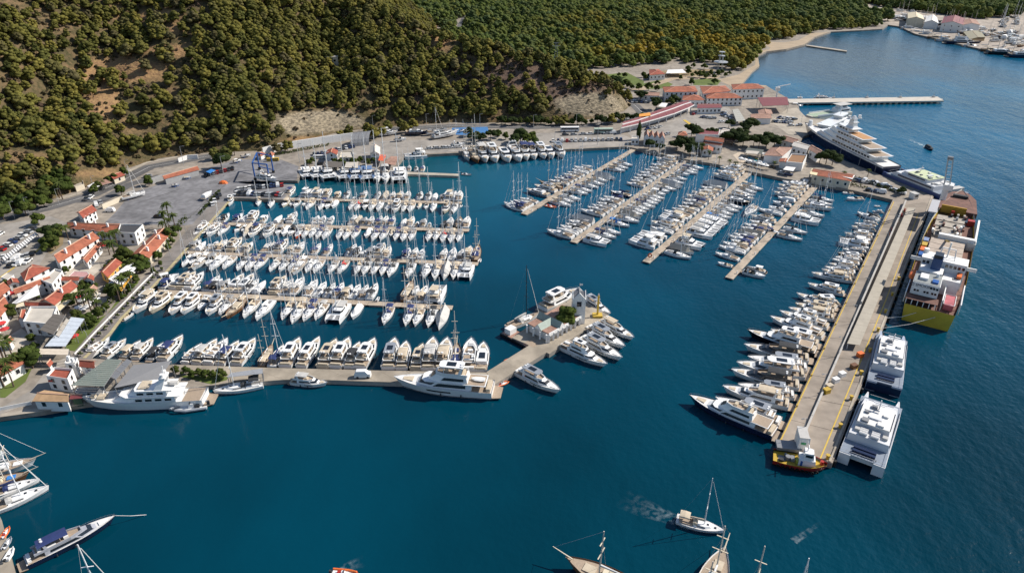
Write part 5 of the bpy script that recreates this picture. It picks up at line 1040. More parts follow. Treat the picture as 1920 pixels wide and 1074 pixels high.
# ------------------------------------------------------------------ buildings
WIN = MB().box(-.55,.55,-.06,.06,0,1.35).mesh('window', glass)
WFR = MB().box(-.68,.68,-.04,.03,-.1,0).box(-.68,.68,-.04,.03,1.35,1.45).box(-.68,-.55,-.04,.03,0,1.35).box(.55,.68,-.04,.03,0,1.35).mesh('frame', white_wall)
DOOR = MB().box(-.55,.55,-.06,.06,0,2.1).mesh('door', wood)
ridge_m = mat('pale ridge tile', (.58,.36,.25), .85)
def ccw(Q):
    a = sum(Q[i][0]*Q[(i+1)%len(Q)][1] - Q[(i+1)%len(Q)][0]*Q[i][1] for i in range(len(Q)))
    return Q if a > 0 else Q[::-1]
def house(label, quad, h, roof='gable', rm=tileo, wm=white_wall, rh=1.6, floors=1, wins=True, name='house', cat='building', over=.5, chim=0, spacing=3.4, group=None, parapet=.6, doors=0, z0=QZ):
    W_ = ccw([P(x, y, z0 + h) for x, y in quad]); c = sum(W_, Vector())/4; base = Vector((c.x, c.y, z0)); Q = [Vector((q.x-c.x, q.y-c.y)) for q in W_]
    if (Q[1]-Q[0]).length < (Q[2]-Q[1]).length: Q = Q[1:] + Q[:1]
    o = thing(name, label, cat, base, 0, group)
    I = [q - q.normalized()*over*1.2 for q in Q] if roof != 'flat' else Q
    hw = h
    wall = MB().prism(I, -.6, hw - (.0 if roof == 'flat' else .02)); m0, m1 = (Q[0]+Q[3])/2, (Q[1]+Q[2])/2; d = (m1-m0).normalized(); L = (m1-m0).length; wd = (Q[3]-Q[0]).length
    def V3(p, z): return (p.x, p.y, z)
    if roof == 'gable':
        i0, i1 = (I[0]+I[3])/2, (I[1]+I[2])/2
        wall.poly([V3(I[0],h-.02), V3(I[3],h-.02), V3(i0,h+rh*.93)]); wall.poly([V3(I[1],h-.02), V3(I[2],h-.02), V3(i1,h+rh*.93)])
        ra, rb = m0, m1
    elif roof == 'hip': ra, rb = m0 + d*min(wd*.5, L*.45), m1 - d*min(wd*.5, L*.45)
    wall.build('wall', wm, o)
    def slope(pts, th=.14):
        mb = MB(); n = len(pts); mb.add([*pts, *[(p[0], p[1], p[2]-th) for p in pts]], [tuple(range(n)), tuple(range(n, 2*n))[::-1]] + [(i, n+i, n+(i+1)%n, (i+1)%n) for i in range(n)]); return mb.build('roof', rm, o)
    if roof in ('gable', 'hip'):
        slope([V3(Q[0],h), V3(Q[1],h), V3(rb,h+rh), V3(ra,h+rh)]); r2 = slope([V3(Q[2],h), V3(Q[3],h), V3(ra,h+rh), V3(rb,h+rh)])
        if roof == 'hip': slope([V3(Q[1],h), V3(Q[2],h), V3(rb,h+rh)]); slope([V3(Q[3],h), V3(Q[0],h), V3(ra,h+rh)])
        rc = MB().tube([V3(ra,h+rh+.05), V3(rb,h+rh+.05)], .16, 5)
        if roof == 'hip':
            for a, b_ in ((ra,Q[0]),(ra,Q[3]),(rb,Q[1]),(rb,Q[2])): rc.tube([V3(a,h+rh+.05), V3(b_,h+.05)], .12, 4)
        rc.build('ridge_cap', ridge_m, r2)
    elif roof == 'mono':
        k = min(range(4), key=lambda i: (W_[i].y)); slope([V3(Q[i], h + (0 if (Q[i].y <= sorted(q.y for q in Q)[1]) else rh)) for i in range(4)])
    elif roof == 'flat':
        MB().prism([q*.96 for q in Q], h-.1, h+.06).build('roof', rm, o)
        for i in range(4):
            a, b_ = Q[i], Q[(i+1)%4]; MB().prism([a, b_, b_*.955, a*.955], h-.02, h+parapet).build('parapet', wm, o)
    for k in range(chim):
        q = lerp(m0, m1, (k+.6)/(chim+.3)); q = q + Vector((-d.y, d.x))*wd*.2*(1 if k % 2 else -1)
        MB().box(q.x-.35,q.x+.35,q.y-.35,q.y+.35,h,h+rh+1.0).build('chimney', white_wall, o)
    if wins:
        for i in range(4):
            a, b_ = I[i], I[(i+1)%4]; e = b_-a; l = e.length; nrm = Vector((e.y, -e.x)).normalized(); mid = (a+b_)/2
            if nrm.dot(Vector((-(c.x+mid.x), -(c.y+mid.y)))) <= 0: continue
            n = max(1, int(l/spacing)); ang = math.atan2(e.y, e.x); fh = h/floors
            for f in range(floors):
                for j in range(n):
                    q = a + e*((j+.5)/n) + nrm*.02
                    if f == 0 and j == n//2 and doors:
                        dd = link('door', DOOR, o); dd.location = (q.x, q.y, 0); dd.rotation_euler.z = ang; continue
                    w_ = link('window', WIN, o); w_.location = (q.x, q.y, fh*f + fh*.36); w_.rotation_euler.z = ang
                    link('frame', WFR, w_)
    return o
def canopy(label, quad, z, m, n=1, name='canopy', cat='canopy', posts=True, th=.08, gapf=.04, sag=0, frame=metalgrey, z0=QZ, zs=None, part='roof_panel', postm=metalgrey, group=None):
    """an awning on posts; quad is split into n panels between edges 0-1 and 3-2"""
    Z = zs or [z]*4; Q = [P(x, y, z0+Z[i]) for i, (x, y) in enumerate(quad)]; c = sum(Q, Vector())/4; B = Vector((c.x, c.y, z0)); Q = [q-B for q in Q]
    o = thing(name, label, cat, B, 0, group)
    for i in range(n):
        a, b_ = (i+gapf/2)/n, (i+1-gapf/2)/n
        if n == 1: a, b_ = 0, 1
        p = [lerp(Q[0],Q[1],a), lerp(Q[0],Q[1],b_), lerp(Q[3],Q[2],b_), lerp(Q[3],Q[2],a)]
        MB().add([*p, *[q - Vector((0,0,th)) for q in p]], [(0,1,2,3),(7,6,5,4),(0,4,5,1),(1,5,6,2),(2,6,7,3),(3,7,4,0)]).build(part, m, o)
    if n > 1:
        f = MB()
        for a, b_ in ((Q[0],Q[1]),(Q[3],Q[2])): f.tube([a-Vector((0,0,.15)), b_-Vector((0,0,.15))], .1, 4)
        f.build('frame', frame, o)
    if posts:
        for q in Q + [lerp(Q[0],Q[1],.5), lerp(Q[3],Q[2],.5)]:
            q = q*.97; MB().cyl(q.x, q.y, -.1, q.z-.05, .11, 6).build('post', postm, o)
    return o
# --- quay-side town, west
house('small white house with red gable roof beside the road junction', [(142,399),(166,386),(182,394),(156,409)], 4.0, 'gable', tiler, rh=1.4, floors=2, spacing=2.6)
house('long white building with orange roof behind the palms', [(131,418.5),(234,420),(222,437),(126,428)], 3.6, 'gable', tileo, rh=1.6, floors=2, spacing=4, chim=3)
house('modern white block with dark flat roof and glass front', [(226,422),(269,423),(253,439),(221,438)], 5.0, 'flat', mat('dark roof sheet',(.06,.06,.065),.7), floors=2, spacing=3)
house('long diagonal building with red roof and white skylights', [(246,478),(297,430),(320,438),(280,484)], 3.0, 'gable', tileo, rh=1.5, wm=cream_wall, spacing=4.5, chim=4)
house('white restaurant with orange double roof facing the palms', [(98,480),(166,439),(187,446),(110,493)], 5.0, 'gable', tileo, rh=1.8, floors=2, spacing=4, chim=3)
house('low arcade with orange lean-to roof and arches', [(152,485),(181,455),(191,459),(163,493)], 2.9, 'gable', tileo, rh=.8, spacing=3)
house('yellow walled restaurant with dark red roof', [(186,511),(209,488),(229,492),(202,520)], 3.3, 'gable', tiler, wm=mat('ochre wall',(.62,.36,.07),.85), rh=1.2, spacing=3)
canopy('row of cream awnings beside the yellow walled restaurant', [(203,523),(243,493),(262,493),(228,536)], 3.6, c_white, 6)
canopy('orange awning edging the cream awnings', [(222,541),(243,515),(248,517),(228,546)], 3.2, mat('orange yellow canvas',(.70,.36,.04),.8), 3)
house('white house with wide red hip roof by the car park', [(38,513),(60,495),(94,502),(46,527)], 4.3, 'hip', tiler, rh=1.6, floors=2, spacing=3.5)
house('small red roofed annex next to the wide hip roof', [(12,527),(33,522),(37,530),(15,535)], 2.9, 'gable', tiler, rh=.9)
house('curving white building with orange roof band', [(24,543),(92,519),(97,525),(28,551)], 4.3, 'gable', tileo, rh=.9, floors=2, spacing=3.5)
house('white stepped building under the curving roof band', [(78,527),(104,506),(118,510),(98,535)], 4.7, 'flat', flatroof, floors=2, spacing=3)
house('orange roofed house at the frame edge', [(-30,545),(0,531),(20,541),(-8,562)], 4.3, 'gable', tileo, rh=1.5, floors=2)
house('orange roofed house with white balcony at the frame edge', [(-35,585),(5,553),(18,573),(-15,612)], 4.3, 'gable', tileo, rh=1.4, floors=2)
house('long red roof over a narrow shop row', [(103,526),(108,518),(150,519),(148,526)], 3.0, 'gable', tiler, rh=.8)
house('small red roof beside the shop row', [(155,524),(163,516),(177,518),(176,526)], 3.2, 'gable', tiler, rh=.9)
house('large red roofed hall beside the sail canopy', [(72,566),(126,530),(146,536),(102,572)], 3.6, 'gable', tiler, wm=cream_wall, rh=1.6, chim=1, spacing=4)
house('low red roof in front of the hall', [(47,566),(97,567),(95,575),(47,573)], 2.9, 'gable', tiler, rh=.8, spacing=4)
canopy('large cream shade sail between the red roofs', [(22,568),(70,533),(75,552),(30,569)], 4.5, c_white, 1, cat='shade sail', name='shade_sail', zs=[3.6,5.0,4.0,4.4])
canopy('small cream shade sail below the large one', [(24,572),(44,566),(46,573),(28,577)], 3.8, mat('cream canvas',(.66,.58,.42),.85), 1, cat='shade sail', name='shade_sail')
house('white flat roofed terrace building with angular corner', [(44,605),(58,577),(108,577),(96,610)], 4.3, 'flat', flatroof, floors=2, spacing=3)
canopy('dark pergola roof of panels beside the white terrace', [(74,618),(101,588),(122,591),(100,627)], 5.5, mat('grey brown panels',(.13,.115,.10),.7), 5)
canopy('narrow beige awning along the dark pergola', [(104,628),(124,597),(130,599),(110,631)], 4.4, flatroof, 3)
canopy('pale blue grey panel roof over the garden restaurant', [(84,649),(134,594),(158,597),(122,649)], 4.2, mat('pale translucent panels',(.55,.60,.66),.4), 7)
canopy('beige awning at the end of the restaurant row', [(68,664),(73,653),(129,654),(127,665)], 4.0, mat('beige awning',(.60,.52,.42),.85), 2)
house('red roofed house at the frame edge by the corner garden', [(-30,690),(38,657),(46,680),(-10,712)], 3.6, 'gable', tileo, rh=1.6)
house('white house with red roof patch beside the corner lane', [(88,708),(103,692),(138,695),(128,714)], 4.0, 'flat', tiler, floors=2, spacing=3.5, parapet=.8)
house('white gabled house with red roof behind the slatted pavilion', [(148,687),(154,676),(180,677),(178,690)], 4.0, 'gable', tiler, rh=1.3, floors=2, spacing=3)
SIGN = [('QUEEN', P(145,699.5,QZ+4.4)), ('STARS', P(160,699,QZ+4.4))]
house('white twin chimney house by the quay road end', [(122,683),(128,672),(146,673),(141,686)], 4.0, 'flat', white_wall, floors=2, spacing=3, chim=2, rh=.8)
house('small white kiosk with red roof in the corner lane', [(85,684),(92,676),(100,679),(93,688)], 2.4, 'gable', tiler, rh=.8, wins=False)
house('low white quay building with tan roof', [(60,752),(83,731),(131,737),(129,753)], 2.9, 'gable', mat('tan roof tile',(.42,.27,.15),.85,var=.15,scale=.8), rh=.9, spacing=3.2)
house('small green shed with red roof on the quay', [(130,748),(137,738),(155,739),(154,746)], 2.3, 'gable', maroon, wm=mat('dark green boards',(.03,.07,.04),.8), rh=.6, wins=False)
po = canopy('pavilion with slatted glass roof beside the superyacht', [(133,722),(201,672),(228,674),(194,724)], 5.5, mat('green grey glass slats',(.20,.23,.20),.35), 14, gapf=.18, part='roof_slat', name='pavilion', cat='pavilion')
canopy('grey steel lean-to along the slatted pavilion', [(205,705),(238,672),(247,676),(216,711)], 5.2, metalgrey, 3)
house('white arched ground floor of the pavilion', [(140,736),(146,727),(197,729),(194,739)], 1.9, 'flat', metalgrey, spacing=5, parapet=.2)
canopy('big grey tensioned canopy over the quay restaurant', [(214,727),(250,684),(322,676),(299,709)], 5.0, mat('grey canopy fabric',(.235,.235,.24),.85,var=.04), 1, zs=[4.6,5.2,6.2,4.8])
canopy('grey glazed shelter with terrace on the south pier', [(426,707),(432,699),(492,690),(492,700)], 3.2, mat('grey shelter roof',(.30,.31,.33),.4), 8, name='shelter', cat='shelter', z0=1.5)
tm_ = mat('pale terrace paving', (.47,.42,.35), .9, var=.12, scale=.5, scale2=.2)
sheet('terrace', [(118,512),(150,492),(186,492),(190,505),(170,520),(120,522)], tm_); sheet('terrace', [(150,600),(146,570),(176,556),(212,560),(190,590)], tm_); sheet('terrace', [(0,640),(40,615),(70,640),(60,660),(20,680),(0,670)], tm_)
sheet('garden', [(205,500),(215,480),(245,480),(240,510),(215,520)], lawn); sheet('garden', [(120,655),(140,612),(200,590),(222,560),(262,520),(258,533),(225,568),(180,614),(140,658)], lawn); sheet('garden', [(0,700),(60,690),(48,715),(10,745),(0,745)], lawn); sheet('garden', [(85,470),(92,445),(120,440),(118,458),(96,476)], soil); sheet('garden', [(332,703),(430,706),(425,712),(396,720),(340,706)], lawn)
# --- along the coast road
house('cream house with red roof above the coast road bend', [(201,329),(219,324),(235,328),(213,336)], 2.9, 'gable', tiler, wm=cream_wall, rh=1.0)
canopy('white awning next to the cream roadside house', [(163,349),(176,342),(190,347),(174,354)], 3.0, c_white, 2)
canopy('brown sheet roof next to the cream roadside house', [(179,342),(198,336),(210,342),(192,347)], 3.2, tileb, 2)
house('pale open walled shed above the roadside garden', [(131,345),(155,339),(158,347),(142,353)], 1.9, 'flat', concrete, wm=cream_wall, wins=False)
house('white garden house beside the round pool', [(10,369),(35,364),(38,374),(14,378)], 2.3, 'flat', white_wall, wins=False)
sh = house('long curved shed with red roof beside the yard entrance', [(303,331),(345,315),(372,312),(376,319),(340,327),(306,337)][:1] + [(368,311.5),(374,318),(308,336)], 3.0, 'gable', tileo, wm=grey_wall, rh=.9, wins=False)
canopy('bright blue tarpaulin shelter at the yard edge', [(386,322),(396,317),(404,319),(394,325)], 2.6, c_lblue, 1)
# --- boatyard and marina office
house('small white hut with red hip roof by the yard wall', [(481,291),(490,286),(498,288),(489,293)], 2.3, 'hip', tileo, rh=1.2, wins=False)
house('white hut with red hip roof, closer to the marina office', [(502,291),(507,286),(515,288),(511,293)], 2.3, 'hip', tileo, rh=1.3, wins=False)
house('marina office with orange roof and dark verandah', [(610,289),(614,281),(634,282),(632,290)], 4.3, 'gable', tiler, rh=1.2, floors=2, spacing=3)
house('cream curved marina building beside the office', [(637,297),(640,286),(660,285),(664,297)], 4.0, 'flat', flatroof, wm=cream_wall, floors=2, spacing=4)
house('white gabled workshop on the boatyard quay', [(693,288),(695,275),(713,276),(712,289)], 4.7, 'gable', mat('pale sheet roof',(.6,.56,.5),.6), rh=1.5, floors=2, spacing=4)
canopy('orange red awning on the boatyard quay', [(709,301),(713,290),(724,291),(720,302)], 3.2, mat('orange red canvas',(.62,.12,.05),.8), 1)
canopy('brown flat roof by the boatyard quay edge', [(718,306),(733,293),(747,294),(741,310)], 3.4, tileb, 1)
# arched hangar
hg = thing('arched_hangar', 'grey arched boat hangar at the end of the white wall', 'hangar', (*P(680,268,QZ)[:2], QZ))
A, B = P(664,270,QZ)-P(680,268,QZ), P(698,266,QZ)-P(680,268,QZ)
def arch(q, n=10, r=6.5, tk=0): return [(q.x + 0.1*r*math.cos(math.pi*k/n), q.y + r*math.cos(math.pi*k/n), (r-tk)*math.sin(math.pi*k/n)) for k in range(n+1)]
for i in range(5):
    MB().loft([arch(lerp(A,B,(i+.02)/5)), arch(lerp(A,B,(i+.97)/5))], cap=False, closed=False).build('roof_panel', metalgrey, hg)
MB().loft([arch(A), arch(A + (B-A)*.02)], cap=False, closed=False).poly([(p[0]+.3,p[1],p[2]) for p in arch(A)]).build('end_wall', white_wall, hg)
def wall_run(label, pts, h, w, m, name='boundary_wall', n=None, z0=QZ, part='wall_panel'):
    Q = [P(x, y, z0) for x, y in pts]; B = Q[0].copy(); o = thing(name, label, 'wall', B)
    for i in range(len(Q)-1):
        a, b_ = Q[i]-B, Q[i+1]-B; l = (b_-a).length; k = max(1, int(l/6)) if n is None else n; d = (b_-a).normalized(); nn = Vector((-d.y, d.x, 0))*w/2
        for j in range(k):
            p, q = lerp(a, b_, j/k), lerp(a, b_, (j+.99)/k); MB().prism([p+nn, p-nn, q-nn, q+nn], -.3, h).build(part, m, o)
    return o
wall_run('long white retaining wall stepping down behind the boatyard', [(494,291),(523,283),(560,277),(605,270),(663,262)], 4.2, .6, white_wall)
wall_run('white wall between the yard and the coast road', [(335,305),(352,299),(372,298)], 2.4, .4, white_wall)
wall_run('white wall beside the orange tarpaulin yard entrance', [(193,392),(226,378),(240,372)], 2.2, .4, cream_wall)
wall_run('grey fence wall of the boat yard entrance', [(286,345),(306,338),(322,334)], 3.0, .4, grey_wall)
wall_run('low white parapet wall along the quay road planters', [(140,665),(182,620),(233,568),(262,538),(290,510)], .45, .22, white_wall)
wall_run('white rail fence at the corner quay', [(0,770),(30,764),(60,758)], 1.1, .12, white_wall, name='quay_fence')
# --- harbour office buildings, north
for i, (lab, q, h, f) in enumerate((('two storey white building with orange roof, nearest the lawn', [(1246,173),(1242,163),(1303,162),(1309,172)], 7, 2), ('two storey white building with orange roof, behind the middle', [(1318,176),(1312,162),(1360,161),(1371,171)], 7, 2), ('two storey white building with dark orange roof by the beach', [(1374,168),(1371,158.5),(1422,158),(1435,166)], 7.5, 2),
        ('one storey white building with orange roof in front of the middle', [(1279,188),(1281,179.5),(1311,179),(1322,188)], 5, 1), ('long white building with orange roof facing the terminal', [(1325,185),(1323,176),(1378,176),(1394,184)], 5.5, 2))):
    house(lab, q, h, 'hip', tileo, rh=2.0, floors=f, spacing=3.0, name='harbour_building')
house('red roofed low house in the trees by the lawn', [(1196,178),(1200,172),(1238,174),(1236,180)], 4.0, 'gable', tileb, rh=1.0)
house('red roofed restaurant by the park', [(1218,141),(1217,131),(1235,130),(1248,139)], 4.5, 'hip', tiler, rh=1.4)
canopy('white tented terrace by the park restaurant', [(1249,138),(1252,131),(1280,130),(1287,137)], 3.5, c_white, 5)
house('small red roofed house by the curving road', [(1143,166),(1147,163),(1155,166),(1152,170)], 4, 'gable', tiler, rh=1)
canopy('white van-like kiosk roof by the curving road', [(1234,200),(1240,193),(1252,194),(1248,201)], 3, c_white, 1)
# terminal: a curving strip of maroon roof on columns
tm = thing('ferry_terminal', 'long curving terminal with maroon roof and white eaves', 'building', (0,0,0))
fr = [P(x, y, QZ+4.2) for x, y in ((1165,240),(1200,232),(1236,222),(1265,213),(1290,203),(1302,197))]; bk = [P(x, y, QZ+5.8) for x, y in ((1168,229),(1198,220),(1230,208),(1256,199),(1275,192),(1290,189))]
for i in range(5):
    for j in range(2):
        a, b_ = (j+.01)/2, (j+.99)/2; p = [lerp(fr[i],fr[i+1],a), lerp(fr[i],fr[i+1],b_), lerp(bk[i],bk[i+1],b_), lerp(bk[i],bk[i+1],a)]
        MB().add([*p, *[q-Vector((0,0,.2)) for q in p]], [(0,1,2,3),(7,6,5,4),(0,4,5,1),(1,5,6,2),(2,6,7,3),(3,7,4,0)]).build('roof_panel', maroon, tm)
        q = p[0]; MB().box(q.x-.3,q.x+.3,q.y+.5,q.y+1.1,QZ-.1,q.z-.1).build('column', white_wall, tm)
    a, b_ = fr[i], fr[i+1]; d = (b_-a).normalized(); n = Vector((-d.y,d.x,0))*.15
    MB().prism([a-n, b_-n, b_+n, a+n], a.z-.35, a.z+.2).build('eave', white_wall, tm)
    a, b_ = lerp(fr[i],bk[i],.55), lerp(fr[i+1],bk[i+1],.55); MB().tube([a+Vector((0,0,.12)), b_+Vector((0,0,.12))], .4, 4).build('roof_light', white_wall, tm)
    a, b_ = lerp(fr[i],bk[i],.5), lerp(fr[i+1],bk[i+1],.5); MB().prism([(a.x,a.y),(b_.x,b_.y),(bk[i+1].x,bk[i+1].y),(bk[i].x,bk[i].y)], QZ-.1, QZ+3.9).build('wall', white_wall, tm)
house('low terminal wing with maroon roof at the parking corner', [(1307,203),(1308,195),(1350,195),(1354,202)], 4.2, 'gable', maroon, rh=.8, spacing=2.6, name='terminal_wing')
canopy('orange truck awning on the terminal roof side', [(1198,219),(1199,214),(1219,211),(1220,217)], 6.0, mat('orange sheet',(.70,.30,.05),.7), 2)
canopy('market hall with broad red sheet roof by the long pier', [(1430,199),(1420,183),(1476,182),(1479,197)], 6.0, maroon, 6, zs=[5.5,7,7,5.5], name='market_hall', cat='building', th=.2)
house('faded red shed beside the market hall', [(1408,222),(1406,214),(1444,213),(1447,222)], 4.0, 'gable', tileb, rh=.8, wins=False)
house('faded red lean-to behind the market lot', [(1423,215),(1421,207),(1446,206),(1449,214)], 3.6, 'gable', tileb, rh=.8, wins=False)
canopy('curved carport with pale sheet roof in the parking', [(1381,228),(1373,206),(1384,204),(1398,226)], 3.2, mat('pale carport sheet',(.40,.39,.34),.6), 6)
# white gabled row by the cypress
gw = thing('gabled_house', 'white house with zigzag row of gables by the cypress', 'building', (*P(1229,262,QZ)[:2], QZ))
a0, a1 = P(1208,256,QZ+5)-P(1229,262,QZ), P(1247,260,QZ+5)-P(1229,262,QZ); ax = Vector((a1.x-a0.x, a1.y-a0.y, 0)); dp = Vector((1.5, 9, 0))
for i in range(4):
    p, q = a0 + ax*(i/4), a0 + ax*((i+.995)/4); p.z = q.z = 0; m = (p+q)/2
    MB().prism([p, q, q+dp, p+dp], -.2, 4.6).add([(p.x,p.y,4.6),(q.x,q.y,4.6),(m.x,m.y,6.6),(p.x+dp.x,p.y+dp.y,4.6),(q.x+dp.x,q.y+dp.y,4.6),(m.x+dp.x,m.y+dp.y,6.6)], [(0,1,2),(3,5,4)]).build('wall', white_wall, gw)
    for s, t in ((p, m), (q, m)):
        MB().add([(s.x,s.y,4.62),(t.x,t.y,6.65),(t.x+dp.x,t.y+dp.y,6.65),(s.x+dp.x,s.y+dp.y,4.62),(s.x,s.y,4.75),(t.x,t.y,6.78),(t.x+dp.x,t.y+dp.y,6.78),(s.x+dp.x,s.y+dp.y,4.75)], [(0,1,2,3),(7,6,5,4),(0,4,5,1),(1,5,6,2),(2,6,7,3),(3,7,4,0)]).build('roof', tileb, gw)
    w_ = link('window', WIN, gw); w_.location = (m.x, m.y-.03, 2.0)
house('small white hut beside the cypress', [(1184,262),(1185,257),(1197,257),(1198,262)], 3.2, 'flat', flatroof, spacing=2)
house('orange roofed house half hidden by stone pines', [(1270,255),(1272,248),(1286,247),(1290,254)], 5, 'hip', tileo, rh=1.4)
for i, (q, l) in enumerate((([(1320,262),(1322,256),(1358,261),(1357,267)], 'top'), ([(1318,268),(1320,263),(1356,268),(1354,273)], 'middle'), ([(1316,281),(1318,275),(1338,277),(1337,284)], 'lowest'))):
    house('orange roofed terrace house stepping to the water, %s row' % l, q, 6.5 - 1.5*i, 'gable', tileo, rh=1.1, spacing=2.4)
house('maroon flat roofed hall behind the stone pines', [(1305,252),(1308,242),(1350,243),(1348,253)], 4.5, 'flat', maroon, wins=False, parapet=.1)
house('long building with pale sheet roof behind the stone pines', [(1350,250),(1356,241),(1395,247),(1398,255)], 4, 'gable', mat('pale sheet roof',(.6,.56,.5),.6), rh=.8, wins=False)
house('brown roofed restaurant beside the pool', [(1432,291),(1445,277),(1486,277),(1467,293)], 4.5, 'hip', tileb, rh=1.5, wins=False)
house('white walled house with faded roof near the dark superyacht', [(1484,273),(1492,265),(1520,273),(1514,281)], 5, 'gable', mat('pale sheet roof',(.6,.56,.5),.6), rh=1, spacing=3)
house('pink roofed house beside the wharf', [(1516,280),(1523,272),(1545,284),(1534,290)], 4.5, 'gable', tileb, rh=1.1)
house('faded red house in the row behind the pool restaurant', [(1465,262),(1472,254),(1500,262),(1492,270)], 4.5, 'gable', tileb, rh=1.1)
house('brown flat terrace house behind the quay shops', [(1474,305),(1484,290),(1513,292),(1505,308)], 4, 'flat', mat('brown earth roof',(.26,.14,.07),.9), wins=False)
house('red roofed kiosk row by the quay shops', [(1460,303),(1463,297),(1483,301),(1480,308)], 3.4, 'gable', tileo, rh=.8, wins=False)
canopy('white awning on the quay behind the pontoons', [(1468,318),(1474,312),(1492,314),(1487,321)], 3, c_white, 2)
house('long quay restaurant with orange and cream roof', [(1521,327),(1526,316),(1602,327),(1596,340)], 4.2, 'gable', tileo, wm=cream_wall, rh=1.3, spacing=3.4)
canopy('cream awning at the end of the long quay restaurant', [(1518,326),(1522,316),(1536,318),(1531,329)], 4.8, mat('cream awning',(.72,.60,.38),.8), 2)
canopy('white awning at the jetty end of the quay restaurant', [(1576,330),(1581,325),(1603,329),(1598,336)], 4.9, c_white, 2)
canopy('pale arched roof by the pool terrace', [(1398,287),(1400,282),(1424,284),(1420,289)], 3.5, flatroof, 3)
# pool and terrace
sheet('pool_terrace', [(1374,291),(1386,285),(1446,303),(1456,312),(1440,316),(1385,303)], mat('terrace stone',(.50,.42,.33),.9), lift=.05)
pw = bpy.data.materials.new('pool water'); pw.use_nodes = True; pb_ = pw.node_tree.nodes['Principled BSDF']; pb_.inputs['Base Color'].default_value = (.05,.50,.72,1); pb_.inputs['Roughness'].default_value = .08
pool = thing('swimming_pool', 'turquoise swimming pool on the quay terrace', 'pool', (*P(1418,302,QZ)[:2], QZ)); b0 = P(1418,302,QZ)
pq = [P(x, y, QZ)-b0 for x, y in ((1399,297),(1405,294),(1440,306),(1434,310))]
MB().prism(pq, .05, .16).build('water_surface', pw, pool)
for i in range(4):
    a, b_ = pq[i], pq[(i+1)%4]; d = (b_-a).normalized(); n = Vector((d.y,-d.x,0))*.5; MB().prism([a, b_, b_+n, a+n], .0, .22).build('pool_edge', flatroof, pool)
PARA = Proto('parasol', 'parasol', 3, 'white parasol').add('canopy', MB().loft([[(1.5*math.cos(k*math.pi/4),1.5*math.sin(k*math.pi/4),2.3) for k in range(8)],[(.05*math.cos(k*math.pi/4),.05*math.sin(k*math.pi/4),2.9) for k in range(8)]]), c_white).add('pole', MB().cyl(0,0,0,2.8,.05,6), steel)
for i in range(7):
    q = lerp(P(1412,291,QZ), P(1443,299,QZ), i/6); PARA.place(q, 0, 1, 'white parasol behind the pool, %s of the row from the palms' % ordw(i+1), 'parasols behind the pool')
for i in range(7):
    q = lerp(P(1388,304,QZ), P(1436,318,QZ), i/6); PARA.place(q, 0, 1, 'white parasol on the terrace below the pool, %s from the palms' % ordw(i+1), 'parasols below the pool')
tw = thing('water_tower', 'open steel viewing tower with round platform by the beach', 'tower', (*P(1349,135,QZ)[:2], QZ))
for s, t in ((-1,-1),(1,-1),(1,1),(-1,1)): MB().tube([(2*s,2*t,-.2),(1.2*s,1.2*t,13)], .22, 5).build('leg', steel, tw)
MB().cyl(0,0,8,8.5,6,12).build('platform', steel, tw); MB().cyl(0,0,13,13.5,3,10).cyl(0,0,16.2,16.6,2.6,10).build('roof', steel, tw); MB().cyl(0,0,13.5,16.2,.3,6).build('mast', steel, tw)
# --- fuel dock building
fb = thing('fuel_station', 'white arcaded harbour building with green gables on the dock', 'building', (*P(1040,622,1.5)[:2], 1.5)); o0 = P(1040,622,1.5)
fa, fbp, fcp, fd = (P(x, y, 1.5)-o0 for x, y in ((988,621),(1029,642),(1094,605),(1052,586)))
ux = (fbp-fa).normalized(); uy = (fcp-fbp).normalized(); wA = (fbp-fa).length; lA = (fcp-fbp).length
def fpt(u, v): return fa + ux*wA*u + uy*lA*v
def fblock(u0, u1, v0, v1, h, name='wall', m=white_wall): return MB().prism([fpt(u0,v0), fpt(u1,v0), fpt(u1,v1), fpt(u0,v1)], -.1, h).build(name, m, fb)
fblock(.06,.90,.03,.97,2.9)
MB().prism([fpt(.02,.0), fpt(.98,.0), fpt(.98,.26), fpt(.02,.26)], 2.9, 3.2).build('roof', tileb, fb); MB().prism([fpt(.02,.40), fpt(.98,.40), fpt(.98,1), fpt(.02,1)], 2.9, 3.2).build('roof', tileb, fb)
for v in [i/8 for i in range(9)]:
    for u in (1.0,):
        q = fpt(u, v); MB().box(q.x-.3,q.x+.3,q.y-.3,q.y+.3,-.1,2.9).build('column', white_wall, fb)
for i in range(8):
    q0, q1 = fpt(1.0, i/8), fpt(1.0, (i+1)/8); n = Vector((ux.x, ux.y, 0))*.15; MB().prism([q0-n, q1-n, q1+n, q0+n], 2.2, 3.35).build('arch_band', white_wall, fb)
for u in (.05,.35,.65,.95):
    q = fpt(u, -.03); MB().box(q.x-.3,q.x+.3,q.y-.3,q.y+.3,-.1,2.9).build('column', white_wall, fb)
gm = mat('grey green copper', (.27,.33,.29), .6, var=.1)
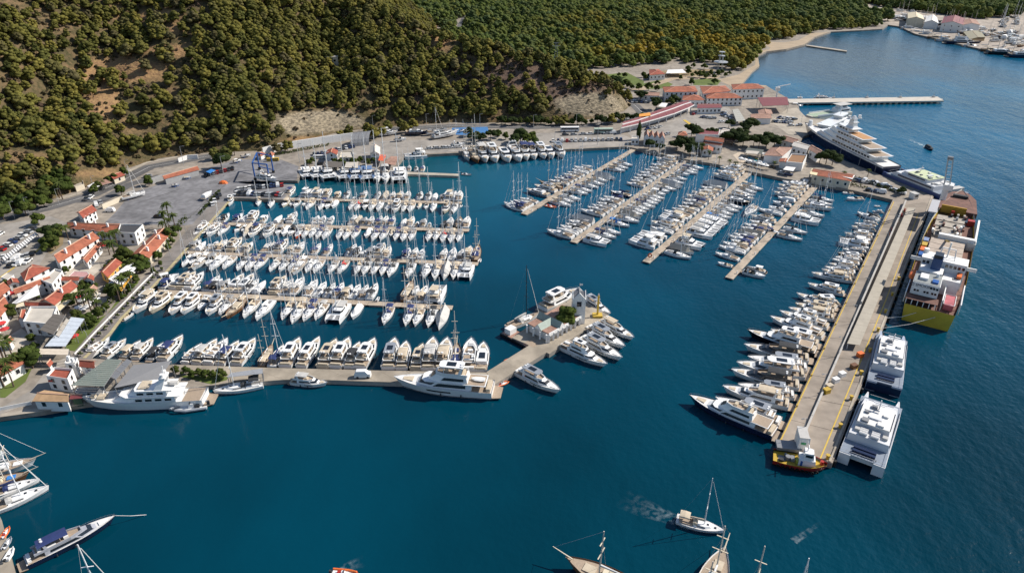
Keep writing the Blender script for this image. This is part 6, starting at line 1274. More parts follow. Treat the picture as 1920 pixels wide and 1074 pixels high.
def ridge_roof(u0, u1, v0, v1, along, h, rh):
    if along == 'v': ra, rb, e = fpt((u0+u1)/2, v0), fpt((u0+u1)/2, v1), ((fpt(u0,v0),fpt(u0,v1)),(fpt(u1,v0),fpt(u1,v1)))
    else: ra, rb, e = fpt(u0, (v0+v1)/2), fpt(u1, (v0+v1)/2), ((fpt(u0,v0),fpt(u1,v0)),(fpt(u0,v1),fpt(u1,v1)))
    for a, b_ in e:
        MB().add([(a.x,a.y,h),(b_.x,b_.y,h),(rb.x,rb.y,h+rh),(ra.x,ra.y,h+rh),(a.x,a.y,h-.15),(b_.x,b_.y,h-.15),(rb.x,rb.y,h+rh-.15),(ra.x,ra.y,h+rh-.15)], [(0,1,2,3),(7,6,5,4),(0,4,5,1),(1,5,6,2),(2,6,7,3),(3,7,4,0)]).build('gable_roof', gm, fb)
    MB().add([(e[0][0].x,e[0][0].y,h-.1),(e[1][0].x,e[1][0].y,h-.1),(ra.x,ra.y,h+rh-.1)],[(0,1,2)]).add([(e[0][1].x,e[0][1].y,h-.1),(e[1][1].x,e[1][1].y,h-.1),(rb.x,rb.y,h+rh-.1)],[(0,1,2)]).build('gable_wall', white_wall, fb)
ridge_roof(.36,.68,-.02,.34,'v',3.2,1.7); ridge_roof(-.02,1.02,.27,.43,'u',3.22,1.8)
ct = thing('clock_tower', 'white square tower with four gables and flag on the fuel dock', 'tower', (*P(1083,601,1.5)[:2], 1.5))
MB().box(-2.1,2.1,-2.1,2.1,-.1,9.2).build('shaft', white_wall, ct)
for k in range(4):
    M4 = Matrix.Rotation(k*math.pi/2, 4, 'Z'); g = MB().add([(-2.2,-2.2,9.2),(2.2,-2.2,9.2),(0,-2.2,11.6),(-2.2,-1.9,9.2),(2.2,-1.9,9.2),(0,-1.9,11.6)], [(0,1,2),(5,4,3),(0,2,5,3),(1,4,5,2),(0,3,4,1)]); g.v = [tuple(M4 @ Vector(v)) for v in g.v]; g.build('gable', white_wall, ct)
    r_ = MB().add([(-2.1,-2.1,9.25),(0,-2.1,11.3),(0,0,11.3)], [(0,1,2)]).add([(2.1,-2.1,9.25),(0,-2.1,11.3),(0,0,11.3)], [(0,1,2)]); r_.v = [tuple(M4 @ Vector(v)) for v in r_.v]; r_.build('roof', metalgrey, ct)
    w_ = MB().box(-.75,.75,-2.16,-2.05,6.6,8.4); w_.v = [tuple(M4 @ Vector(v)) for v in w_.v]; w_.build('window', glass, ct)
MB().cyl(0,0,11,14,.06,5).build('flagpole', steel, ct); MB().box(0,1.1,-.02,.02,13.2,13.9).build('flag', c_white, ct)
yp = thing('navigation_post', 'yellow navigation post at the corner of the fuel dock', 'post', (*P(1120,593,1.5)[:2], 1.5)); MB().cyl(0,0,.8,8,.35,8).build('post', yellowp, yp); MB().box(-1.6,1.6,-1.2,1.2,-.1,.8).build('plinth', yline, yp); MB().cyl(0,0,8,8.7,.2,6).build('lamp', steel, yp)
bg = thing('work_barge', 'dark steel work barge moored beside the fuel dock', 'barge', (*P(948,624,0)[:2], 0), math.atan2((P(1000,651)-P(948,624)).y, (P(1000,651)-P(948,624)).x))
MB().prism([(0,-2.6),(14,-2.6),(15,0),(14,2.6),(0,2.6)], -.5, 1.1).build('hull', blackp, bg); MB().box(.5,13.5,-2.2,2.2,1.1,1.16).build('deck', tileb, bg); MB().box(1,3.5,-1.5,1.5,1.16,3).build('wheelhouse', c_white, bg); MB().box(10,13.8,-1.8,1.8,1.16,1.5).build('hatch', teak, bg)
# ------------------------------------------------------------------ ships
def ship(name, label, cat, st_, bw_, zs=0.0):
    s, b_ = P(*st_, zs), P(*bw_, zs); d = b_-s; d.z = 0
    return thing(name, label, cat, (s.x, s.y, 0), math.atan2(d.y, d.x)), d.length
def add(o, name, mb, m, kids=()):
    q = mb.build(name, m, o)
    for n_, b_, c_ in kids: b_.build(n_, c_, q)
    return q
def text(o, s, size, loc, rot, m, name='lettering'):
    cu = bpy.data.curves.new(name, 'FONT'); cu.body = s; cu.size = size; cu.extrude = .02; cu.align_x = 'CENTER'; cu.materials.append(m)
    t = bpy.data.objects.new(name, cu); COL.objects.link(t); dg = bpy.context.evaluated_depsgraph_get(); me = bpy.data.meshes.new_from_object(t.evaluated_get(dg)); bpy.data.objects.remove(t); t = link(name, me, o); t.location = loc; t.rotation_euler = rot; tag(t, kind='stuff'); return t
# cargo ship
o, L = ship('cargo_ship', 'cargo ship with yellow stern and white deckhouse along the jetty', 'cargo ship', (1741,586), (1801,366), 5.0)
B = 17.5; H = 6.2
st = hull_curves(L, B, H, stern=.84, n=15, fb=1.12, pw=3.4, wl=.93, tmax=.25, bowover=.04)
h, d = hull_mb(st, keel=-1, deckdrop=.9)
frame_w = mat('grey white bulwark', (.62,.60,.55), .6, var=.15, scale=.3)
hull = add(o, 'hull', h, mat('ochre hull', (.50,.36,.03), .55, var=.12, scale=.3), [('hull_band', band_mb(st, .66, .99, 3, 14, .06), mat('dark red hull', (.13,.045,.035), .5)), ('bulwark', band_mb(st, 1.0, 1.14, 4, 14, .03), frame_w)])
add(o, 'deck', d, rust); zd = H-.8
hb = mat('neutral ship white', (.74,.74,.74), .6)  # one even neutral white for the deckhouse, stanchions, frames and vents
dh = add(o, 'deckhouse', MB().box(5.5,15,-B*.06,B*.40,zd+2.4,zd+6.8), hb)
text(o, 'NO SMOKING', 1.25, (5.42,B*.25,zd+5.5), (R(90),0,R(-90)), navy)
for zz, ys in ((zd+5.4,(1.4,.5,-.4)),(zd+3.6,(5.8,4.9,2.9,2.0,.6,-.3))):
    for y in ys: add(dh, 'window', MB().box(5.40,5.52,y-.32,y+.32,zz,zz+.7), glass)
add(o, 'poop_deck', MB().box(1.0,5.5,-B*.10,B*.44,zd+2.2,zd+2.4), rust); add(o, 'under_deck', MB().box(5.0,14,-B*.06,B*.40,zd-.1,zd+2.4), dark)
for y in (7.3,5.6,3.9,2.2,.5,-1.2): add(o, 'stanchion', MB().box(.9,1.15,y-.12,y+.12,zd-.2,zd+2.3), hb)
for x in (3, 7, 11, 15, 19):
    for y in (B*.46, -B*.16, -B*.46): add(o, 'frame_post', MB().box(x-.12,x+.12,y-.12,y+.12,zd-.1,zd+3.4), hb)
for y in (B*.46, -B*.16, -B*.46): add(o, 'frame_beam', MB().box(2.9,19.1,y-.15,y+.15,zd+3.4,zd+3.65), hb)
add(o, 'engine_casing', MB().box(15,22,-B*.04,B*.36,zd,zd+7.4), white_wall); add(o, 'deckhouse_wing', MB().box(15.5,22,-B*.36,-B*.06,zd,zd+5.6), white_wall, [('wing_hatch', MB().box(16.5,19,-B*.3,-B*.22,zd+5.6,zd+5.75), metalgrey)])
br = add(o, 'bridge', MB().box(22,28,-B*.40,B*.38,zd,zd+9.2), white_wall, [('bridge_roof', MB().box(21.8,28.2,-B*.41,B*.39,zd+9.2,zd+9.4), white_wall)])
for y in [-6.2+1.25*i for i in range(5)] + [4.6, 5.8]: add(br, 'window', MB().box(21.9,22,y-.42,y+.42,zd+7.4,zd+8.4), glass)
for s in (-1, 1): add(o, 'bridge_wing', MB().box(24.5,27.5,min(s*B*.38,s*B*.58),max(s*B*.38,s*B*.58),zd+6.6,zd+6.85), white_wall, [('wing_wall', MB().box(24.5,24.65,min(s*B*.38,s*B*.58),max(s*B*.38,s*B*.58),zd+6.85,zd+7.9), white_wall)])
add(o, 'funnel', MB().prism([(17.5,.4),(21,.4),(21.8,1.4),(21.8,2.4),(21,3.4),(17.5,3.4)], zd+6, zd+11.5), mat('funnel blue', (.02,.06,.17), .5), [('funnel_cap', MB().box(17.7,21.4,.6,3.2,zd+11.5,zd+12.7), blackp)])
add(o, 'roof_deck', MB().box(5.8,14.8,-B*.05,B*.39,zd+6.8,zd+6.95), mat('grey green deck', (.25,.27,.27), .8), [('vent', MB().box(8,12,3,5.4,zd+6.95,zd+7.8), hb), ('vent', MB().cyl(13,.5,zd+6.95,zd+8.2,.5,8), hb), ('locker', MB().box(7,9.5,-.2,1.6,zd+6.95,zd+7.5), bluep)])
add(o, 'upper_mast', MB().tube([(26,-.5,zd+9.3),(26,-.5,zd+15)], .28, 6).box(25.8,26.2,-2.6,1.6,zd+12.6,zd+12.85), white_wall); add(o, 'mast_frame', MB().tube([(24,2,zd+9.3),(26,1.5,zd+12.6),(28,2,zd+9.3)], .18, 4).tube([(24,-3,zd+9.3),(26,-2.5,zd+12.6),(28,-3,zd+9.3)], .18, 4), white_wall)
add(o, 'radar_dome', MB().cyl(27,6,zd+9.4,zd+10.8,.9,10), white_wall)
add(o, 'lifeboat', MB().loft([[(x, B*.45+1.0*w_*math.cos(a), zd+4+1.0*w_*math.sin(a)) for a in [j*math.pi/4 for j in range(8)]] for x, w_ in ((14,.3),(15.5,1),(19.5,1),(21,.3))]), orangep); add(o, 'rescue_boat', MB().box(18,21.5,-B*.36,-B*.28,zd+5.75,zd+6.7), orangep)
add(o, 'red_tarpaulin', MB().prism([(4,-B*.36),(12,-B*.36),(12,-B*.20),(4,-B*.20)], zd, zd+2.0), mat('faded red canvas', (.45,.12,.14), .8, var=.25, scale=.5), [('tarpaulin_frame', MB().tube([(4,-B*.37,zd+2.2),(12,-B*.37,zd+2.2),(12,-B*.19,zd+2.2),(4,-B*.19,zd+2.2),(4,-B*.37,zd+2.2)], .12, 4), hb)])
hc = mat('hatch cover', (.40,.33,.27), .8, var=.15, scale=.5)
for i in range(5): add(o, 'hatch_cover', MB().box(32+i*5.8,37.5+i*5.8,-B*.32,B*.34,zd,zd+2.6), hc)
wb_m = mat('weathered cargo board', (.36,.32,.27), .85, var=.25, scale=.6)
for i in range(7): add(o, 'hatch_cover', MB().box(65+i*3.6,68.2+i*3.6,-B*.22,B*.36,zd,zd+2.2+.3*(i%2)), wb_m)
q0 = random.Random(5)
for i in range(26): x, y = q0.uniform(64, 92), q0.uniform(-B*.3, B*.38); add(o, 'deck_gear', MB().box(x-.9,x+.9,y-.4,y+.4,zd+2.3,zd+3.0+q0.random()), q0.choice((metalgrey, rust, dark, white_wall, wb_m)))
add(o, 'hatch_gantry', MB().box(61.6,63.6,-B*.50,B*.22,zd,zd+4.2), white_wall); add(o, 'bulwark_wall', MB().box(61.6,88,-B*.515,-B*.475,zd,zd+3.6), white_wall); add(o, 'side_hull_box', MB().box(60.8,66,-B*.52,-B*.36,zd,zd+3.0), frame_w)
for i, c_ in enumerate((bluep, orangep, yellowp, mat('grey blue container', (.2,.26,.42), .5))): add(o, 'container', MB().box(41+i*5.2,44.6+i*5.2,B*.37,B*.475,zd,zd+2.3), c_)
add(o, 'hold', MB().box(90.5,98,-B*.32,B*.34,zd,zd+.7), blackp); add(o, 'yellow_bulkhead', MB().box(98,98.8,-B*.20,B*.34,zd,zd+4.0), mat('ochre bulkhead', (.42,.24,.02), .7)); add(o, 'red_hold_gear', MB().box(96,97.4,.5,1.8,zd+.7,zd+2.6), redp)
add(o, 'forecastle', MB().prism([(99,-B*.44),(L-12,-B*.36),(L-5,-B*.2),(L-1.5,0),(L-5,B*.2),(L-12,B*.36),(99,B*.44)], zd, zd+2.2), rust); add(o, 'windlass', MB().box(L-13,L-11,-3,3,zd+2.2,zd+3.4), dark)
add(o, 'side_ramp', MB().box(86,103,B*.40,B*.58,zd+3.6,zd+4.1), mat('grey ramp', (.42,.42,.44), .6)); add(o, 'crate', MB().box(88,90.5,-B*.42,-B*.28,zd,zd+2.4), redp)
ei = (Matrix.Translation(o.location) @ Matrix.Rotation(o.rotation_euler.z, 4, 'Z')).inverted()
cp = ei @ P(1768,372,8); add(o, 'crane_post', MB().cyl(cp.x,cp.y,zd,zd+7,1.3,10), white_wall, [('crane_cab', MB().box(cp.x-1.6,cp.x+1.6,cp.y-2.6,cp.y+1.2,zd+7,zd+9.4), white_wall)])
jib0, jib1 = Vector((cp.x, cp.y, zd+8.5)), ei @ P(1783,294,30)
jb = MB(); cr_ = Vector((.35,-1,0)).normalized()*1.15
for s in (-1, 1): jb.tube([jib0 + cr_*s, jib1 + cr_*s*.8], .3, 5)
for i in range(8): q = lerp(jib0, jib1, (i+1)/8); jb.tube([q - cr_, q + cr_], .16, 4)
add(o, 'crane_jib', jb, mat('pale blue steel', (.42,.50,.56), .5), [('jib_head', MB().box(jib1.x-1,jib1.x+1,jib1.y-1,jib1.y+1,jib1.z-1.2,jib1.z), metalgrey)])
add(o, 'deck_crane', MB().tube([(60,B*.05,zd+2.6),(52,B*.0,zd+5.5)], .4, 5), mat('ochre crane', (.45,.30,.08), .6))
ml = MB()
for ly, pp in ((3.0, (1662,596)), (-2.5, (1655,615))):
    q = ei @ P(*pp, 2.0); ml.tube([(.3, ly, 4.0), (lerp(.3, q.x, .5), lerp(ly, q.y, .5), 2.3), tuple(q)], .07, 4)
add(o, 'mooring_line', ml, c_white)

def deck_ship(o, L, B, hullm, H, decks, funnel=None, stern=.88, n=13, deckm=geld, winm=glass, bandm=None, pw=2.6):
    st = hull_curves(L, B, H, stern=stern, n=n, fb=1.25, pw=pw, tmax=.5, bowover=.07); h, d = hull_mb(st, keel=-.8, deckdrop=.3)
    add(o, 'hull', h, hullm, [('hull_band', band_mb(st, .80, .97, 0, n-1, .04), bandm)] if bandm else []); add(o, 'deck', d, deckm); z = H-.25
    for x0, x1, w_, hh, rake, cov in decks:
        q = add(o, 'superstructure', wedge(x0*L, x1*L, B*w_, B*w_*.55, z, z+hh, rake, .3, .95), gel); nwin = max(3, int((x1-x0)*L*.62/2.6))
        for s in (-1, 1):
            for i in range(nwin):
                xa = x0*L + 1.2 + i*2.6
                MB().box(xa, xa+1.7, min(s*B*w_*.955, s*B*w_*1.005), max(s*B*w_*.955, s*B*w_*1.005), z+hh*.40, z+hh*.72).build('window', winm, q)
        z += hh
        rf = add(o, 'deck_roof', MB().prism([(x0*L-.04*L,-B*w_*1.02),(lerp(x0,x1,.7)*L,-B*w_*.99),(x1*L-rake*.7,-B*w_*.5),(x1*L-rake*.7,B*w_*.5),(lerp(x0,x1,.7)*L,B*w_*.99),(x0*L-.04*L,B*w_*1.02)], z, z+.22), gel)
        if cov: MB().box(x0*L-.03*L, lerp(x0, x1, .38)*L, -B*w_*.8, B*w_*.8, z+.22, z+.26).build('deck_covering', cov, rf)
    return st, z
# navy superyacht on the wharf
o, L = ship('superyacht', 'navy hulled superyacht with white decks alongside the wharf', 'superyacht', (1668,331), (1505,250))
st, z = deck_ship(o, L, 12.0, navy, 5.6, [(.13,.80,.46,2.7,5,teak),(.20,.72,.42,2.6,5,teak),(.30,.66,.36,2.6,4,mat('orange teak', (.45,.24,.10), .7)),(.44,.60,.26,2.4,3,None)], bandm=gel)
add(o, 'mast_tower', MB().loft([[(x0_+.46*L, y0_, z_) for x0_, y0_ in ((-w_,-w_*.7),(w_,-w_*.7),(w_,w_*.7),(-w_,w_*.7))] for z_, w_ in ((z,3.2),(z+1.2,2.2),(z+5,1.4),(z+6.5,.7))]).box(.46*L-.6,.46*L+.6,-4.5,4.5,z+4.8,z+5.2).box(.46*L-3,.46*L+1.5,-1.6,1.6,z+3.2,z+3.5), gel, [('radar_dome', MB().cyl(.46*L,-3.2,z+5.2,z+6.8,.8,8).cyl(.46*L,3.2,z+5.2,z+6.8,.8,8), gel)])
add(o, 'swim_platform', MB().box(-3,.2,-4.6,4.6,.5,.9), teak); add(o, 'bow_dome', MB().cyl(.93*L,0,6.2,9.6,1.6,10,r1=1.1), gel)
# white superyacht by the restaurant pavilion
o, L = ship('superyacht', 'white superyacht with tall arch alongside the restaurant quay', 'superyacht', (388,752), (158,762), 0.0)
st, z = deck_ship(o, L, 6.8, gel, 2.7, [(.20,.76,.47,1.9,4.5,None),(.26,.62,.40,1.7,4.0,None)], winm=glass)
add(o, 'stern_deck', MB().box(.02*L,.16*L,-3,3,2.45,2.56), teak); add(o, 'swim_platform', MB().prism([(-2.6,-2.2),(.1,-3.1),(.1,3.1),(-2.6,2.2)], .4, .7), teak)
add(o, 'foredeck_locker', MB().box(.80*L,.86*L,-1.2,1.2,2.9,3.5).box(.88*L,.92*L,-.6,.6,3.1,3.6), c_tan); add(o, 'sun_deck_seat', MB().box(.42*L,.5*L,-1.8,1.8,z+.2,z+.6), c_tan)
add(o, 'radar_arch', MB().prism([(.30*L,-2.7),(.37*L,-2.7),(.37*L,-2.0),(.30*L,-2.0)], z, z+3.0, top=[(.27*L,-1.5),(.31*L,-1.5),(.31*L,-1.0),(.27*L,-1.0)]).prism([(.30*L,2.0),(.37*L,2.0),(.37*L,2.7),(.30*L,2.7)], z, z+3.0, top=[(.27*L,1.0),(.31*L,1.0),(.31*L,1.5),(.27*L,1.5)]).box(.265*L,.315*L,-1.6,1.6,z+2.9,z+3.4), gel, [('radar_dome', MB().cyl(.29*L,-.9,z+3.4,z+4.4,.55,8).cyl(.29*L,.9,z+3.4,z+4.4,.55,8), gel), ('mast', MB().tube([(.29*L,0,z+3.4),(.28*L,0,z+6.5)], .12, 5), gel)])
add(o, 'tender', MB().loft([[(x, .95*w_*math.cos(a), z+.75+.5*math.sin(a)) for a in [j*math.pi/3 for j in range(6)]] for x, w_ in ((.19*L,.8),(.21*L,1.1),(.25*L,1),(.275*L,.2))]), c_lgrey)
# passenger ferry and landing craft at the ramp
o, L = ship('passenger_ferry', 'white passenger ferry berthed behind the navy superyacht', 'ferry', (1533,262), (1596,232))
st, z = deck_ship(o, L, 9.5, gel, 3.2, [(.08,.86,.46,2.6,3,None),(.12,.72,.44,2.4,2,None),(.5,.72,.3,2.2,2,None)], bandm=bluep); add(o, 'mast', MB().tube([(.55*L,0,z),(.55*L,0,z+6)], .2, 5), gel); add(o, 'ramp', MB().box(-3,0,-3,3,1.2,1.6), navy)
o, L = ship('landing_craft', 'car ferry with open green deck off the ramp', 'ferry', (1588,214), (1516,224))
h = MB().prism([(0,-4.2),(L*.85,-4.2),(L,-2.6),(L,2.6),(L*.85,4.2),(0,4.2)], -.6, 2.4); add(o, 'hull', h, mat('cream hull', (.66,.62,.52), .6)); add(o, 'deck', MB().box(1,L*.97,-3.6,3.6,2.4,2.46), mat('pale green deck', (.30,.38,.28), .8))
add(o, 'deckhouse', wedge(.04*L,.36*L,3.6,3.0,2.46,5.2,1,.2,.95), gel, [('window', MB().box(.08*L,.28*L,-3.62,3.62,3.8,4.5), glass)]); add(o, 'wheelhouse', wedge(.12*L,.30*L,2.6,2.2,5.2,7.4,.8,.2,.9), gel, [('window', MB().box(.14*L,.24*L,-2.55,2.55,6.1,6.8), glass)]); add(o, 'roof', MB().box(.02*L,.34*L,-3.4,3.4,7.4,7.6), c_lgrey)
for s in (-1, 1): add(o, 'bulwark', MB().box(.36*L,.9*L,s*4.2-.12,s*4.2+.12,2.4,3.4), gel)
fwhite = mat('weathered ferry white', (.62,.63,.65), .45, var=.1, scale=.25)
# ferries with two hulls
def ferry(o, L, B, hullm, name_txt=None, roofm=geld, bandm=None, green=False):
    hm_ = MB()
    for s in (-1, 1):
        yc = s*(B/2-1.3); hm_.prism([(0,yc-1.3),(L*.72,yc-1.3),(L,yc-.12),(L,yc+.12),(L*.72,yc+1.3),(0,yc+1.3)], -.5, 3.2, top=[(0,yc-1.3),(L*.75,yc-1.3),(L*1.03,yc-.15),(L*1.03,yc+.15),(L*.75,yc+1.3),(0,yc+1.3)])
    add(o, 'hull', hm_, hullm); add(o, 'bridge_deck', MB().box(1.2,L*.90,-B/2+1.5,B/2-1.5,1.4,3.0), hullm); add(o, 'main_deck', MB().box(.3,L*.93,-B/2+.1,B/2-.1,3.2,3.3), mat('blue grey deck', (.20,.24,.30), .7))
    c_ = add(o, 'cabin', wedge(.20*L,.90*L,B*.46,B*.40,3.3,5.4,3.0,.3,.97), fwhite)
    for s in (-1, 1): MB().box(.24*L,.76*L,min(s*B*.44,s*B*.465),max(s*B*.44,s*B*.465),4.1,4.8).build('window', bandm or glass, c_)
    add(o, 'upper_cabin', wedge(.34*L,.76*L,B*.38,B*.33,5.4,6.9,1.6,.3,.95), fwhite); u = o.children[-1]
    for s in (-1, 1): MB().box(.38*L,.64*L,min(s*B*.355,s*B*.385),max(s*B*.355,s*B*.385),6.0,6.5).build('window', bandm or glass, u)
    MB().prism([(.68*L,-B*.30),(.745*L,-B*.30),(.745*L,B*.30),(.68*L,B*.30)], 6.0, 6.75, top=[(.66*L,-B*.29),(.722*L,-B*.29),(.722*L,B*.29),(.66*L,B*.29)]).build('windscreen', glass, u)
    add(o, 'roof', MB().box(.33*L,.66*L,-B*.36,B*.36,6.9,7.1), roofm, [('roof_hatch', MB().box(.42*L,.46*L,-1.5,1.5,7.1,7.5), fwhite)]); add(o, 'mast', MB().tube([(.60*L,0,7.1),(.58*L,0,10.4)], .16, 5).box(.585*L,.60*L,-1.6,1.6,9.0,9.2), fwhite, [('radar', MB().box(.60*L,.615*L,-1.1,1.1,8.2,8.4), fwhite)])
    for i in range(6): add(o, 'life_raft', MB().tube([(.235*L + (i//3)*.0 + (i%3)*.9, (-B*.20 if i < 3 else B*.06), 5.85), (.235*L + (i%3)*.9, (-B*.02 if i < 3 else B*.24), 5.85)], .38, 7), c_white)
    add(o, 'aft_seats', MB().box(.05*L,.08*L,-B*.25,B*.25,3.3,4.0).box(.10*L,.13*L,-B*.25,B*.25,3.3,4.0), navy); add(o, 'stern_rail', MB().tube([(.2,-B/2+.2,4.2),(.2,B/2-.2,4.2)], .05, 4), steel); add(o, 'bow_rail', MB().tube([(L*.95,-B*.3,4.2),(L*.95,B*.3,4.2)], .05, 4), steel)
    for s in (-1, 1): add(o, 'side_rail', MB().tube([(.4,s*(B/2-.15),4.25),(L*.76,s*(B/2-.15),4.25),(L*.95,s*B*.36,4.4)], .05, 4), steel)
    for x, y, a_, c_ in ((.37,.2,.8,metalgrey),(.37,-.15,.8,geld),(.50,.22,.5,metalgrey),(.52,-.2,.6,geld),(.60,.1,.7,metalgrey),(.28,.3,.6,c_lgrey),(.28,-.32,.6,c_lgrey)): add(o, 'roof_unit', MB().box(x*L-a_,x*L+a_,y*B-a_,y*B+a_,(7.1 if x > .33 else 5.4),(7.6 if x > .33 else 6.1)), c_)
    if name_txt: text(o, name_txt, 1.1, (.95,0,3.05), (R(90),0,R(-90)), navy)
o, L = ship('catamaran_ferry', 'white twin hulled ferry at the tip of the jetty', 'ferry', (1610,880), (1650,764)); ferry(o, L, 10.4, fwhite, 'SEA DREAMS')
o, L = ship('catamaran_ferry', 'white ferry with dark blue stern between tip ferry and cargo ship', 'ferry', (1653,737), (1668,643)); ferry(o, L, 9.0, mat('blue white hull', (.35,.40,.50), .4)); add(o, 'stern_band', MB().box(-.05,.1,-4.4,4.4,.2,2.6), navy)
o, L = ship('catamaran_ferry', 'fast ferry with navy sides and pale green roof at the wharf end', 'ferry', (1792,378), (1672,330)); ferry(o, L, 15.0, mat('blue hull', (.06,.09,.22), .35), roofm=mat('pale green roof', (.50,.55,.36), .8), bandm=navy); add(o, 'stern_machinery', MB().box(.02*L,.10*L,-4,4,3.3,6.2), c_lgrey)
# harbour tug
o, L = ship('tugboat', 'red and black harbour tug with yellow deck at the jetty tip', 'tugboat', (1449,856), (1549,878), 1.0)
st = hull_curves(L, 5.4, 1.7, stern=.80, n=11, fb=1.4, pw=3.2, tmax=.4, bowover=.05); h, d = hull_mb(st, deckdrop=.45); add(o, 'hull', h, blackp, [('hull_band', band_mb(st, .30, 1.02, 0, 10, .06), redp)]); add(o, 'deck', d, yellowp)
add(o, 'deckhouse', wedge(.46*L,.80*L,1.6,1.2,1.3,3.2,.4,.1,.95), gel, [('door', MB().box(.5*L,.54*L,-1.62,-1.55,1.4,2.9), bluep)]); add(o, 'wheelhouse', wedge(.54*L,.74*L,1.3,1.0,3.2,5.2,.3,.1,.92), gel, [('window', MB().box(.57*L,.70*L,-1.26,1.26,4.1,4.8), glass)])
add(o, 'mast', MB().tube([(.60*L,0,5.2),(.58*L,0,9)], .12, 5).box(.585*L,.6*L,-1.2,1.2,7,7.15), gel); add(o, 'winch', MB().cyl(.28*L,0,1.3,2.3,.7,8).box(.33*L,.40*L,-.8,.8,1.3,2.2), metalgrey); add(o, 'locker', MB().box(.42*L,.46*L,-1.5,-.2,1.3,2.6), mat('olive locker', (.35,.36,.05), .6)); add(o, 'gunwale', band_mb(st, 1.0, 1.10, 0, 10, .12), redp); add(o, 'deck_gear', MB().box(.12*L,.2*L,-1.4,-.4,1.25,1.8), dark); add(o, 'towing_hook', MB().cyl(.24*L,1.2,1.25,1.9,.35,8), metalgrey); add(o, 'deck_mat', MB().box(.1*L,.42*L,-1.0,1.0,1.26,1.29), metalgrey); add(o, 'bow_bitt', MB().cyl(.9*L,0,1.9,3.0,.45,8), redp)
for i in range(9):
    x = (.1+.09*i)*L; add(o, 'tyre', MB().loft([[(x+.42*f*math.cos(a), -2.75*(1 if i < 8 else .8)+dy, .95+.42*f*math.sin(a)) for a in [k*math.pi/5 for k in range(10)]] for f, dy in ((1,-.1),(1,.12),(.5,.12),(.5,-.1))], cap=False), rubber)

# ------------------------------------------------------------------ travel lift and hauled-out boats
o = thing('travel_lift', 'blue travel lift straddling a hauled motor yacht', 'boat hoist', (*P(508,332,QZ)[:2], QZ)); e0 = P(508,332,QZ)
cs = [P(*q, QZ)-e0 for q in ((479,338),(506,341),(513,324),(487,318))]
for q in cs: add(o, 'leg', MB().box(q.x-.28,q.x+.28,q.y-.28,q.y+.28,1,9.2), bluep, [('wheel', MB().cyl(q.x,q.y,0,1.2,.75,10), rubber)])
for a, b_ in ((cs[0],cs[3]),(cs[0],cs[1]),(cs[3],cs[2])): add(o, 'beam', MB().tube([a+Vector((0,0,9.1)), b_+Vector((0,0,9.1))], .34, 4), bluep)
for a, b_ in ((cs[0],cs[1]),(cs[3],cs[2])): add(o, 'side_beam', MB().tube([a+Vector((0,0,1.6)), b_+Vector((0,0,1.6))], .26, 4), bluep)
HQ = QZ + 1.3
boat(MY[0], 484, 332, 524, 337, 'motor yacht hanging in the blue travel lift', z=QZ+1.8, L=13)
for kd, *q in ((MY[3],706,253,746,246,'white motor yacht hauled out beside the arched hangar'),(MNAVY,760,250,802,247,'dark hulled yacht hauled out in the middle of the boatyard'),(SAIL[0],800,251,832,244,'sloop hauled out between the dark yacht and the blue pool'),(YB[2],812,258,858,247,'large white yacht hauled out nearest the road'),
               (SAIL[1],228,373,272,358,'white sloop hull stored along the yard wall'),(CRU[4],381,372,397,357,'white boat stored alone by the mole corner'),(CRU[0],846,272,872,268,'motorboat under a dark cover hauled out by the garden'),(SML[0],452,293,470,287,'white boat on the yard beside the hut'),(SML[1],438,303,452,296,'small boat on the yard beside the garden tree'),
               (CRU[2],740,262,762,258,'white motorboat hauled out behind the workshop'),(SML[0],322,347,334,342,'small boat among the yard clutter'),(SML[2],344,333,356,328,'tan boat beside the red shed')):
    boat(kd, *q[:4], q[4], z=HQ-.4)
    a = P(q[0], q[1], HQ); b_ = P(q[2], q[3], HQ); m = thing('boat_cradle', 'steel cradle under the ' + q[4], 'cradle', (a.x, a.y, QZ), math.atan2((b_-a).y, (b_-a).x)); l = (b_-a).length
    for i, f in enumerate((.2,.5,.75)): MB().box(f*l-.12,f*l+.12,-1.2,1.2,0,.5).build('support', bluep, m)
bx = thing('tarpaulin_heap', 'orange red tarpaulin heap on the grey yard', 'tarpaulin', P(419,344,QZ)); MB().loft([[(2.4*f*math.cos(a), 1.5*f*math.sin(a), z_) for a in [k*math.pi/4 for k in range(8)]] for f, z_ in ((1,0),(.8,.9),(.3,1.5))]).build('cover', orangep, bx)

# ------------------------------------------------------------------ vehicles
def car_proto(desc, col, van=False, L=4.4):
    p = Proto('parked_car' if not van else 'parked_van', 'car' if not van else 'van', L, desc); m = mat(desc + ' paint', col, .25, coat=.6, var=.02)
    p.add('body', MB().prism([(-2.2,-.85),(2.0,-.85),(2.2,-.6),(2.2,.6),(2.0,.85),(-2.2,.85)], .3, .95 if not van else 1.3, top=[(-2.15,-.82),(1.95,-.82),(2.1,-.55),(2.1,.55),(1.95,.82),(-2.15,.82)]), m)
    t0, t1 = (-1.9, 1.0) if not van else (-2.15, 1.5); zt = 1.45 if not van else 2.05
    p.add('cabin', MB().prism([(t0,-.80),(t1,-.80),(t1,.80),(t0,.80)], .95 if not van else 1.3, zt, top=[(t0+.5,-.66),(t1-.75,-.66),(t1-.75,.66),(t0+.5,.66)]), glass if not van else m, subs=[('roof', MB().prism([(t0+.5,-.66),(t1-.75,-.66),(t1-.75,.66),(t0+.5,.66)], zt, zt+.05), m)])
    for x in (-1.35, 1.35):
        for y in (-.8, .8): p.add('wheel', MB().loft([[(x+.33*math.cos(a), y+dy, .33+.33*math.sin(a)) for a in [k*math.pi/4 for k in range(8)]] for dy in (-.1,.1)]), rubber)
    return p
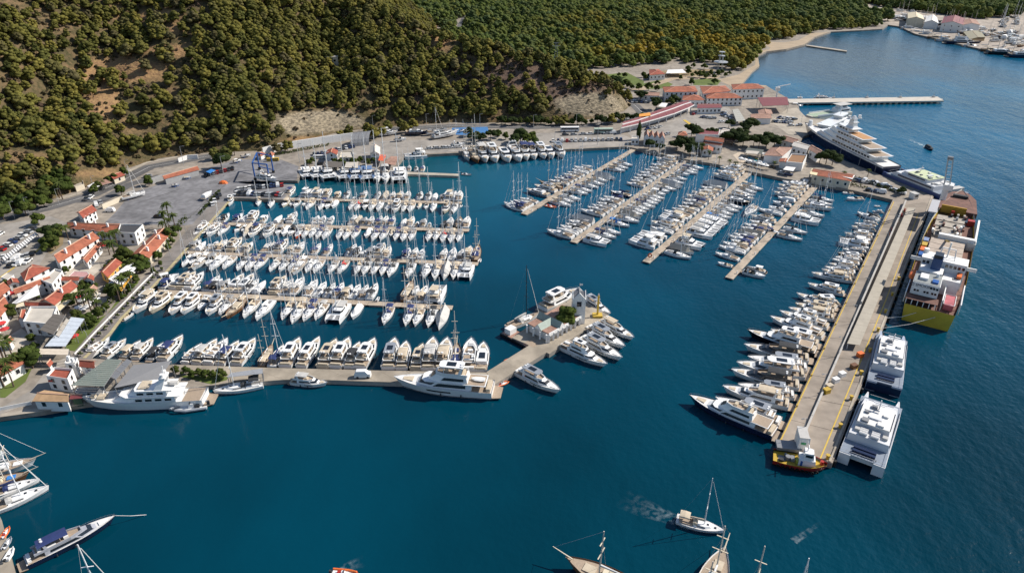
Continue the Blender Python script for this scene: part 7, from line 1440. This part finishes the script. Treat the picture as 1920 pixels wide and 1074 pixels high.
CARS = [car_proto('white car', (.75,.75,.74)), car_proto('silver car', (.42,.43,.44)), car_proto('black car', (.015,.015,.017)), car_proto('dark grey car', (.07,.075,.085)), car_proto('red car', (.42,.02,.02)), car_proto('navy blue car', (.02,.045,.14))]
VAN = car_proto('white van', (.76,.76,.75), True)
cw = [0,0,0,0,0,1,1,1,1,2,2,2,3,3,3,5,5,4]
def carrow(a, b_, n, ang, where, frm, seed, jit=.12):
    q = random.Random(seed); A, B = P(*a, QZ+.06), P(*b_, QZ+.06); base = math.atan2((B-A).y, (B-A).x)
    for i in range(n):
        kd = CARS[q.choice(cw)] if q.random() > .06 else VAN; c = lerp(A, B, (i + q.uniform(-jit, jit))/max(1, n-1)) if n > 1 else A
        kd.place((c.x, c.y, c.z), base + R(ang) + q.uniform(-.06,.06) + (math.pi if q.random() < .4 else 0), 1, '%s, %s %s, from %s' % (kd.desc, ordw(i+1), where, frm), 'cars ' + where)
carrow((448,356),(528,348.5),13,90,'in the upper row of the mole car park','the yard',1); carrow((443,364.5),(527,366.5),14,90,'in the lower row of the mole car park','the yard',2)
carrow((4,468),(63,430),7,70,'under the coach park carport','the road junction',3); carrow((18,490),(62,477),6,65,'in the packed restaurant car park','the white roof',4); carrow((20,499),(52,492),4,60,'in the nearer restaurant car park row','the frame edge',5)
carrow((1037,266),(1165,262.5),16,80,'along the north quay promenade','the big trees',6); carrow((806,279.5),(860,277),8,10,'parked behind the north quay yachts','the workshop',7); carrow((590,291),(662,276),12,70,'along the white retaining wall','the red huts',8)
carrow((600,309),(640,306),5,60,'by the marina office terrace','the travel lift',9); carrow((1060,254),(1150,251),7,5,'on the road side of the promenade','the big trees',10)
carrow((1300,215),(1312,212),3,20,'in the terminal lot first rank','the terminal',11); carrow((1318,221),(1338,223),4,25,'in the terminal lot middle rank','the terminal',12); carrow((1342,212),(1362,213),4,70,'in the terminal lot far rank','the terminal',13); carrow((1356,217),(1374,224),5,70,'in the terminal lot carport rank','the terminal',14); carrow((1352,230),(1364,229),2,10,'alone in the terminal lot','the stone pines',15); carrow((1214,243),(1238,239),4,25,'in front of the curved terminal','the cypress',16); carrow((1242,254),(1252,253),2,20,'by the gabled house','the cypress',17)
carrow((1452,229),(1482,231),7,50,'in the near row of the market lot','the sheds',18); carrow((1462,222),(1490,225),6,50,'in the far row of the market lot','the sheds',19); carrow((1484,236.5),(1500,236),2,5,'on the ferry ramp apron','the sheds',20)
carrow((1604,339),(1642,345),6,75,'behind the long quay restaurant','the restaurant',21); carrow((1647,347),(1664,352),4,60,'beyond the long quay restaurant','the restaurant',22); carrow((1630,358),(1652,362),3,5,'on the quay edge by the restaurant','the restaurant',23); carrow((1676,358),(1690,363),3,10,'at the root of the jetty','the quay edge',24); carrow((1406,306),(1446,314),4,5,'on the quay below the pool','the palms',25); carrow((1466,326),(1480,329),2,5,'on the quay by the white awning','the pool',26)
carrow((1100,144),(1128,145),7,60,'in the hillside viewpoint car park','the rock',27); carrow((1186,192),(1216,193),8,80,'beside the curving road','the rock',28); carrow((386,330),(436,318),8,60,'along the yard by the garden tree','the blue shelter',29)
carrow((298,408),(298,408),1,0,'parked alone in the middle of the yard','the white wall',30); carrow((207,397),(207,397),1,0,'by the orange yard shelter','the white wall',31); carrow((188,381),(180,386),2,40,'beside the white gabled house','the road',32); carrow((277,332),(277,332),1,40,'driving on the coast road','the bend',33); carrow((40,465),(40,465),1,35,'alone between carport and restaurant','the road',34); carrow((12,483),(12,483),1,30,'parked at the end of the carport','the road',35); carrow((398,385),(412,366),4,20,'along the hedge of the mole','the slip',36); carrow((2,440),(-20,452),2,0,'by the bush at the frame edge','the bush',37); carrow((162,375),(170,372),2,30,'under the trees by the coast road','the trees',38)
VAN.place(P(681,706,1.55), R(2), 1.1, 'white minibus parked on the south pier')
def bus(px, py, ang, label, m, sc=1.0):
    o = thing('coach', label, 'coach', P(px, py, QZ+.06), R(ang)); o.scale = (sc,)*3; add(o, 'body', MB().box(-5.8,5.8,-1.25,1.25,.4,3.1), m); 
    for s in (-1, 1): add(o, 'window', MB().box(-5.4,5.3,min(s*1.2,s*1.27),max(s*1.2,s*1.27),1.6,2.5), glass)
    for x in (-3.6, 3.6):
        for y in (-1.1, 1.1): add(o, 'wheel', MB().loft([[(x+.5*math.cos(a), y+dy, .5+.5*math.sin(a)) for a in [k*math.pi/4 for k in range(8)]] for dy in (-.17,.17)]), rubber)
bus(1068,247,2,'white coach parked on the north road', c_white); bus(1131,250,2,'pale green bus shelter van near the promenade trees', mat('pale green paint', (.45,.55,.45), .4)); bus(600,297,5,'white lorry beside the red huts', c_white, .6); bus(512,302,8,'orange flatbed truck by the red huts', yellowp, .55)
canopy('carport with white roof panels along the yellow kerb', [(3,483),(66,435),(72,439),(8,489)], 2.8, c_white, 16, postm=steel, gapf=.35)
# ------------------------------------------------------------------ single trees, hedges, lamps
def trees(lst, name, label, group, kinds, s0, s1, cat='tree', seed=1, frm=None):
    q = random.Random(seed)
    for i, (x, y) in enumerate(sorted(lst)): make_tree(name, label + (', %s from %s' % (ordw(i+1), frm) if frm else ''), cat, q.choice(kinds), P(x, y, QZ), q.uniform(0, 6.28), q.uniform(s0, s1), group)
def one(x, y, label, pair, s, name='broadleaf_tree', cat='tree'): make_tree(name, label, cat, pair, P(x, y, QZ), rnd.uniform(0, 6.28), s)
trees([(12,395),(30,388),(45,392),(62,385),(20,372),(55,366),(72,360),(86,375),(95,362),(70,345),(100,345),(118,352),(30,352),(10,350),(48,345),(128,362),(84,388),(8,412),(110,330),(140,328),(-10,380),(50,405)], 'garden_tree', 'leafy garden tree between the coast road and the hill', 'garden trees above the coast road', TOWN, .95, 1.45)
trees([(186,358),(196,352),(176,364),(206,345),(216,342),(226,337),(234,331)], 'roadside_tree', 'round tree in the hedge row along the coast road bend', 'trees along the coast road bend', TOWN, .55, .8, seed=2, frm='the stored sloop')
trees([(88,462),(98,458),(108,452),(94,448),(104,466),(90,472),(112,440)], 'garden_tree', 'dark leafy tree behind the orange double roof', 'dark trees by the restaurant car park', STONE[:1] + TOWN, .6, .9, seed=3)
trees([(232,486),(240,492),(222,492),(250,508),(270,500),(264,512),(238,535),(222,555),(212,560),(258,497),(310,460),(318,452),(330,440),(298,488),(276,505)], 'garden_tree', 'leafy tree between the quay road and the restaurants', 'trees along the quay road', TOWN, .55, .9, seed=4, frm='the pavilion end')
trees([(160,610),(170,604),(178,612),(150,620),(138,632),(132,622),(200,585),(186,596),(126,646)], 'garden_shrub', 'leafy shrub in the garden by the quay road', 'shrubs along the quay road', TOWN, .45, .65, 'shrub', 5)
one(280,348,'round dark tree at the junction below the red shed', TOWN[1], .8); one(228,366,'small round tree beside the white stored sloop', TOWN[0], .75); one(73,423,'lone tree at the corner of the coach park', TOWN[2], .9); one(416,318,'large round tree on the yard beside the huts', STONE[0], 1.0); one(62,690,'yellow green tree on the corner garden', TOWN[0], 1.15); one(24,596,'bushy tree between white terraces at the frame edge', TOWN[1], .75); one(134,572,'bushy tree beside the long red hall', TOWN[2], .8); one(1060,612,'leafy tree growing inside the fuel dock building', TOWN[1], 1.25)
for i, (x, y) in enumerate(((330,700),(362,708),(374,705),(386,708),(402,710),(414,704),(420,710),(350,702))): one(x, y, 'bright green shrub on the planted pier end, %s from the grey canopy' % ordw(i+1), TOWN[i % 3], .42, 'shrub', 'shrub')
PAL = [(x, y) for x, y in ((148,580),(160,577),(178,578),(188,590),(172,586),(218,490),(206,478),(214,470),(222,462),(196,460),(130,455),(312,428),(320,436),(330,430),(318,415),(308,440),(112,372),(118,374),(24,668),(14,676),(6,672),(36,700),(20,712),(8,725),(26,725),(225,565),(236,556),(250,540))]
for i, (x, y) in enumerate(PAL):
    make_tree('palm_tree', 'tall palm with bare trunk among the quay restaurants' if y < 600 and x > 124 else ('palm by the corner lane garden' if y > 600 else 'palm in the roadside garden'), 'palm tree', (PALMC[i % 2], PALMT), P(x, y, QZ), i*1.3, .95 + .25*((i*7) % 3)/2, 'palms among the quay restaurants' if y < 600 and x > 124 else ('palms of the corner garden' if y > 600 else 'palms of the roadside garden'))
for i, (x, y) in enumerate(((1450,318),(1416,312),(1378,318),(1366,315),(1328,300),(1348,308),(1312,292),(1626,332),(1580,340))): make_tree('palm_tree', 'low palm along the east quay', 'palm tree', (PALMC[i % 2], PALMT), P(x, y, QZ), i*1.7, .7, 'palms along the east quay')
sp_l = [(1404,246,1.15),(1396,250,.9),(1372,272,1.25),(1384,268,1.2),(1360,268,1.05),(1392,276,1.1),(1422,280,1.15),(1436,276,1.2),(1450,280,1.2),(1412,276,.95),(1334,258,.85),(1366,240,.75),(1304,262,1.0),(1296,256,1.0),(1284,284,1.1),(1276,278,1.0),(1268,284,1.0),(1292,296,1.0),(1306,290,.95),(1548,308,1.1),(1560,310,1.05),(1536,306,.9),(1216,280,.75),(1236,284,.7),(1690,366,.55)]
for x, y, s in sp_l: make_tree('stone_pine', 'dark round stone pine behind the east pontoons', 'tree', STONE[int(x) % 2], P(x, y, QZ), x, s*.82, 'stone pines behind the east pontoons')
for x, y, s in ((894,262,1.0),(886,268,.8),(920,262,.75),(934,258,.9),(948,262,.8),(976,268,1.1),(988,272,1.25),(998,268,1.1),(966,272,.9),(1004,274,.9),(905,268,.7),(880,256,.7)): make_tree('broad_tree', 'broad tree in the garden behind the north quay', 'tree', (STONE + TOWN)[int(x) % 5], P(x, y, QZ), x, s*.9, 'garden trees behind the north quay')
make_tree('cypress', 'single dark cypress by the zigzag gables', 'cypress', CYP, P(1197,262,QZ), 0, 1.15); make_tree('cypress', 'small cypress beside the orange roofed house', 'cypress', CYP, P(1303,250,QZ), 0, .7)
trees([(938+i*9.5+rnd.uniform(-2,2), 234+rnd.uniform(-2,2)-(max(0,i-20)*1.3)) for i in range(29)], 'roadside_tree', 'dark tree in the row under the rock face', 'trees under the rock face', [PINE[0], TOWN[0], STONE[0]], .5, .75, seed=6, frm='the blue court')
trees([(640,262),(655,258),(700,262),(716,256),(728,250),(690,252),(760,250),(752,244),(775,243),(540,285),(520,288),(440,292),(425,298),(405,300)], 'roadside_pine', 'pine at the foot of the slope by the boatyard', 'pines at the foot of the slope', PINE, .6, .95, seed=7, frm='the huts')
trees([(1140+i*5, 160+(i%3)*3) for i in range(9)] + [(1186,168),(1198,170),(1216,170),(1232,172),(1150,190),(1166,186),(1176,184),(1262,196),(1268,194),(1256,198),(1230,206),(1180,190),(1200,190)], 'park_tree', 'dark tree around the park below the wood', 'trees around the park', TOWN + STONE, .6, .95, seed=8)
trees([(1290+q*7, 140+((q*5) % 9)) for q in range(12)] + [(1300,128),(1320,130),(1290,132),(1210,150),(1215,146)], 'park_tree', 'small tree of the beach garden', 'trees of the beach garden', TOWN, .5, .85, seed=9)
hedge_m = town_leaf
def hedge(pts, w, h, label):
    q = random.Random(len(label)); mb = MB(); Q = [P(x, y, QZ) for x, y in pts]
    for i in range(len(Q)-1):
        l = (Q[i+1]-Q[i]).length; k = int(l/.8)
        for j in range(k):
            c = lerp(Q[i], Q[i+1], j/k)
            for _ in range(7):
                p = c + Vector((q.uniform(-w/2,w/2), q.uniform(-w/2,w/2), q.uniform(.1,h))); s = .55
                mb.poly([p + Vector((q.uniform(-s,s), q.uniform(-s,s), q.uniform(-s,s))) for _ in range(4)])
    tag(mb.build('hedge', hedge_m), label, 'hedge', None, 'stuff')
hedge([(332,428),(345,415),(352,408)], 3, 1.6, 'green hedge at the corner of the yard'); hedge([(375,402),(404,368),(412,358)], 1.6, 1.0, 'low hedge between the yard and the quay road'); hedge([(310,432),(330,425)], 2, 1.2, 'low hedge behind the diagonal red roof')
hedge([(1588,333),(1640,347),(1682,362)], 2.2, 1.5, 'hedge between the quay parking and the wharf'); hedge([(1566,338),(1628,355)], 2, 1.2, 'hedge along the quay edge parking'); hedge([(170,600),(196,580),(214,560)], 2.5, 1.4, 'garden hedge beside the quay road wall'); hedge([(500,295),(560,283),(620,272)], 2.5, 1.2, 'scrubby hedge above the white retaining wall')
LAMP = Proto('street_lamp', 'street lamp', 8, 'street lamp').add('pole', MB().cyl(0,0,0,8,.11,6,r1=.07), steel).add('arm', MB().tube([(0,0,7.9),(1.3,0,8.15)], .06, 4), steel).add('lamp_head', MB().box(1.0,1.8,-.16,.16,8.08,8.22), metalgrey)
def lamps(lst, where, frm, s=1.0, rz=0):
    for i, (x, y) in enumerate(lst): LAMP.place(P(x, y, QZ), rz, s, 'grey street lamp %s, %s from %s' % (where, ordw(i+1), frm), 'street lamps ' + where)
lamps([(112,385),(28,410),(178,360),(240,328),(54,402)], 'on the coast road', 'the bend'); lamps([(172,655),(208,612),(252,562),(290,520),(320,482),(352,448),(384,412)], 'on the quay road', 'the pavilion', .8, 2.4); lamps([(700,243),(800,240),(900,240),(1000,242),(1080,240)], 'on the north road', 'the hangar', 1.1); lamps([(345,310),(420,330),(562,305),(870,280),(1040,272),(1120,272)], 'in the boatyard and north quay', 'the red shed', 1.3); lamps([(1530,255),(1575,290),(1610,310),(1640,322),(1500,240)], 'on the wharf', 'the ramp', 1.0)
for i in range(9):
    t = i/8; q = lerp(P(1502,825,1.8), P(1688,400,1.8), t); LAMP.place(q, R(200), .9, 'grey lamp post on the jetty wall, %s from the tip' % ordw(i+1), 'lamp posts on the jetty')
PLANT = Proto('planter', 'planter', 1, 'planter').add('tub', MB().cyl(0,0,0,.7,.7,8,r1=.85), concrete2).add('shrub', crown_mb(.9,.5,1.5,3,4,40,.4), town_leaf)
for i in range(16): PLANT.place(lerp(P(146,667,QZ), P(300,507,QZ), i/15) + Vector((.9,0,0)), i, 1, 'dark round planter along the quay road, %s from the pavilion' % ordw(i+1), 'planters along the quay road')
BOL = Proto('bollard', 'bollard', 1, 'bollard').add('post', MB().cyl(0,0,0,.7,.28,7,r1=.22), yellowp).add('cap', MB().cyl(0,0,.7,.9,.38,7), yellowp)
for i in range(9): BOL.place(lerp(P(1551,860,1.8), P(1684,525,1.8), i/8), 0, 1.5, 'yellow mooring bollard on the seaward jetty edge, %s from the tip' % ordw(i+1), 'bollards on the seaward jetty edge')
for i in range(12): BOL.place(lerp(P(1463,828,1.8), P(1668,395,1.8), i/11), 0, .8, 'yellow mooring bollard on the basin jetty edge, %s from the tip' % ordw(i+1), 'bollards on the basin jetty edge')
for i, (x, y, m, w_) in enumerate(((1578,705,c_white,'white'),(1566,716,c_white,'white'),(1554,728,c_tan,'tan'),(1549,736,yellowp,'yellow'),(1600,690,wood,'brown'),(1612,668,orangep,'orange'))):
    o = thing('crate', '%s crate beside the jetty wall, %s from the roofed walkway' % (w_, ordw([5,4,3,2,6,1].index(i)+1) if False else ordw(6-[1,2,3,4,0,5][i] if i < 5 else 1)), 'crate', P(x, y, 1.8), .4); MB().box(-.9,.9,-.7,.7,0,1.3).build('box', m, o); MB().box(-.95,.95,-.75,.75,1.3,1.42).build('lid', m, o)
for i, (x, y) in enumerate(((1690,405),(1696,396),(1680,420),(1672,432),(1668,441))):
    o = thing('barrier', 'red safety barrier on the jetty root, %s from the shore' % ordw([2,1,3,4,5][i]), 'barrier', P(x, y, 1.8), 1.1, 'red barriers on the jetty'); MB().box(-1.2,1.2,-.08,.08,.3,1.0).build('panel', redp, o); MB().box(-1.1,-1.0,-.3,.3,0,1.0).box(1.0,1.1,-.3,.3,0,1.0).build('foot', redp, o)
o = thing('pier_cabin', 'white control cabin at the root of the jetty', 'cabin', P(1712,372,1.8), .3); MB().box(-1.3,1.3,-1.6,1.6,0,2.7).build('wall', white_wall, o); MB().box(-1.5,1.5,-1.8,1.8,2.7,2.85).build('roof', c_lgrey, o); MB().box(-.8,.8,-1.66,-1.6,1.2,2.1).build('window', glass, o)
o = thing('pier_cabin', 'white and green navigation cabin at the tip of the jetty wall', 'cabin', P(1500,835,1.8), -.2); MB().box(-1.1,1.1,-2.2,2.2,0,4.2).build('wall', white_wall, o); MB().box(-1.2,1.2,-2.3,2.3,4.2,4.35).build('roof', c_lgrey, o); MB().box(-.6,.6,-2.26,-2.2,2.2,2.9).build('sign', mat('green sign', (.03,.3,.12), .5), o)
o = thing('quay_platform', 'grey boarding platform at the jetty tip', 'platform', P(1478,838,1.8), -.2); MB().box(-3,3,-1.6,1.6,0,.8).build('deck', metalgrey, o)
o = thing('life_ring_board', 'orange ring board at the pontoon tip', 'life ring', P(1218,484,.75)); MB().loft([[(.9*f*math.cos(a), dy, 1.2+.9*f*math.sin(a)) for a in [k*math.pi/5 for k in range(10)]] for f, dy in ((1,-.12),(1,.12),(.55,.12),(.55,-.12))], cap=False).build('ring', orangep, o); MB().box(-.06,.06,-.06,.06,0,1.0).build('post', steel, o)
o = thing('quay_crane', 'white fixed quay crane at the root of the long pier', 'crane', P(1455,186,QZ)); MB().cyl(0,0,0,9,.6,8).build('column', white_wall, o); MB().tube([(0,0,9),(9,1,10.5)], .35, 5).build('jib', white_wall, o); MB().box(-1.3,1.3,-1.2,1.2,6,8.5).build('cab', white_wall, o)
boat(MY[0], 1526,187,1556,185, 'white motorboat moored behind the long concrete pier', L=14); boat(CRU[1], 1490,189,1505,187, 'white launch moored at the root of the long pier', L=9)
boat(SML[1], 1484,199,1500,197, 'small fishing boat off the market hall', L=8)
# far shipyard across the bay
house('far shipyard hall with maroon roof', [(1765,44),(1770,32),(1810,35),(1806,47)], 9, 'gable', maroon, rh=3, floors=2, spacing=6); house('far shed with pink and grey roof beside the maroon hall', [(1806,47),(1803,39),(1830,37),(1838,47)], 8, 'gable', tileb, rh=2, wins=False); house('far open shed with cream roof', [(1702,35),(1702,24),(1730,29),(1733,37)], 9, 'gable', mat('cream sheet roof', (.62,.54,.38), .7), wm=cream_wall, rh=2.5, wins=False); house('far white tented hall', [(1733,42),(1738,31),(1757,33),(1760,44)], 7, 'gable', c_white, rh=3, wins=False)
house('far timber frame shed with grey slats', [(1818,74),(1806,60),(1838,58),(1848,70)], 4, 'gable', mat('weathered slats', (.27,.25,.18), .9), wm=soil, rh=1, wins=False); house('far white hut among the trees', [(1625,32),(1627,27),(1642,28),(1641,33)], 5, 'gable', c_white, rh=1.5, wins=False); house('far pale shed at the beach wood', [(1600,38),(1603,34),(1620,35),(1618,40)], 5, 'flat', flatroof, wins=False)
q = random.Random(44)
FAR = [(MY[3],'white yacht'),(GUL[0],'wooden boat'),(CRU[4],'covered boat'),(GUL[2],'white ketch hull'),(MNAVY,'dark hulled yacht')]
for i in range(58):
    t = q.random(); base = lerp(P(1690,46,QZ), P(1900,90,QZ), t); px, py = 1672 + 235*t, 40 + 50*t; x = px + q.uniform(-4, 14); y = py - q.uniform(2, 22)
    if poly_in(np.array([P(x, y, QZ).x]), np.array([P(x, y, QZ).y]), coastw)[0]:
        kd, d_ = q.choice(FAR); a = q.uniform(-.6, .6) + .3; p_ = P(x, y, QZ+.8); kd.place(p_, a, q.uniform(11, 18)/kd.L, d_ + ' laid up in the far shipyard', 'boats laid up in the far shipyard', skip=('rigging','rail','furled_sail','fender'))
for i, (x, y, kd, l, a) in enumerate(((1690,52,MY[0],18,-.5),(1705,58,GUL[2],20,-.6),(1722,63,MY[3],18,-.5),(1738,69,GUL[0],22,-.5),(1755,74,MY[3],18,-.4),(1772,79,YNAVY,34,-.25),(1806,85,CRU[0],14,-.3),(1838,93,GUL[0],24,-.4),(1850,98,MBLK,26,-.3),(1866,98,GUL[2],24,-.35),(1888,104,MNAVY,26,-.2),(1904,103,MY[3],20,-.1))):
    kd.place(P(x, y + 3, 0), a, l/kd.L, '%s moored along the far shipyard shore, %s from the wood' % ('white yacht' if kd in (MY[0], MY[3]) else ('dark hulled boat' if kd in (YNAVY, MBLK, MNAVY) else ('wooden ketch' if kd is GUL[0] else 'pale boat')), ordw(i+1)), 'boats along the far shipyard shore', skip=('rigging','rail','fender'))
for i in range(34):
    x = q.uniform(1880, 1990); y = q.uniform(34, 96); kd = q.choice(SAIL[:2] + [MY[3]]); kd.place(P(x, y, 0 if y > 60 else QZ+.8), q.uniform(-.3,.3)+1.2, q.uniform(12, 16)/kd.L, 'white boat in the far marina at the frame corner', 'boats in the far marina', skip=('rigging','rail','fender'))
structure('pier', MB().prism([P(x, y, 1.6)[:2] for x, y in ((1886,86),(1892,87),(1908,48),(1904,48))], -1, 1.6), concrete)
trees([(1850+q.uniform(-60,60), 30+q.uniform(-6,4)) for _ in range(22)] + [(1648,34),(1655,30),(1640,36),(1662,26),(1664,40)], 'far_tree', 'dark tree behind the far shipyard', 'trees behind the far shipyard', BROAD, 1.1, 1.6, seed=10)
# small villa on the hill, power pylon
vx, vy = None, None
for t in np.linspace(300, 700, 400):
    u = (627-960)/F; v = (117-537)/F; pt = (u*t, (cT - v*sT)*t, CAMH + (-sT - v*cT)*t)
    if pt[2] <= float(hill_h(pt[0], pt[1])): vx, vy, vz = pt; break
if vx is not None:
    o = thing('hill_villa', 'small pale villa among the pines high on the slope', 'building', (vx, vy-3, vz)); MB().box(-4,4,-2.5,2.5,-3,4.2).build('wall', cream_wall, o); MB().box(-4.3,4.3,-2.8,2.8,4.2,4.6).build('roof', flatroof, o); MB().box(-2.4,-1,-2.56,-2.5,1.4,2.8).build('window', glass, o); MB().box(1,2.4,-2.56,-2.5,1.4,2.8).build('window', glass, o)
o = thing('power_pylon', 'steel lattice pylon on the edge of the wood', 'pylon', P(1042,124,QZ)); pm = MB()
for s, t in ((-1,-1),(1,-1),(1,1),(-1,1)): pm.tube([(2*s,2*t,-1),(.4*s,.4*t,20)], .16, 4)
for z_ in (4,8,12,16): pm.box(-2+z_*.08,2-z_*.08,-.1,.1,z_,z_+.2)
pm.build('lattice', steel, o); MB().box(-3.5,3.5,-.12,.12,17,17.3).box(-2.5,2.5,-.12,.12,19.4,19.7).build('crossarm', steel, o)
for i, x in enumerate((836,846,856,868,820)):
    LAMP.place(P(x-10+i*3, 250, QZ), 1.2, 1.6, 'pale bare mast of the stored sloops, %s by the hangar road' % ordw(i+1), 'bare masts in the boatyard') if False else None
sheet('basketball_court', [(843,252),(848,240),(914,238),(918,250),(880,254)], mat('blue court paint', (.05,.17,.38), .8), lift=.06)
ent = P(876,16,QZ); strip('road', [(855,70),(862,52),(870,36),(880,18)], 8, asphalt)
o = thing('garden_pool', 'small round garden pool by the white garden house', 'pool', P(29,381,QZ)); MB().cyl(0,0,-.1,.2,4.2,14).build('pool_edge', sand, o); MB().cyl(0,0,.2,.24,2.6,14).build('water_surface', pw, o)

for w_, q in SIGN:
    cu = bpy.data.curves.new('roof_sign', 'FONT'); cu.body = w_; cu.size = 1.7; cu.extrude = .05; t = bpy.data.objects.new('roof_sign', cu); COL.objects.link(t)
    me = bpy.data.meshes.new_from_object(t.evaluated_get(bpy.context.evaluated_depsgraph_get())); bpy.data.objects.remove(t); me.materials.append(c_lgrey); t = link('roof_sign', me); t.location = q; t.rotation_euler = (R(75), 0, .06); tag(t, 'pale roof lettering reading %s above the white gabled house' % w_, 'sign')
o = thing('wall_sign', 'red sign strip on the white house by the corner lane', 'sign', P(106,713,QZ+3.2), .05); MB().box(-2.2,2.2,-.2,-.1,-.3,.3).build('panel', redp, o)

q = random.Random(9); RPARA = Proto('parasol', 'parasol', 3, 'red parasol').add('canopy', MB().loft([[(1.6*math.cos(k*math.pi/4),1.6*math.sin(k*math.pi/4),2.3) for k in range(8)],[(.05*math.cos(k*math.pi/4),.05*math.sin(k*math.pi/4),2.9) for k in range(8)]]), c_red).add('pole', MB().cyl(0,0,0,2.8,.05,6), steel)
TBL = Proto('cafe_table', 'table', 1, 'table').add('table_top', MB().cyl(0,0,.7,.76,.6,8), c_white).add('leg', MB().cyl(0,0,0,.7,.06,5), steel)
for i, (x, y) in enumerate(((136,636),(142,641),(131,630),(148,566),(30,560),(18,560),(6,617),(12,628),(4,606),(190,466),(194,470))): RPARA.place(P(x, y, QZ), 0, 1, 'red parasol among the quay restaurants', 'red parasols among the quay restaurants')
for i, (x, y) in enumerate(((150,585),(160,588),(168,583),(176,575),(184,570),(156,572),(166,566),(206,545),(214,538),(250,520),(258,512),(240,545))): PARA.place(P(x, y, QZ), 0, .9, 'white parasol on the terraces by the quay road', 'white parasols on the quay terraces')
for i in range(26): x = q.uniform(0, 1); u = lerp(P(150,596,QZ), P(262,515,QZ), x); TBL.place((u.x + q.uniform(-4, 0), u.y + q.uniform(-3, 3), QZ), 0, 1.2, 'small white table on the terraces by the quay road', 'tables on the quay terraces')
trees([(16,640),(60,640),(66,654),(112,640),(118,634),(140,606),(146,598),(110,580),(116,560),(150,548),(158,540),(168,545),(180,540),(210,500),(200,505),(236,478),(228,470),(130,505),(124,512),(70,560),(12,540),(256,530),(246,548),(230,560),(288,512),(302,498),(316,470),(324,458)], 'garden_shrub', 'leafy shrub between the western restaurants', 'shrubs between the western restaurants', TOWN, .32, .55, 'shrub', 15)
house('low pink tiled roof between the awnings and the shop row', [(126,521),(139,509),(164,510),(170,519)], 2.6, 'flat', mat('pink terrace tile', (.46,.26,.25), .9, var=.15, scale=.8), wins=False, parapet=.15)
canopy('long cream lean-to along the large red hall', [(104,578),(142,545),(150,546),(112,582)], 3.0, mat('cream awning',(.72,.60,.38),.8), 4)
house('narrow red roofed shed between white terraces at the frame edge', [(33,600),(37,588),(48,580),(45,597)], 3.2, 'gable', tiler, rh=.8, wins=False)
canopy('pale blue tent roof in the garden by the quay road', [(137,609),(148,596),(158,598),(150,611)], 2.8, mat('pale translucent panels',(.55,.60,.66),.4), 2)
canopy('dark verandah roof of the marina office', [(604,313),(608,302),(642,303),(640,314)], 3.0, mat('grey brown panels',(.13,.115,.10),.7), 4)
canopy('beige terrace awning beside the marina office', [(646,314),(649,304),(672,304),(671,315)], 3.0, flatroof, 3)
house('tan roofed bar on the terrace beside the yellow restaurant', [(160,545),(170,536),(184,539),(176,549)], 3.0, 'gable', tileb, wm=cream_wall, rh=.8, spacing=3)
house('small white changing hut by the red parasols', [(8,640),(16,632),(26,635),(18,644)], 2.8, 'gable', tileo, rh=.7, wins=False)
house('white garage row beside the wide hip roof', [(2,520),(14,512),(26,516),(14,525)], 2.8, 'flat', flatroof, wins=False, parapet=.2)
canopy('brown market awning beside the maroon flat roofed hall', [(1352,262),(1356,256),(1380,259),(1377,266)], 3.2, tileb, 3)
canopy('grey shade roof behind the pool parasols', [(1396,284),(1402,277),(1432,281),(1428,289)], 3.4, mat('dark shade roof',(.10,.11,.10),.8), 4)
trees([(652,308),(662,312),(676,306),(690,310),(700,306),(640,312),(628,310),(586,306),(580,310)], 'garden_tree', 'leafy tree of the marina office terrace', 'trees of the marina office terrace', TOWN, .45, .7, seed=21, frm='the travel lift')
for i, (a, b_, c_, d_) in enumerate(((836,247,848,241),(848,246,860,240),(862,246,873,240))): boat(SAIL[i], a, b_, c_, d_, 'bare masted sloop hauled out by the blue court, %s from the hangar' % ordw(i+1), 'sloops hauled out by the blue court', z=HQ-.4)
trees([(1150,152),(1172,146),(1226,146),(1252,142),(1276,150),(1296,160),(1322,148),(1340,158),(1232,160),(1206,146),(1160,144)], 'park_tree', 'round tree on the park lawns', 'trees on the park lawns', TOWN, .5, .8, seed=31)
